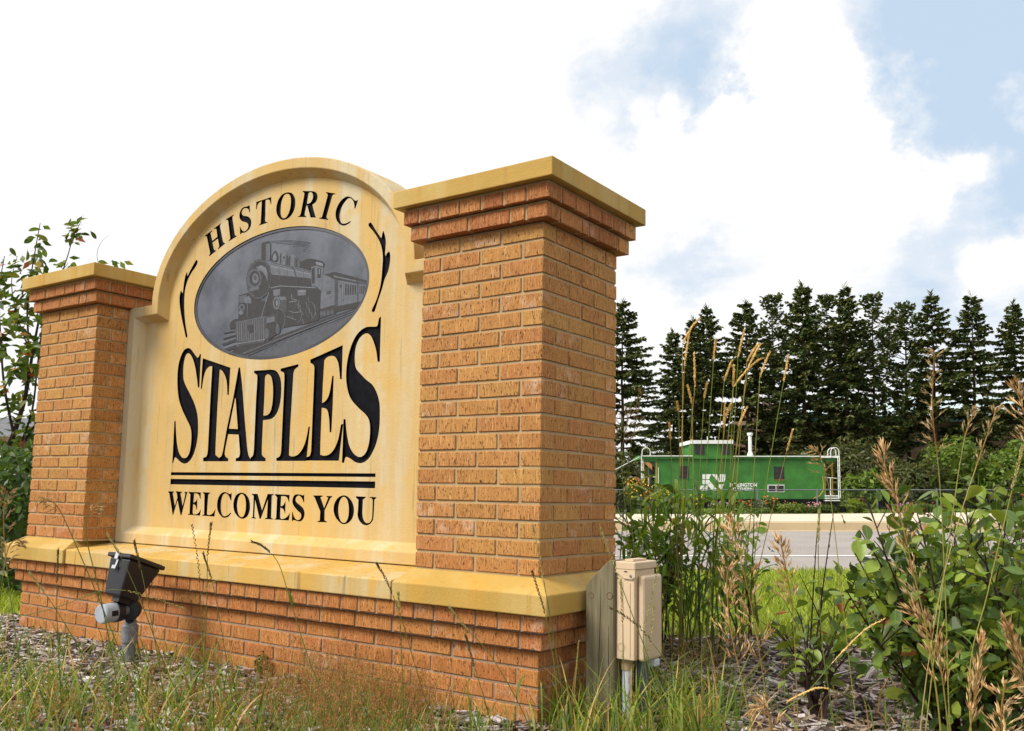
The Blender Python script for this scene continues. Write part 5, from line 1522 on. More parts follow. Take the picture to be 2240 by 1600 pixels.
def spruce_crown(seed, Ht, R, bare, pine=False):
    r = random.Random(seed); b = MB()
    z = .03 * Ht + bare * Ht
    while z < Ht * .985:
        f = z / Ht
        rad = R * min(1.0, ((1 - f) / .62)) ** (.85 if not pine else .6) * r.uniform(.72, 1.22) + .12
        if f < .3: rad *= .72 + .28 * f / .3
        nb = max(4, int(8 - 3 * f)) if not pine else 5
        a0 = r.random() * 6.28
        for k in range(nb):
            if r.random() < (.36 if f < bare + .3 else .16): continue
            a = a0 + 6.283 * k / nb + r.uniform(-.45, .45)
            L = rad * r.choice((r.uniform(.45, .8), r.uniform(.8, 1.2), r.uniform(.9, 1.05)))
            d = Vector((math.cos(a), math.sin(a), 0))
            droop = L * r.uniform(.12, .40) * (1 - .8 * f) * (0.2 if pine else 1)
            up = r.uniform(.05, .22) + (.25 if f > .85 else 0) + (.25 if pine else 0)
            pts = []
            for q in (0, .35, .7, 1):
                pts.append(Vector((0, 0, z)) + d * L * q + Vector((0, 0, up * L * q - droop * q * q * 1.4 + (.10 * L if q == 1 else 0))))
            b.ribbon(pts, [.09, .06, .035, .012], Vector((0, 0, 1)), (.05, .038, .026))
            nt = int(L / .085) + 4
            sd = Vector((-d.y, d.x, 0))
            u0 = .45 if pine else .14
            for q in range(nt):
                u = u0 + (1 - u0) * (q + r.random()) / nt
                i = min(2, int(u * 3)); w = u * 3 - i
                p = pts[i].lerp(pts[i + 1], min(w, 1))
                if pine: p = p + Vector((r.gauss(0, .16), r.gauss(0, .16), r.gauss(.05, .14)))
                for sg in (-1, 1, 0):
                    ln = r.uniform(.26, .52) * (1.2 - .5 * u) * (.8 if pine else 1)
                    dr = (d * r.uniform(.2, 1.0) + sd * sg * r.uniform(.5, 1.3) + Vector((0, 0, r.uniform(-.9, .25) if not pine else r.uniform(-.3, 1)))).normalized()
                    sd2 = dr.cross(Vector((r.uniform(-1, 1), r.uniform(-1, 1), 1.2))).normalized() * r.uniform(.06, .13)
                    c = jit((.062, .098, .036) if r.random() < .6 else (.135, .140, .048), r, .35)
                    tip = p + dr * ln
                    b.add([p - sd2 * .6, p + dr * ln * .45 - sd2, tip, p + dr * ln * .5 + sd2, p + sd2 * .6], [(0, 1, 2, 3, 4)], c)
        z += r.uniform(.34, .66) * (1.15 - .5 * f) * (1.35 if pine else 1)
    for q in range(16):
        p = Vector((0, 0, Ht * (.945 + .055 * q / 16))); a = r.random() * 6.28
        dr = Vector((math.cos(a) * .8, math.sin(a) * .8, 1)).normalized(); s2 = dr.orthogonal().normalized() * .06
        b.face([p - s2, p + dr * .55, p + s2], jit((.055, .07, .02), r))
    return b.mesh('crown', M['needle'])


def spruce_trunk(seed, Ht):
    r = random.Random(seed); b = MB(); pts = []; rad = []
    for i in range(9):
        f = i / 8
        pts.append((r.uniform(-.06, .06) * (i > 0), r.uniform(-.06, .06) * (i > 0), -.4 + (Ht * .97 + .4) * f)); rad.append(.21 * (1 - f) + .015)
    b.tube(pts, rad, 7)
    return b.mesh('trunk', M['bark'])


CR = [spruce_crown(100 + i, 17.0, R, bare, pn) for i, (R, bare, pn) in enumerate(((4.5, .0, False), (3.6, .0, False), (3.2, .14, True), (2.9, .18, True), (3.5, .08, False)))]
TK = [spruce_trunk(200 + i, 17.0) for i in range(3)]
SPR = [(1262, 700, 72, 0), (1362, 656, 70, 0), (1472, 722, 76, 1), (1517, 694, 72, 1), (1546, 672, 78, 0), (1631, 658, 72, 0), (1689, 652, 76, 2), (1754, 620, 72, 1), (1808, 652, 77, 2), (1847, 622, 72, 4),
       (1906, 650, 73, 2), (1977, 668, 75, 3), (2036, 639, 72, 4), (2123, 640, 72, 1), (2215, 660, 73, 1), (2300, 640, 72, 1)]
WHERE = ['hidden mostly by the brick pillar', 'standing nearest the brick pillar, left end of the row', 'short one second in the row', 'slim one left of the cupola', 'directly above the cupola of the caboose', 'just left of the caboose chimney',
         'just right of the caboose chimney', 'one of the two tallest, left of the pair', 'between the two tallest spruces', 'one of the two tallest, right of the pair', 'first one right of the two tallest', 'thin open one above the caboose end',
         'with a forked top, fourth from the right edge', 'third from the right edge', 'second from the right edge', 'at the right edge of the picture']
for i, ((px, py, t, v), wh) in enumerate(zip(SPR, WHERE)):
    tip = at(px, py, t); s_, t_ = to_st(tip.x, tip.y)
    base = Vector((tip.x, tip.y, H(s_, t_) - .2))
    k = (tip.z - base.z) / 17.0
    tr = thing('spruce_tree', 'dark spruce behind the caboose, ' + wh, 'tree', base, 'row of spruces behind the caboose')
    for nm, me in (('trunk', TK[i % 3]), ('crown', CR[v])):
        o = bpy.data.objects.new(nm, me); link(o, tr, base)
        o.scale = (k * rnd.uniform(.92, 1.1), k * rnd.uniform(.92, 1.1), k); o.rotation_euler = (0, 0, rnd.random() * 6.28)


# ------------------------------------------------------------------ bushes
def leaf_cloud(seed, n, lobes, size, cols, rounded=False):
    """leaf faces spread through several lobes: (centre, radii)"""
    r = random.Random(seed); b = MB()
    vol = [l[1][0] * l[1][1] * l[1][2] for l in lobes]; tot = sum(vol)
    for (c, rad), v in zip(lobes, vol):
        for _ in range(int(n * v / tot)):
            while True:
                q = Vector((r.uniform(-1, 1), r.uniform(-1, 1), r.uniform(-1, 1)))
                if .25 < q.length < 1: break
            if q.length < .7 and r.random() < .5: q = q.normalized() * r.uniform(.7, 1.02)
            q *= 1 + .18 * math.sin(q.x * 9 + c[0] * 3) * math.sin(q.z * 8 + c[1])
            p = Vector((c[0] + q.x * rad[0], c[1] + q.y * rad[1], c[2] + q.z * rad[2]))
            nrm = (Vector((r.gauss(0, 1), r.gauss(0, 1), r.gauss(0, 1))) * .8 + q.normalized() + Vector((0, 0, .5))).normalized()
            a = nrm.orthogonal().normalized(); bb = nrm.cross(a); th = r.random() * 6.28
            e = a * math.cos(th) + bb * math.sin(th); f = nrm.cross(e)
            s = size * r.uniform(.6, 1.35)
            if rounded:
                u_n = nrm * s * .22
                b.face([p - e * s, p - e * s * .45 + f * s * .5 + u_n, p + e * s * .4 + f * s * .58 + u_n, p + e * s * .9 + f * s * .2, p + e * s, p + e * s * .9 - f * s * .2, p + e * s * .4 - f * s * .58 + u_n, p - e * s * .45 - f * s * .5 + u_n], jit(r.choice(cols), r, .3))
                continue
            b.face([p - e * s, p + f * s * .42, p + e * s, p - f * s * .42], jit(r.choice(cols), r, .3))
    return b


DK = [(.060, .080, .022), (.080, .095, .028), (.045, .062, .018), (.10, .105, .034)]
LT = [(.11, .18, .024), (.14, .21, .03), (.075, .125, .02)]
BUSH = [(1690, 1062, 60, 62, 90, DK, 'dark low bush beside the caboose chimney'), (1760, 1062, 62, 78, 118, DK, 'broad dark bush behind the caboose roof'), (1850, 1066, 64, 72, 148, DK, 'tall dark bush behind the right end of the caboose'),
        (1882, 1075, 57, 42, 75, LT, 'mid green bush right of the caboose ladder'), (1940, 1070, 66, 70, 132, DK, 'dark rounded bush right of the caboose'), (2010, 1072, 60, 58, 95, DK, 'dark bush over the end of the fence'),
        (2075, 1070, 62, 72, 145, LT, 'light green feathery bush beyond the fence'), (2150, 1075, 64, 70, 130, DK, 'dark bush towards the right edge'), (2225, 1075, 60, 72, 150, LT, 'green bush at the right edge'),
        (1375, 1070, 62, 60, 120, DK, 'dark bush next to the brick pillar'), (1600, 1066, 66, 60, 95, DK, 'dark bush behind the cupola'), (1470, 1066, 66, 66, 105, DK, 'dark bush behind the caboose left end')]
for i, (px, py, D, w, h, cols, lab) in enumerate(BUSH):
    base = at(px, py, D); k = D / 2018; s_, t_ = to_st(base.x, base.y); base.z = H(s_, t_) - .1
    W_, Hh = w * k * 1.15, h * k * 1.12 + .6
    r = random.Random(300 + i)
    lobes = [((base.x + r.uniform(-.45, .45) * W_, base.y + r.uniform(-.45, .45) * W_, base.z + Hh * r.uniform(.25, .68)), (W_ * r.uniform(.4, .62), W_ * r.uniform(.4, .62), Hh * r.uniform(.22, .34))) for _ in range(7)] + [((base.x, base.y, base.z + Hh * .35), (W_ * .75, W_ * .75, Hh * .36))]
    bu = thing('bush', lab, 'bush', base, 'bushes behind the caboose')
    leaf_cloud(310 + i, 5200, lobes, .17, cols).obj('foliage', M['leaf'], bu)
    b = MB()
    for q in range(6):
        a = r.random() * 6.28; b.tube([base, base + Vector((math.cos(a) * W_ * .2, math.sin(a) * W_ * .2, Hh * .3)), base + Vector((math.cos(a) * W_ * .45, math.sin(a) * W_ * .45, Hh * .62))], [.07, .05, .02], 5)
    b.obj('stems', M['bark'], bu)
# far wood that closes the horizon on both sides of the street
r = random.Random(77); lob = []
for i in range(64):
    s = -118 + i * 3.6
    if -62 < s < -6: t = 150
    else: t = 128
    p = st(s, t + r.uniform(-6, 6)); hgt = r.uniform(4.0, 7.5) if s < 10 else r.uniform(4, 6)
    lob.append(((p.x, p.y, p.z + hgt * .45), (r.uniform(3, 4.6), 3, hgt * .55)))
tag(leaf_cloud(78, 15000, lob, .55, DK).obj('far_wood', M['leaf']), 'dark far-off wood along the horizon', 'wood', None, 'stuff')

# ------------------------------------------------------------------ flower bed along the pavement
def mound(name, label, px, py, D, w, h, cols, size=.07, n=900, blossoms=None, bsize=.05, nb=0, cat='plant', top=.55):
    base = at(px, py, D); s_, t_ = to_st(base.x, base.y); base.z = H(s_, t_)
    k = D / 2018; W_, Hh = w * k * .5, h * k
    r = random.Random(int(px * 7 + py))
    lobes = [((base.x + r.uniform(-.5, .5) * W_, base.y + r.uniform(-.5, .5) * W_, base.z + Hh * r.uniform(.3, .6)), (W_ * r.uniform(.45, .7), W_ * .55, Hh * r.uniform(.3, .42))) for _ in range(5)]
    o = thing(name, label, cat, base, 'plants in the roadside flower bed')
    leaf_cloud(int(px), n, lobes, size, cols).obj('foliage', M['leaf'], o)
    if nb:
        b = MB()
        for _ in range(nb):
            a = r.random() * 6.28; q = math.sqrt(r.random()) * W_ * 1.05
            p = Vector((base.x + math.cos(a) * q, base.y + math.sin(a) * q, base.z + Hh * r.uniform(top, 1.05)))
            c = jit(r.choice(blossoms), r, .12)
            nrm = (CAM - p).normalized() * .6 + Vector((r.uniform(-.5, .5), r.uniform(-.5, .5), .6)); nrm.normalize()
            e = nrm.orthogonal().normalized(); f = nrm.cross(e); s = bsize * .62 * r.uniform(.7, 1.2)
            pts = []
            for j in range(12):
                t = 2 * math.pi * j / 12; rr = s * (1.0 if j % 2 == 0 else .55)
                pts.append(p + (e * math.cos(t) + f * math.sin(t)) * rr + nrm * (.15 * s if j % 2 else 0))
            b.add([p + nrm * s * .1] + pts, [(0, 1 + j, 1 + (j + 1) % 12) for j in range(12)], c)
            b.ribbon([(p.x, p.y, base.z + Hh * .25), p], [.012, .008], UV_R, (.06, .09, .02))
        b.obj('blossoms', M['leaf'], o)
    return o


GR = [(.075, .12, .018), (.10, .15, .025), (.055, .09, .016)]
YG = [(.14, .19, .028), (.11, .16, .022)]
YEL = [(.80, .48, .01), (.85, .55, .02)]
mound('yellow_flower_clump', 'tall clump of yellow daisies in front of the caboose left end', 1398, 1128, 31, 62, 74, GR, .06, 900, YEL, .055, 150, 'flowers', .45)
mound('yellow_flower_clump', 'smaller yellow daisy clump beside the tall one', 1448, 1126, 31, 50, 50, GR, .06, 700, YEL, .05, 60, 'flowers', .5)
mound('yellow_flower_clump', 'yellow daisies below the white emblem', 1512, 1126, 31, 48, 40, GR, .06, 600, YEL, .05, 45, 'flowers', .5)
mound('purple_flower_clump', 'purple phlox clump under the caboose side', 1572, 1124, 31, 46, 26, GR, .05, 500, [(.42, .20, .55), (.6, .42, .7)], .045, 45, 'flowers', .6)
mound('orange_lily_clump', 'orange lilies left of the green mounds', 1620, 1124, 31, 50, 30, GR, .06, 600, [(.70, .13, .03), (.75, .22, .04)], .055, 30, 'flowers', .6)
mound('orange_lily_clump', 'single tall orange lilies under the small caboose window', 1690, 1122, 32, 40, 36, GR, .06, 400, [(.75, .14, .03)], .06, 14, 'flowers', .6)
mound('leafy_mound', 'rounded light green mound in the flower bed', 1730, 1122, 30, 64, 28, YG, .05, 1000, [(.7, .25, .04)], .03, 14)
mound('pink_flower_clump', 'pink phlox clump between two green mounds', 1782, 1118, 31, 34, 24, GR, .05, 400, [(.72, .30, .36), (.7, .42, .5)], .05, 30, 'flowers', .6)
mound('leafy_mound', 'dark green clipped mound below the caboose steps', 1808, 1122, 30, 42, 24, GR, .05, 800)
mound('leafy_mound', 'light green mound right of the caboose steps', 1872, 1122, 29, 46, 40, YG, .05, 900)
mound('leafy_mound', 'low green patch left of the lilies', 1656, 1127, 29, 70, 18, GR, .05, 800)
mound('grey_leaf_clump', 'grey leaved weed in the middle of the flower bed', 1662, 1120, 31, 34, 34, [(.13, .15, .10), (.10, .13, .07)], .06, 400)
mound('pink_flower_clump', 'pink and purple flowers near the end of the fence', 1975, 1118, 33, 60, 22, GR, .05, 500, [(.6, .2, .45), (.45, .15, .5)], .05, 26, 'flowers', .6)
mound('leafy_mound', 'red speckled low plants by the pavement end', 2030, 1116, 33, 70, 24, GR, .05, 700, [(.6, .06, .04)], .04, 16)
mound('leafy_mound', 'green verge plants under the daisies', 1460, 1130, 28.5, 150, 18, GR, .05, 1200)
for a_, lab in ((1545, 'grassy verge patch below the lettering'), (1930, 'grassy verge patch right of the steps'), (2120, 'grassy verge patch at the right')):
    mound('verge_grass', lab, a_, 1127, 29, 130, 14, YG, .05, 900)

# ------------------------------------------------------------------ mulch, lawn and wild grass
rv = random.Random(5)
UP = Vector((0, 0, 1))


def under_sign(x, y, m=0.0):
    return PX_L[0] - .02 - m < x < .02 + m and -.01 - m < y < PW + m


def m_chip():
    m, nt, b = mat_base('bark_chip', .9, .15); g = NT(nt)
    c = g.attr(); v = g.geo((1, 1, 1))
    c = g.mix(g.ramp(g.noise(v, 140, 3), .3, .7), c, (.55, .5, .48), 'MULTIPLY')
    g.col(c, b); g.bump(g.noise(v, 220, 3), .5, .003, b)
    return m


M['chip'] = m_chip()
b = MB()
CHIP = [(.30, .25, .235), (.50, .45, .43), (.15, .11, .095), (.64, .59, .58), (.34, .23, .17), (.08, .060, .052), (.42, .32, .25), (.58, .53, .52)]


def chip(x, y, z, L, W_, T_, rr):
    a = rr.gauss(.6, .75)
    d = Vector((math.cos(a), math.sin(a), rr.gauss(0, .22))).normalized(); s = d.cross(UP).normalized(); n = s.cross(d)
    n = (n + s * rr.gauss(0, .35)).normalized(); s = d.cross(n).normalized() * -1
    p = Vector((x, y, z)); c = jit(rr.choice(CHIP), rr, .28)
    w1, w2 = W_ * rr.uniform(.5, 1), W_ * rr.uniform(.2, .9)
    e0, e1 = p - d * L / 2, p + d * L / 2
    v = [e0 - s * w1 / 2, e0 + s * w1 / 2, e1 + s * w2 / 2, e1 - s * w2 / 2]
    m = p + n * T_ * 1.1
    v += [q + n * T_ for q in v]
    b.add(v, [(4, 5, 6, 7), (0, 1, 5, 4), (1, 2, 6, 5), (2, 3, 7, 6), (3, 0, 4, 7)], c)


cnt = 0
while cnt < 30000:
    s_, t_ = rv.uniform(-3.6, 3.4), rv.uniform(2.2, 6.1)
    p = st(s_, t_)
    if abs(s_ / t_) > .72: continue
    if under_sign(p.x, p.y): continue
    edge = 5.5 + .35 * math.sin(s_ * 1.7) + .2 * math.sin(s_ * 4.1)
    if t_ > edge and rv.random() < .9 and p.x > -.3: continue
    far_k = 1.0
    L = rv.choice((rv.uniform(.022, .06), rv.uniform(.035, .09), rv.uniform(.025, .05)))
    chip(p.x, p.y, rv.uniform(-.008, .024), L, L * rv.uniform(.16, .42), rv.uniform(.003, .009), rv)
    cnt += 1
for _ in range(40):
    s_, t_ = rv.uniform(.2, 2.4), rv.uniform(3.0, 5.0); p = st(s_, t_)
    if under_sign(p.x, p.y, .1): continue
    chip(p.x, p.y, .022, rv.uniform(.09, .17), rv.uniform(.02, .04), .010, rv)
tag(b.obj('bark_mulch', M['chip']), 'grey brown bark mulch covering the bed around the sign', 'mulch', None, 'stuff')


def blade_pts(p, ang, L, lean, droop, n=5):
    d = Vector((math.cos(ang), math.sin(ang), 0)); out = []
    for i in range(n + 1):
        u = i / n
        out.append(p + d * (lean * u ** 1.6) + UP * (L * (u - droop * u ** 2.6)))
    return out


def blade(b, p, ang, L, lean, droop, w, col, n=5, tipcol=None):
    pts = blade_pts(p, ang, L, lean, droop, n)
    d = Vector((math.cos(ang), math.sin(ang), 0)); side = Vector((-d.y, d.x, 0))
    side = (side + d * rv.uniform(-.6, .6)).normalized()
    ws = [w * (.55 + .45 * min(1, 3 * u)) * (1 - u ** 2.2) + .0004 for u in [i / n for i in range(n + 1)]]
    base = len(b.v)
    for q, w_ in zip(pts, ws):
        b.v.append(tuple(q - side * w_ * .5)); b.v.append(tuple(q + side * w_ * .5))
    for i in range(n):
        b.f.append((base + 2 * i, base + 2 * i + 1, base + 2 * i + 3, base + 2 * i + 2)); b.m.append(0)
        if tipcol and i >= n - 2: b.c.append(tipcol)
        else: b.c.append(col)


GREEN = [(.13, .215, .026), (.095, .17, .022), (.18, .255, .035), (.065, .125, .018), (.23, .27, .05)]
DRY = [(.48, .33, .13), (.40, .25, .09), (.55, .40, .18)]
# lawn between the mulch and the road
b = MB(); cnt = 0
while cnt < 42000:
    t_ = 5.3 + 4.95 * rv.random() ** 1.25; s_ = rv.uniform(.05 * t_, .66 * t_) if rv.random() < .85 else rv.uniform(-.62 * t_, -.40 * t_)
    p = st(s_, t_); edge = 5.5 + .35 * math.sin(s_ * 1.7) + .2 * math.sin(s_ * 4.1)
    if t_ < edge or under_sign(p.x, p.y, .05): continue
    L = rv.uniform(.035, .085) * (1.3 if rv.random() < .12 else 1)
    blade(b, p, rv.random() * 6.28, L, L * rv.uniform(.2, .8), rv.uniform(0, .3), .005 + .0006 * t_, jit(rv.choice(((.20, .28, .026), (.25, .32, .034), (.15, .22, .022), (.31, .35, .05))), rv, .2), 2)
    cnt += 1
tag(b.obj('lawn_grass', M['blade']), 'short yellow green lawn between the mulch and the road', 'grass', None, 'stuff')

# loose wild grass in the foreground bed
b = MB()


def tuft(px, py, n, L0, L1, spread, cols, w=.005, dry=.12, lean=(.2, .8)):
    c = gp(px, py)
    for _ in range(n):
        a = rv.random() * 6.28; q = spread * math.sqrt(rv.random())
        p = c + Vector((math.cos(a) * q, math.sin(a) * q, -.01)); p.z = -.01
        if under_sign(p.x, p.y): continue
        L = rv.uniform(L0, L1)
        isd = rv.random() < dry
        blade(b, p, rv.random() * 6.28, L, L * rv.uniform(*lean), rv.uniform(.05, .55), w * rv.uniform(.6, 1.3), jit(rv.choice(DRY if isd else cols), rv, .2), 6, jit((.42, .34, .10), rv) if rv.random() < .2 else None)


for px in range(-40, 545, 26):
    for py in (1450, 1490, 1530, 1570, 1610, 1660):
        if rv.random() < (.5 if py < 1500 else .8): tuft(px + rv.uniform(-20, 20), py + rv.uniform(-18, 18), rv.randint(5, 14), .08, .30, .09, GREEN, .0066, .10)
for px in range(-20, 260, 34): tuft(px, rv.uniform(1400, 1450), 7, .10, .26, .12, GREEN, .0055)
for px in range(280, 520, 40): tuft(px, rv.uniform(1440, 1490), 8, .08, .24, .10, GREEN, .005)
for px in range(900, 1300, 34):
    tuft(px + rv.uniform(-15, 15), rv.uniform(1590, 1660), rv.randint(3, 9), .10, .28, .08, GREEN, .006)
for _ in range(85): tuft(rv.uniform(1270, 1580), rv.uniform(1520, 1670), rv.randint(5, 11), .12, .38, .10, GREEN + [(.22, .25, .04)], .0062, .16)
for _ in range(34): tuft(rv.uniform(1540, 2260), rv.uniform(1530, 1700), rv.randint(2, 6), .08, .24, .12, GREEN, .0055, .25)
for _ in range(10): tuft(rv.uniform(1440, 2100), rv.uniform(1450, 1540), rv.randint(1, 4), .06, .18, .12, GREEN, .005, .3)
for _ in range(16): tuft(rv.uniform(1180, 1330), rv.uniform(1555, 1620), rv.randint(4, 8), .12, .34, .05, GREEN, .007, .1)
tag(b.obj('wild_grass', M['blade']), 'loose green wild grass growing through the mulch', 'grass', None, 'stuff')

# fine reddish bent grass in front of the plinth
b = MB()
RED = [(.42, .145, .075), (.48, .21, .10), (.34, .105, .055), (.52, .29, .14)]
OLV = [(.19, .21, .04), (.14, .19, .032), (.24, .23, .055), (.11, .16, .025)]


def bent(px, py, hmin, hmax, red=.6):
    p = gp(px, py); p.z = -.01
    if under_sign(p.x, p.y): return
    h = rv.uniform(hmin, hmax); a = rv.random() * 6.28; lean = h * rv.uniform(.05, .4)
    col = jit(rv.choice(OLV if rv.random() > .35 else RED), rv, .2)
    pts = blade_pts(p, a, h, lean, .06, 4)
    sd = Vector((math.cos(a + 1.3), math.sin(a + 1.3), 0))
    b.ribbon(pts, [.0016, .0015, .0013, .001, .0008], sd, col)
    top = pts[-1]; dr = (pts[-1] - pts[-2]).normalized()
    pl = h * rv.uniform(.3, .5)
    rc = rv.choice(RED)
    for k in range(rv.randint(16, 28)):
        u = rv.random(); aa = rv.random() * 6.28; rr = pl * .34 * (1 - u * .8) * rv.random()
        q = top - dr * pl * (1 - u) + Vector((math.cos(aa) * rr, math.sin(aa) * rr, rr * .5))
        e = Vector((rv.uniform(-1, 1), rv.uniform(-1, 1), 1.4)).normalized() * rv.uniform(.0022, .0048); f = e.orthogonal().normalized() * .0011
        b.face([q - e, q + f, q + e, q - f], jit(rc if rv.random() < red * 1.2 else rv.choice(OLV), rv, .25))


def density(px, py):
    d = math.exp(-((px - 790) / 170) ** 2 - ((py - 1560) / 75) ** 2) * 1.35 + .22 * math.exp(-((px - 400) / 170) ** 2 - ((py - 1570) / 60) ** 2) + .12 * math.exp(-((px - 150) / 200) ** 2 - ((py - 1620) / 60) ** 2)
    return d


n_ = 0
while n_ < 1500:
    px, py = rv.uniform(-40, 1010), rv.uniform(1440, 1690)
    if rv.random() < density(px, py): bent(px, py, .07, rv.choice((.18, .24, .31)) if px > 560 else .20); n_ += 1
for _ in range(2600):
    px, py = rv.gauss(760, 150), rv.uniform(1500, 1690)
    p = gp(px, py); p.z = -.01
    if under_sign(p.x, p.y): continue
    L = rv.uniform(.06, .18); blade(b, p, rv.random() * 6.28, L, L * rv.uniform(.2, .7), .2, .003, jit(rv.choice(OLV + [(.09, .12, .02)]), rv, .25), 3)
tag(b.obj('bent_grass', M['straw']), 'fine reddish bent grass in front of the brick plinth', 'grass', None, 'stuff')


# ------------------------------------------------------------------ single stalks with seed heads
def bez(p0, p1, p2, n=10):
    return [p0 * (1 - t) ** 2 + p1 * 2 * t * (1 - t) + p2 * t * t for t in [i / n for i in range(n + 1)]]


def spikelet(b, p, d, L, w, col):
    d = d.normalized(); e = d.orthogonal().normalized() * w; f = d.cross(e).normalized() * w
    m = p + d * L * .4
    b.add([p, m + e, m + f, m - e, m - f, p + d * L], [(0, 2, 1), (0, 3, 2), (0, 4, 3), (0, 1, 4), (1, 2, 5), (2, 3, 5), (3, 4, 5), (4, 1, 5)], col)


def dense_head(parent, pts, rad, cols, name='seed_head', n=110):
    """dense cylindrical seed head along pts"""
    b = MB(); L = sum((pts[i + 1] - pts[i]).length for i in range(len(pts) - 1))
    b.tube(pts, [rad * .5 * math.sin(math.pi * (.12 + .8 * i / (len(pts) - 1))) for i in range(len(pts))], 6, cols[0])
    for k in range(n):
        u = rv.random(); x = u * (len(pts) - 1); i = min(int(x), len(pts) - 2)
        p = pts[i].lerp(pts[i + 1], x - i); d = (pts[i + 1] - pts[i]).normalized()
        a = rv.random() * 6.28; o = d.orthogonal().normalized(); o2 = d.cross(o)
        out = o * math.cos(a) + o2 * math.sin(a)
        rr = rad * math.sin(math.pi * min(1, .10 + .85 * u)) ** .6 * rv.uniform(.7, 1.2)
        spikelet(b, p + out * rr * .35, d * 1.4 + out * .7, rad * rv.uniform(1.2, 2.0), rad * .26, jit(rv.choice(cols), rv, .18))
    return b.obj(name, M['straw'], parent)


def spike_head(parent, pts, cols, n=26, w=.0023, name='seed_head'):
    """thin two-ranked spike"""
    b = MB()
    for k in range(n):
        x = (k + .5) / n * (len(pts) - 1); i = min(int(x), len(pts) - 2)
        p = pts[i].lerp(pts[i + 1], x - i); d = (pts[i + 1] - pts[i]).normalized()
        o = d.cross((CAM - p)).normalized() * (1 if k % 2 else -1)
        spikelet(b, p, d * 1.5 + o * .45 + Vector((rv.uniform(-.2, .2), rv.uniform(-.2, .2), 0)), rv.uniform(.011, .016), w, jit(rv.choice(cols), rv, .2))
    return b.obj(name, M['straw'], parent)


def panicle(parent, pts, cols, nbr=14, brl=.045, spl=.020, spw=.0032, droop=.0, name='seed_head', open_=.55):
    """branched brome panicle: clusters of long pointed spikelets"""
    b = MB()
    b.tube(pts, [.0015] * len(pts), 4, jit((.36, .22, .08), rv), False)
    for k in range(nbr):
        u = (k + rv.random()) / nbr; x = u * (len(pts) - 1); i = min(int(x), len(pts) - 2)
        p = pts[i].lerp(pts[i + 1], x - i); d = (pts[i + 1] - pts[i]).normalized()
        for q in range(2):
            a = rv.random() * 6.28; o = d.orthogonal().normalized(); o2 = d.cross(o)
            out = o * math.cos(a) + o2 * math.sin(a)
            L = brl * (1.15 - .75 * u) * rv.uniform(.5, 1.25)
            end = p + (d * rv.uniform(.5, 1.0) + out * open_ + Vector((0, 0, -droop))).normalized() * L
            b.ribbon([p, end], [.0012, .0008], o2, jit((.36, .22, .08), rv))
            for j in range(rv.randint(4, 7)):
                f = rv.uniform(.3, 1); pp = p.lerp(end, f)
                spikelet(b, pp, (end - p).normalized() * 1.2 + d * .7 + Vector((rv.uniform(-.5, .5), rv.uniform(-.5, .5), rv.uniform(-.4, .4) - droop * 1.4)), spl * rv.uniform(.6, 1.2), spw * .58 * rv.uniform(.7, 1.2), jit(rv.choice(cols), rv, .2))
    return b.obj(name, M['straw'], parent)


STRAW = [(.80, .62, .28), (.86, .70, .36), (.74, .54, .21)]
BROWN = [(.50, .33, .15), (.60, .44, .23), (.40, .24, .10), (.70, .56, .36)]
DARKG = [(.10, .085, .035), (.15, .12, .05), (.075, .06, .03)]
PALEG = [(.34, .30, .11), (.42, .36, .15), (.28, .27, .09)]


def stem(parent, pts, r0, r1, col, name='stem'):
    b = MB(); n = len(pts); b.tube(pts, [r0 + (r1 - r0) * i / (n - 1) for i in range(n)], 5, col, False)
    return b.obj(name, M['blade'], parent)


def leafblades(parent, specs, name='leaf_blade'):
    b = MB()
    for (p, ang, L, lean, droop, w, col) in specs: blade(b, p, ang, L, lean, droop, w, col, 8)
    return b.obj(name, M['blade'], parent)


# tall canary grass right of the electric box
tb = gp(1535, 1446); tb.z = 0
tg = thing('tall_grass_clump', 'tall clump of reed grass with golden seed heads right of the electric box', 'grass', tb)
HEADS = [(1530, 697, 1493, 752, .4), (1509, 722, 1497, 802, 0), (1518, 773, 1520, 848, 0), (1504, 844, 1514, 886, 0), (1481, 880, 1485, 904, 0), (1464, 926, 1466, 964, 0), (1547, 838, 1540, 873, 0), (1566, 742, 1561, 788, 0),
         (1601, 789, 1584, 836, .2), (1628, 723, 1614, 786, 0), (1605, 800, 1604, 848, 0), (1658, 753, 1634, 792, .1), (1663, 754, 1637, 804, .1), (1666, 784, 1604, 848, .5), (1684, 771, 1662, 826, .1), (1725, 777, 1714, 836, 0), (1734, 941, 1721, 988, 0),
         (1586, 884, 1583, 940, 0), (1598, 885, 1588, 914, 0), (1634, 892, 1615, 934, 0)]
for (tx, ty, hx_, hy_, bend) in HEADS:
    D = 4.75 + rv.uniform(-.28, .28)
    bpx = 1470 + (hx_ - 1465) * .62 + rv.uniform(-25, 25)
    base = gp(bpx, 1446 + (4.75 - D) * 60); base.z = 0
    D = (base - CAM).dot(ROT @ Vector((0, 0, -1)))
    h0, tip = at(hx_, hy_, D), at(tx, ty, D - .03)
    mid = base.lerp(h0, .55) + Vector((rv.uniform(-.02, .02), rv.uniform(-.02, .02), 0)) + (at(bpx + (hx_ - bpx) * .25, 1200, D) - base.lerp(h0, .5)) * .25
    pts = bez(base, mid, h0, 12)
    so2 = stem(tg, pts + [h0.lerp(tip, .3)], .0030, .0014, jit(rv.choice(((.30, .30, .07), (.38, .30, .10), (.22, .26, .05))), rv), 'stalk')
    c1 = h0.lerp(tip, .5) + (pts[-1] - pts[-2]).normalized() * (tip - h0).length * .12 * (1 + bend)
    dense_head(so2, bez(h0, c1, tip, 7), .0066, STRAW, 'seed_head', 130)
sp = []
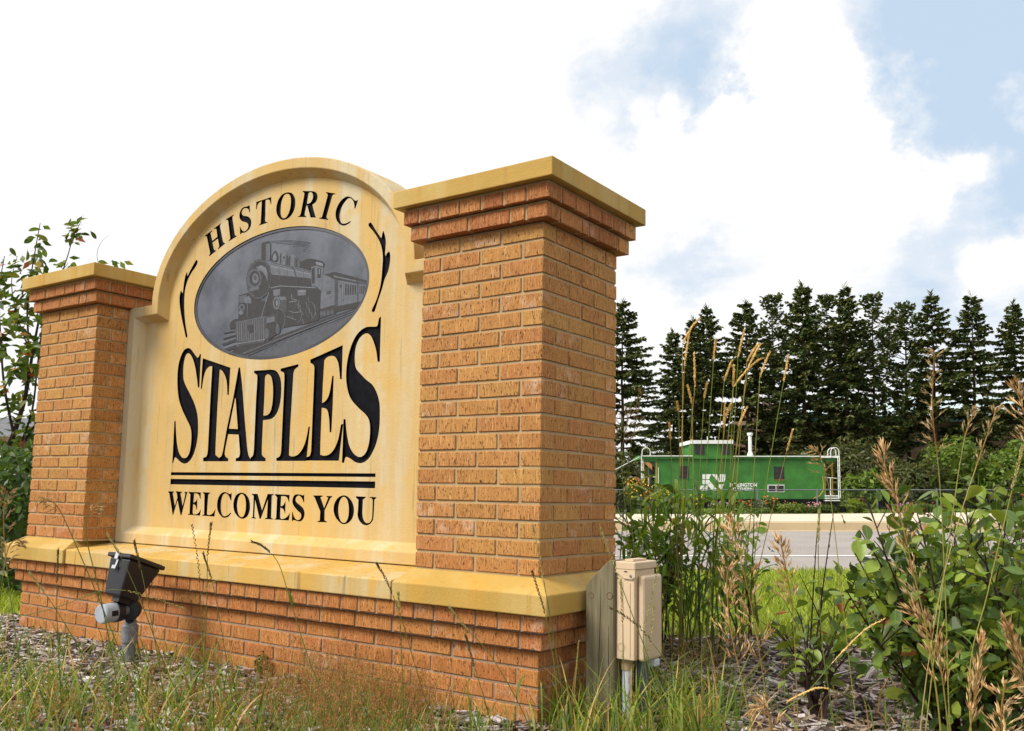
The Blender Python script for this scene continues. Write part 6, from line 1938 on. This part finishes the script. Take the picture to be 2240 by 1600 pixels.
for _ in range(300):
    px = rv.gauss(1520, 72); base = gp(px, rv.uniform(1425, 1465)); hgt = rv.uniform(.15, 1.05)
    p = Vector((base.x, base.y, 0)) + UP * hgt * .8
    L = rv.uniform(.18, .50); sp.append((p, rv.random() * 6.28, L * rv.uniform(.3, .9), L * rv.uniform(.6, 1.0), rv.uniform(.3, .95), rv.uniform(.012, .024), jit(rv.choice(((.10, .19, .022), (.14, .24, .03), (.065, .13, .018), (.19, .28, .035))), rv, .2)))
leafblades(tg, sp)
bst = MB()
for _ in range(30):
    px = rv.gauss(1525, 58); base = gp(px, rv.uniform(1425, 1465)); base.z = 0
    t_ = base + Vector((rv.gauss(0, .08), rv.gauss(0, .08), rv.uniform(.5, 1.1)))
    bst.tube(bez(base, base.lerp(t_, .5) + Vector((rv.gauss(0, .02), rv.gauss(0, .02), 0)), t_, 6), [.0038, .0036, .0034, .003, .0026, .002, .0015], 5, jit(rv.choice(((.09, .14, .025), (.06, .10, .02), (.16, .14, .05))), rv), False)
bst.obj('green_stems', M['blade'], tg)
sp = []
for _ in range(70):
    px = rv.gauss(1525, 60); base = gp(px, rv.uniform(1435, 1470)); base.z = 0
    L = rv.uniform(.10, .30); sp.append((base, rv.random() * 6.28, L, L * rv.uniform(.6, 1.1), rv.uniform(.3, .9), rv.uniform(.006, .011), jit(rv.choice(((.32, .20, .09), (.42, .29, .14), (.20, .12, .055))), rv, .2)))
leafblades(tg, sp, 'dead_blade')


def wild_stalk(name, label, pts_px, D, head_from, kind, group, cols=None, r=.0021, col=(.15, .19, .04), leaves=1, ground=True, **kw):
    """one stalk; pts_px from foot to tip in photo positions at distance D, the seed head starting at fraction head_from"""
    P = [at(x, y, D) for x, y in pts_px]
    if P[0].z < .05 or not ground: base = P[0]
    else:
        base = P[0]; P = [Vector((base.x, base.y, 0)) + Vector((rv.uniform(-.03, .03), rv.uniform(-.03, .03), 0))] + P; base = P[0]
    # smooth by Catmull-Rom
    Q = []
    for i in range(len(P) - 1):
        a, p, q, c = P[max(i - 1, 0)], P[i], P[i + 1], P[min(i + 2, len(P) - 1)]
        for k in range(6):
            t = k / 6
            Q.append(.5 * (2 * p + (q - a) * t + (2 * a - 5 * p + 4 * q - c) * t * t + (3 * p - a - 3 * q + c) * t ** 3))
    Q.append(P[-1])
    root = thing(name, label, 'grass stalk', base, group)
    k = max(2, int(len(Q) * head_from))
    k = min(k, len(Q) - 3)
    stem(root, Q[:k + 1], r, r * .6, jit(col, rv, .15))
    H_ = Q[k:]
    if kind == 'spike': spike_head(root, H_, cols or DARKG, **kw)
    elif kind == 'dense': dense_head(root, H_, .0036, cols or STRAW, 'seed_head', 90)
    else: panicle(root, H_, cols or BROWN, **kw)
    if leaves:
        sp = []
        for _ in range(leaves):
            i = rv.randint(1, max(1, k - 2)); L = rv.uniform(.10, .20)
            sp.append((Q[i], rv.random() * 6.28, L * rv.uniform(.3, .8), L * rv.uniform(.5, .9), rv.uniform(.2, .6), rv.uniform(.005, .009), jit(rv.choice(GREEN), rv)))
        leafblades(root, sp)
    return root


GS = 'single grass stalks in front of the sign'
wild_stalk('grass_stalk', 'dark grass spike rising left of the letter C of WELCOMES', [(446, 1480), (440, 1330), (434, 1235), (420, 1150)], 3.6, .62, 'spike', GS)
wild_stalk('grass_stalk', 'dark grass spike leaning right below the letter O of WELCOMES', [(443, 1530), (452, 1330), (454, 1220), (462, 1146)], 3.5, .66, 'spike', GS)
wild_stalk('grass_stalk', 'dark grass spike crossing the ledge below the letter C', [(520, 1620), (495, 1440), (468, 1290), (445, 1212)], 3.45, .70, 'spike', GS)
wild_stalk('grass_stalk', 'arching grass stalk whose drooping tip crosses the ledge below the letter E', [(770, 1640), (690, 1480), (640, 1330), (610, 1235), (578, 1198), (553, 1186)], 3.2, .70, 'spike', GS)
wild_stalk('grass_stalk', 'dark grass spike at the joint between ledge and base stone', [(965, 1640), (915, 1480), (880, 1360), (850, 1280), (825, 1235)], 3.2, .66, 'spike', GS)
wild_stalk('grass_stalk', 'upright grass stalk standing before the plinth under the ledge joint', [(884, 1640), (880, 1470), (875, 1360), (871, 1298)], 3.1, .72, 'spike', GS, PALEG)
wild_stalk('grass_stalk', 'long leaning grass stalk across the bricks below the base stone', [(1185, 1650), (1130, 1530), (1070, 1430), (1020, 1375), (984, 1330)], 3.1, .68, 'spike', GS, PALEG)
wild_stalk('grass_stalk', 'slender grass stalk left of the pillar corner below the base stone', [(1090, 1640), (1060, 1530), (1035, 1450), (1019, 1392)], 3.1, .62, 'spike', GS)
wild_stalk('grass_stalk', 'pale green grass stalk passing before the pillar corner', [(1245, 1640), (1225, 1480), (1200, 1330), (1180, 1220), (1166, 1150)], 2.9, .70, 'spike', GS, PALEG, .0022)
wild_stalk('grass_stalk', 'dark bent grass spike before the corner of the base stone', [(1225, 1640), (1215, 1480), (1196, 1360), (1180, 1300), (1164, 1252)], 2.9, .62, 'spike', GS)
wild_stalk('grass_stalk', 'grass stalk crossing the side of the pillar above the post', [(1480, 1640), (1440, 1500), (1385, 1350), (1340, 1230), (1314, 1160)], 2.7, .70, 'spike', GS, PALEG)
wild_stalk('grass_stalk', 'short fat pale seed spike between pillar and wooden post', [(1258, 1610), (1256, 1530), (1262, 1450), (1266, 1402)], 2.95, .45, 'dense', GS, PALEG)
wild_stalk('grass_stalk', 'dark stalk leaning across the front of the tan box', [(1520, 1580), (1470, 1470), (1410, 1385), (1370, 1350), (1338, 1332)], 2.75, .52, 'spike', GS)
wild_stalk('grass_stalk', 'thin upright stalk before the left side of the tan box', [(1372, 1600), (1364, 1450), (1362, 1350), (1358, 1270)], 2.8, .70, 'spike', GS, PALEG)
wild_stalk('grass_stalk', 'curving stalk with a dark spike before the cover of the tan box', [(1430, 1600), (1412, 1460), (1408, 1380), (1425, 1310), (1440, 1240)], 2.8, .60, 'spike', GS, PALEG)
wild_stalk('grass_stalk', 'pair mate of the curved stalk, with a bent pale spike beside the box', [(1380, 1610), (1405, 1480), (1422, 1400), (1430, 1330)], 2.85, .6, 'spike', GS, PALEG)
wild_stalk('grass_stalk', 'long stalk crossing behind the flood light housing', [(440, 1620), (370, 1480), (310, 1320), (270, 1230), (236, 1170)], 3.3, .78, 'spike', GS, PALEG)
wild_stalk('grass_stalk', 'upright thin stalk left of the flood light post', [(140, 1640), (128, 1430), (124, 1320), (127, 1205)], 3.3, .74, 'spike', GS)
wild_stalk('grass_stalk', 'grass stalk in front of the flood light lid', [(375, 1640), (345, 1440), (318, 1290), (294, 1186)], 3.2, .74, 'spike', GS)
wild_stalk('grass_stalk', 'stalk leaning left below the flood light sensor', [(330, 1640), (200, 1460), (120, 1330), (66, 1255)], 3.3, .74, 'spike', GS, PALEG)
wild_stalk('grass_stalk', 'low stalk running from the light post to the left edge', [(400, 1330), (250, 1290), (120, 1330), (0, 1360), (-60, 1390)][::-1], 3.4, .78, 'spike', GS, PALEG, ground=False)
wild_stalk('grass_stalk', 'nodding brown grass head before the far pillar', [(330, 1610), (240, 1370), (165, 1190), (125, 1108), (96, 1092)], 2.6, .70, 'panicle', GS, [(.46, .34, .16), (.38, .25, .11)], nbr=11, brl=.035, spl=.016, spw=.0018, droop=.5)
wild_stalk('grass_stalk', 'second nodding brown grass head near the panel corner', [(260, 1560), (225, 1330), (190, 1180), (196, 1120), (218, 1108)], 2.6, .76, 'panicle', GS, [(.46, .34, .16), (.38, .25, .11)], nbr=9, brl=.03, spl=.016, spw=.0018, droop=.5)
wild_stalk('grass_stalk', 'brown seed heads at the left edge below the tree', [(60, 1600), (30, 1360), (12, 1220), (8, 1120), (16, 1075)], 2.5, .55, 'panicle', GS, [(.42, .29, .14), (.34, .21, .10)], nbr=16, brl=.045, spl=.018, spw=.002, droop=.4)
wild_stalk('grass_stalk', 'brown drooping seed head over the far base stone', [(-10, 1600), (-4, 1370), (6, 1260), (20, 1195), (40, 1180)], 2.4, .6, 'panicle', GS, [(.42, .29, .14), (.34, .21, .10)], nbr=12, brl=.04, spl=.016, spw=.002, droop=.5)

GB = 'brown brome grass stalks at the right'
wild_stalk('brome_stalk', 'large rusty brown brome head standing before the right end of the fence', [(2060, 1640), (2030, 1400), (1995, 1240), (1965, 1110), (1942, 1040), (1932, 985)], 1.9, .40, 'panicle', GB, BROWN, .0024, (.30, .27, .06), 1, nbr=26, brl=.040, spl=.021, spw=.0026, open_=.6)
wild_stalk('brome_stalk', 'tan brome head before the road, left of the bare twigs', [(1690, 1640), (1672, 1500), (1656, 1400), (1636, 1290), (1612, 1200), (1598, 1140)], 2.3, .42, 'panicle', GB, BROWN, .0022, (.32, .30, .07), 1, nbr=20, brl=.050, spl=.023, spw=.0030, open_=.8)
wild_stalk('brome_stalk', 'tan brome head leaning left, lower companion before the lawn', [(1650, 1640), (1625, 1500), (1600, 1390), (1590, 1300), (1592, 1240)], 2.3, .46, 'panicle', GB, BROWN, .0020, (.32, .30, .07), 1, nbr=18, brl=.05, spl=.022, spw=.0030, open_=.8)
wild_stalk('brome_stalk', 'short tan brome head above the white road line', [(1745, 1640), (1740, 1440), (1732, 1320), (1718, 1240), (1708, 1190)], 2.4, .58, 'panicle', GB, BROWN, .0018, (.30, .28, .07), 1, nbr=22, brl=.045, spl=.022, spw=.0028, open_=.8)
wild_stalk('brome_stalk', 'brome head in the lower right before the shrub, leaning left', [(2075, 1660), (2066, 1520), (2050, 1430), (2024, 1370), (1998, 1335)], 2.0, .42, 'panicle', GB, BROWN, .0022, (.34, .28, .08), 1, nbr=22, brl=.05, spl=.024, spw=.0028)
wild_stalk('brome_stalk', 'upright narrow brome head in the lower right', [(2120, 1680), (2128, 1560), (2138, 1480), (2146, 1400)], 1.9, .40, 'panicle', GB, BROWN, .0022, (.40, .33, .10), 0, nbr=16, brl=.03, spl=.024, spw=.0028, open_=.35)
wild_stalk('brome_stalk', 'pale brome head touching the lower right edge', [(2270, 1640), (2255, 1520), (2225, 1440), (2205, 1368)], 1.9, .40, 'panicle', GB, BROWN, .0022, (.40, .33, .10), 0, nbr=20, brl=.035, spl=.025, spw=.003, open_=.4)
wild_stalk('brome_stalk', 'thick tangled brome head in the lower right corner', [(2200, 1700), (2195, 1620), (2190, 1560), (2200, 1490)], 1.8, .25, 'panicle', GB, BROWN, .0022, (.40, .33, .10), 0, nbr=20, brl=.055, spl=.022, spw=.003, droop=.2, open_=.9)
wild_stalk('brome_stalk', 'drooping brome head at the bottom, left of the corner', [(1690, 1700), (1690, 1640), (1685, 1570), (1672, 1545), (1650, 1550)], 2.0, .40, 'panicle', GB, BROWN, .0020, (.36, .33, .08), 0, nbr=14, brl=.035, spl=.020, spw=.0028, droop=.3)
wild_stalk('brome_stalk', 'brown brome head at the upper right edge', [(2300, 1500), (2290, 1200), (2275, 1010), (2250, 930), (2222, 850)], 1.9, .64, 'panicle', GB, BROWN, .0020, (.36, .33, .08), 0, nbr=17, brl=.045, spl=.022, spw=.0028)
wild_stalk('brome_stalk', 'loose pale brome head against the spruces, right of the caboose', [(2080, 1620), (2068, 1300), (2056, 1060), (2040, 900), (2044, 772)], 2.6, .66, 'panicle', GB, [(.50, .40, .22), (.42, .31, .15)], .0020, (.30, .30, .08), 2, nbr=20, brl=.04, spl=.018, spw=.0020, droop=.25, open_=.8)
wild_stalk('brome_stalk', 'thin leaning brome stalk over the bush at the far right', [(2010, 1640), (2050, 1330), (2100, 1130), (2150, 980), (2182, 890)], 2.5, .74, 'panicle', GB, [(.50, .40, .22), (.42, .31, .15)], .0018, (.40, .36, .16), 1, nbr=10, brl=.03, spl=.017, spw=.0018)
wild_stalk('brome_stalk', 'thin pale stalk crossing the light green bush', [(2020, 1640), (2060, 1300), (2090, 1080), (2110, 960), (2130, 900)], 2.6, .80, 'panicle', GB, [(.50, .40, .22)], .0018, (.34, .34, .10), 1, nbr=9, brl=.03, spl=.017, spw=.0018)
wild_stalk('brome_stalk', 'drooping pale brome head at the right end of the caboose', [(1880, 1640), (1850, 1380), (1828, 1180), (1812, 1060), (1795, 1000), (1784, 985)], 2.6, .68, 'panicle', GB, [(.50, .37, .18), (.42, .28, .12)], .0016, (.30, .28, .08), 1, nbr=13, brl=.035, spl=.017, spw=.0020, droop=.45)
wild_stalk('brome_stalk', 'open brome head right beside the edge of the pillar', [(1372, 1440), (1372, 1180), (1360, 1020), (1366, 950), (1378, 898)], 4.2, .70, 'panicle', GB, [(.50, .42, .24), (.42, .33, .16)], .0020, (.26, .28, .07), 1, nbr=13, brl=.06, spl=.026, spw=.0024, droop=.1, open_=.8)
wild_stalk('brome_stalk', 'small brome head between pillar and caboose', [(1400, 1440), (1384, 1180), (1376, 1010), (1390, 930), (1404, 858)], 4.3, .74, 'panicle', GB, [(.50, .42, .24), (.42, .33, .16)], .0018, (.26, .28, .07), 1, nbr=8, brl=.04, spl=.024, spw=.0022, droop=.15)
wild_stalk('grass_stalk', 'yellow arching seed spike low before the lawn', [(1700, 1560), (1760, 1520), (1830, 1440), (1890, 1380), (1935, 1354)], 2.6, .45, 'dense', GB, STRAW, ground=False, leaves=0)
wild_stalk('grass_stalk', 'yellow arching seed spike over the mulch', [(1870, 1530), (1830, 1512), (1790, 1505), (1750, 1520), (1722, 1535)], 2.4, .35, 'dense', GB, STRAW, ground=False, leaves=0)
wild_stalk('grass_stalk', 'long thin green stalk beside the bare twigs', [(1830, 1640), (1800, 1420), (1790, 1240), (1792, 1120)], 2.6, .8, 'spike', GB, PALEG)
wild_stalk('grass_stalk', 'long straw coloured stalk leaning over the shrub', [(2120, 1500), (2160, 1300), (2200, 1130), (2236, 980)], 2.2, .8, 'spike', GB, PALEG, .0018, (.34, .36, .08))

# ------------------------------------------------------------------ chokeberry shrubs
def leaf_mesh(L, W_, seed, cup=.18):
    r = random.Random(seed)
    prof_ = [(0, .02), (.12, .30), (.3, .72), (.52, 1.0), (.72, .95), (.88, .62), (1.0, .04)]
    b = MB(); vs = []
    for u, w in prof_:
        x = u * L; z = -.10 * L * u * u + r.uniform(-.01, .01) * L
        vs += [(x, -w * W_ / 2, z + cup * w * W_ / 2), (x, 0, z), (x, w * W_ / 2, z + cup * w * W_ / 2)]
    fs = []
    for i in range(len(prof_) - 1):
        a = i * 3
        fs += [(a, a + 3, a + 4, a + 1), (a + 1, a + 4, a + 5, a + 2)]
    b.add(vs, fs)
    b.tube([(-.12 * L, 0, .01 * L), (0, 0, 0)], L * .012, 4)
    return b.mesh('leaf', M['leafo'], smooth=True)


LEAF_A = [leaf_mesh(1.0, w, i, c) for i, (w, c) in enumerate(((.62, .35), (.70, .15), (.56, .6), (.66, -.2), (.60, .5), (.52, .25)))]
LEAF_T = [leaf_mesh(1.0, w, 20 + i, c) for i, (w, c) in enumerate(((.42, .5), (.48, .35), (.38, .7)))]


def put_leaf(parent, meshes, p, d, L, col, roll=0.0):
    d = d.normalized(); side = d.cross(UP)
    if side.length < .05: side = Vector((1, 0, 0))
    side.normalize(); n = side.cross(d)
    m = Matrix((d, side * -1, n)).transposed() @ Matrix.Rotation(roll, 3, 'X')
    o = bpy.data.objects.new('leaf', rv.choice(meshes))
    link(o, parent, p)
    o.rotation_euler = m.to_euler(); o.scale = (L, L, L); o.color = (*col, 1)


AR = [(.160, .235, .032), (.120, .188, .027), (.075, .130, .026), (.210, .280, .042), (.055, .098, .023)]


def shrub(label, base, stems, nleaf, Lr, cols, group, berries=0, bark=(.06, .035, .03), inner=0):
    """stems: list of tip positions; leaves are set along the upper part of each and of its twigs"""
    root = thing('chokeberry_shrub', label, 'shrub', base, group)
    bw = MB(); tw = []
    for tip in stems:
        b0 = base + Vector((rv.uniform(-.05, .05), rv.uniform(-.05, .05), -.02))
        mid = b0.lerp(tip, .5) + Vector((rv.uniform(-.06, .06), rv.uniform(-.06, .06), .06))
        pts = bez(b0, mid, tip, 8)
        bw.tube(pts, [.007 - .0052 * i / 8 for i in range(9)], 5, jit(bark, rv))
        tw.append((pts, .30))
        for k in range(rv.randint(3, 5)):
            i = rv.randint(3, 7); d = (pts[i + 1] - pts[i]).normalized()
            e = pts[i] + (d * .7 + Vector((rv.gauss(0, .6), rv.gauss(0, .6), rv.uniform(0, .5)))).normalized() * rv.uniform(.08, .24)
            q = bez(pts[i], pts[i].lerp(e, .5) + UP * .015, e, 5)
            bw.tube(q, [.003, .0027, .0024, .002, .0016, .0012], 4, jit(bark, rv)); tw.append((q, .05))
    ws = [sum((q[i + 1] - q[i]).length for i in range(len(q) - 1)) * (1 - u0) for q, u0 in tw]; tot = sum(ws)
    bw.obj('branches', M['blade'], root)
    for (q, u0), w in zip(tw, ws):
        n = max(2, int(round(nleaf * w / tot)))
        for k in range(n):
            u = u0 + (1 - u0) * (k + rv.random()) / n
            x = u * (len(q) - 1); i = min(int(x), len(q) - 2)
            p = q[i].lerp(q[i + 1], x - i); d = (q[i + 1] - q[i]).normalized()
            o = d.orthogonal().normalized(); a = k * 2.4 + rv.uniform(-.5, .5); o = o * math.cos(a) + d.cross(o) * math.sin(a)
            dd = d * rv.uniform(.2, .9) + o * rv.uniform(.6, 1.1) + UP * rv.uniform(-.25, .45)
            put_leaf(root, LEAF_A, p + dd.normalized() * .008, dd, rv.uniform(*Lr) * rv.uniform(.62, 1.05), jit(rv.choice(cols), rv, .18) if rv.random() > .035 else jit((.30, .13, .05), rv), rv.uniform(-.9, .9))
    if inner:
        lob = [(tuple(q[-1].lerp(base, rv.uniform(.05, .45)) + Vector((rv.gauss(0, .05), rv.gauss(0, .05), 0))), (.13, .13, .11)) for q, u0 in tw]
        leaf_cloud(int(base.x * 977) & 0xffff, inner, lob, .024, cols[1:] + [(.05, .095, .02)], True).obj('inner_leaves', M['leaf'], root)['kind'] = 'stuff'
    if berries:
        bb = MB()
        for _ in range(berries):
            q, u0 = rv.choice(tw); c = q[-2] + Vector((rv.gauss(0, .012), rv.gauss(0, .012), rv.gauss(0, .012)))
            for _k in range(7):
                p = c + Vector((rv.gauss(0, .013), rv.gauss(0, .013), rv.gauss(0, .011)))
                ring_solid(bb, p - UP * .004, UP, [(0, .0016), (.002, .004), (.0045, .0046), (.007, .0034), (.0085, .001)], 7, 0, jit(rv.choice(((.10, .022, .015), (.14, .06, .03), (.06, .012, .012), (.12, .10, .03))), rv))
                bb.ribbon([c - Vector((0, 0, .02)), p], [.001, .001], Vector((1, 0, 0)), (.10, .05, .03))
        bb.obj('berries', M['straw'], root)['kind'] = 'stuff'
    return root


GSH = 'chokeberry shrubs in the mulch bed'


def tips(lst, D0, D1): return [at(x, y, rv.uniform(D0, D1)) for x, y in lst]


bs = at(2090, 1600, 3.25); bs.z = 0
shrub('big leafy chokeberry shrub right of the lawn, before the road', bs, tips([(1900, 1100), (1870, 1210), (1925, 1180), (1960, 1290), (1850, 1290), (2000, 1100), (1985, 1200), (2030, 1160), (2060, 1240), (1930, 1340), (2010, 1320), (2060, 1380), (1960, 1400), (1900, 1390), (2090, 1120), (1880, 1160)], 2.9, 3.5), 298, (.058, .092), AR, GSH, 16, inner=520)
bs = at(2190, 1620, 3.1); bs.z = 0
shrub('leafy chokeberry shrub with large leaves at the right edge', bs, tips([(2110, 1090), (2150, 1180), (2200, 1140), (2110, 1300), (2190, 1270), (2240, 1210), (2060, 1300), (2150, 1360), (2230, 1340), (2100, 1430), (2190, 1450), (2250, 1430), (2130, 1500), (2070, 1480), (2220, 1520), (2160, 1240), (2240, 1120)], 2.75, 3.4), 298, (.062, .100), AR, GSH, 10, inner=700)
bs = at(2040, 1560, 3.7); bs.z = 0
shrub('shaded chokeberry stems filling the gap behind the big shrub', bs, tips([(1940, 1150), (2000, 1180), (2050, 1130), (2090, 1210), (1970, 1260), (2040, 1280), (2110, 1260), (1920, 1240), (2140, 1310), (2000, 1350), (2080, 1350), (1950, 1340)], 3.6, 4.2), 240, (.055, .085), AR[1:3] + AR[4:], GSH, 0, inner=380)
bs = at(2260, 1560, 3.9); bs.z = 0
shrub('bright leaved chokeberry bush at the right edge behind the big shrub', bs, tips([(2130, 1050), (2170, 1100), (2210, 1030), (2240, 1080), (2190, 1160), (2100, 1120), (2250, 1150), (2280, 1040), (2080, 1180), (2160, 1230), (2230, 1240), (2030, 1200)], 3.7, 4.5), 260, (.06, .10), [(.12, .18, .022), (.16, .22, .03), (.085, .14, .02), (.05, .09, .018)], GSH, 8, inner=400)
bs = at(1782, 1560, 3.6); bs.z = 0
mid_shrub = shrub('small chokeberry shrub with two bare twigs in the middle of the mulch', bs, tips([(1745, 1340), (1790, 1330), (1825, 1310), (1850, 1370), (1720, 1400), (1765, 1425), (1815, 1430), (1700, 1360), (1855, 1440), (1740, 1490), (1800, 1490)], 3.45, 3.75), 120, (.052, .080), AR, GSH, 0)
b = MB()
for (x0, y0, x1, y1, xm) in ((1775, 1500, 1823, 1125, 1794), (1768, 1500, 1788, 1155, 1776), (1784, 1500, 1900, 1180, 1848)):
    b.tube(bez(at(x0, y0, 3.6), at(xm, (y0 + y1) / 2, 3.6), at(x1, y1, 3.55), 10), [.0045 - .003 * i / 10 for i in range(11)], 5, (.055, .032, .028))
    for k in range(9):
        f = .35 + .065 * k; q = at(x0 + (x1 - x0) * f, y0 + (y1 - y0) * f, 3.585); b.tube([q, q + Vector((rv.uniform(-.012, .012), 0, .012))], [.002, .001], 4, (.07, .04, .03))
b.obj('bare_twig', M['blade'], mid_shrub)
bs = at(1440, 1420, 5.2); bs.z = 0
shrub('chokeberry shrub behind the tan box beside the pillar', bs, tips([(1360, 1080), (1400, 1060), (1440, 1090), (1380, 1130), (1430, 1150), (1365, 1180), (1470, 1090), (1510, 1110), (1455, 1170), (1400, 1210), (1360, 1240), (1395, 1000 + 30), (1520, 1060), (1385, 1260), (1440, 1250)], 4.9, 5.5), 220, (.068, .105), AR, GSH, 0, inner=350)
bs = at(1640, 1440, 5.6); bs.z = 0
shrub('low leafy chokeberry half hidden behind the tall grass clump', bs, tips([(1600, 1130), (1640, 1150), (1580, 1200), (1620, 1230), (1560, 1150), (1545, 1230)], 5.3, 5.9), 80, (.06, .095), AR, GSH, 0, inner=150)
# long green blades of iris-like grass in front of the light green bush
tb2 = at(2060, 1500, 3.6); tb2.z = 0
tg2 = thing('sword_grass_clump', 'upright green grass clump with long blades rising from the right shrub', 'grass', tb2)
sp = []
for _ in range(60):
    p = at(rv.gauss(2065, 55), rv.uniform(1250, 1400), rv.uniform(3.4, 3.8)); L = rv.uniform(.22, .46)
    sp.append((p, rv.random() * 6.28, L, L * rv.uniform(.05, .4), rv.uniform(0, .2), rv.uniform(.006, .011), jit(rv.choice(((.12, .20, .025), (.16, .24, .03), (.08, .14, .02))), rv, .2)))
leafblades(tg2, sp)

# dark clipped plant left of the plinth
bs = at(30, 1350, 7.4); bs.z = 0
dn = thing('dark_shrub', 'dark green shrub in shade behind the left end of the plinth', 'shrub', bs)
lobes = [((bs.x + rv.uniform(-.35, .35), bs.y + rv.uniform(-.25, .25), rv.uniform(.2, .95)), (.35, .3, .3)) for _ in range(9)]
leaf_cloud(901, 1500, lobes, .05, [(.045, .085, .018), (.06, .11, .022), (.035, .065, .016)]).obj('foliage', M['leaf'], dn)
b = MB()
for k in range(6): b.tube([bs, bs + Vector((rv.uniform(-.3, .3), rv.uniform(-.2, .2), .8))], [.012, .005], 5)
b.obj('stems', M['bark'], dn)
mb_ = gp(523, 1492); ms = thing('moss_tuft', 'small dark green moss tuft against the foot of the plinth', 'moss', (mb_.x, -.05, 0))
leaf_cloud(905, 320, [((mb_.x, -.045, .05), (.035, .03, .06))], .010, [(.05, .10, .012), (.10, .14, .02), (.03, .06, .01)]).obj('foliage', M['leaf'], ms)

# ------------------------------------------------------------------ young tree at the left
TD = 8.4
tbase = at(-60, 1330, TD); tbase.z = 0
tree = thing('young_tree', 'young fruit tree with curled green and reddish leaves behind the far pillar', 'tree', tbase)
b = MB(); br = []


def limb(p, r0, r1):
    P = [at(x, y, TD + dz) for x, y, dz in p]; Q = []
    for i in range(len(P) - 1):
        a, p_, q, c = P[max(i - 1, 0)], P[i], P[i + 1], P[min(i + 2, len(P) - 1)]
        for k in range(4):
            t = k / 4; Q.append(.5 * (2 * p_ + (q - a) * t + (2 * a - 5 * p_ + 4 * q - c) * t * t + (3 * p_ - a - 3 * q + c) * t ** 3))
    Q.append(P[-1]); n = len(Q)
    b.tube(Q, [r0 + (r1 - r0) * i / (n - 1) for i in range(n)], 6, jit((.045, .03, .024), rv))
    br.append(Q)


limb([(-60, 1400, 0), (-40, 1180, 0), (0, 1060, 0), (40, 985, 0), (78, 930, 0)], .045, .012)
limb([(-40, 1180, 0), (-5, 1040, .1), (30, 950, .1), (55, 870, .1), (70, 780, .1), (85, 700, .1)], .035, .010)
limb([(55, 870, .1), (62, 760, .2), (60, 660, .2), (75, 560, .2), (88, 488, .2)], .012, .003)
limb([(40, 985, .0), (70, 900, -.1), (82, 800, -.1), (95, 700, -.1), (110, 640, -.1)], .012, .004)
limb([(30, 950, .1), (10, 850, 0), (2, 750, 0), (-2, 640, 0), (10, 560, 0)], .014, .003)
limb([(95, 700, .4), (120, 640, .4), (145, 570, .4), (160, 520, .4), (178, 484, .4)], .008, .002)
limb([(85, 700, .1), (100, 640, .3), (130, 600, .3), (150, 575, .3)], .006, .002)
limb([(62, 760, .2), (40, 700, .2), (25, 620, .2), (38, 560, .2)], .008, .002)
limb([(60, 660, .2), (75, 620, .1), (88, 570, .1)], .005, .002)
limb([(10, 850, 0), (35, 800, -.2), (60, 740, -.2)], .007, .002); limb([(2, 750, 0), (25, 720, -.1), (50, 690, -.1)], .006, .002)
limb([(-5, 1040, .1), (-30, 930, .1), (-50, 800, .1), (-60, 700, .1)], .02, .005)
limb([(225, 610, .8), (212, 560, .8), (222, 530, .8), (238, 515, .8)], .003, .001)
limb([(240, 640, .8), (248, 600, .8), (252, 578, .8)], .003, .001)
b.obj('trunk', M['blade'], tree)
TC = [(.075, .125, .020), (.055, .098, .016), (.105, .155, .022), (.036, .068, .014), (.14, .16, .03)]
nl = 0
more = MB()


def vis_px(p):
    q = ROT.transposed() @ (p - CAM); return 1050.25 + 2018.11 * q.x / -q.z


slots = []
for bi, Q in enumerate(br):
    if bi == 12: continue
    L = sum((Q[i + 1] - Q[i]).length for i in range(len(Q) - 1)); thin = bi in (0, 1, 11)
    for k in range(int(L * (36 if thin else 95))):
        u = rv.uniform(.40 if thin else .06, 1.0); x = u * (len(Q) - 1); i = min(int(x), len(Q) - 2)
        cl_ = math.floor(u * L * 6) % 3
        p = Q[i].lerp(Q[i + 1], x - i) + Vector((rv.gauss(0, .045), rv.gauss(0, .045), rv.gauss(0, .04)))
        if cl_ == 0 and bi != 13: continue
        slots.append(p)
rv.shuffle(slots)
slots.sort(key=lambda p: vis_px(p) < -12)
for p in slots:
    dd = Vector((rv.gauss(0, 1), rv.gauss(0, 1), rv.uniform(-1.2, .3)))
    c = jit(rv.choice(TC), rv, .2) if rv.random() > .10 else jit(rv.choice(((.36, .20, .04), (.42, .24, .04), (.26, .07, .04))), rv, .2)
    if nl < 300: put_leaf(tree, LEAF_T, p, dd, rv.uniform(.085, .125), c, rv.uniform(-1.2, 1.2)); nl += 1
    else:
        d_ = dd.normalized(); s_ = d_.orthogonal().normalized() * .026
        more.face([p, p + d_ * .045 + s_, p + d_ * .105, p + d_ * .045 - s_], c)
more.obj('outer_leaves', M['leaf'], tree)['kind'] = 'stuff'
lobes = [(tuple(at(rv.uniform(-30, 70), rv.uniform(960, 1180), TD + rv.uniform(-.3, .6))), (.22, .2, .18)) for _ in range(15)]
leaf_cloud(910, 1250, lobes, .045, [(.07, .12, .02), (.05, .09, .018), (.09, .14, .022)]).obj('lower_foliage', M['leaf'], tree)['kind'] = 'stuff'
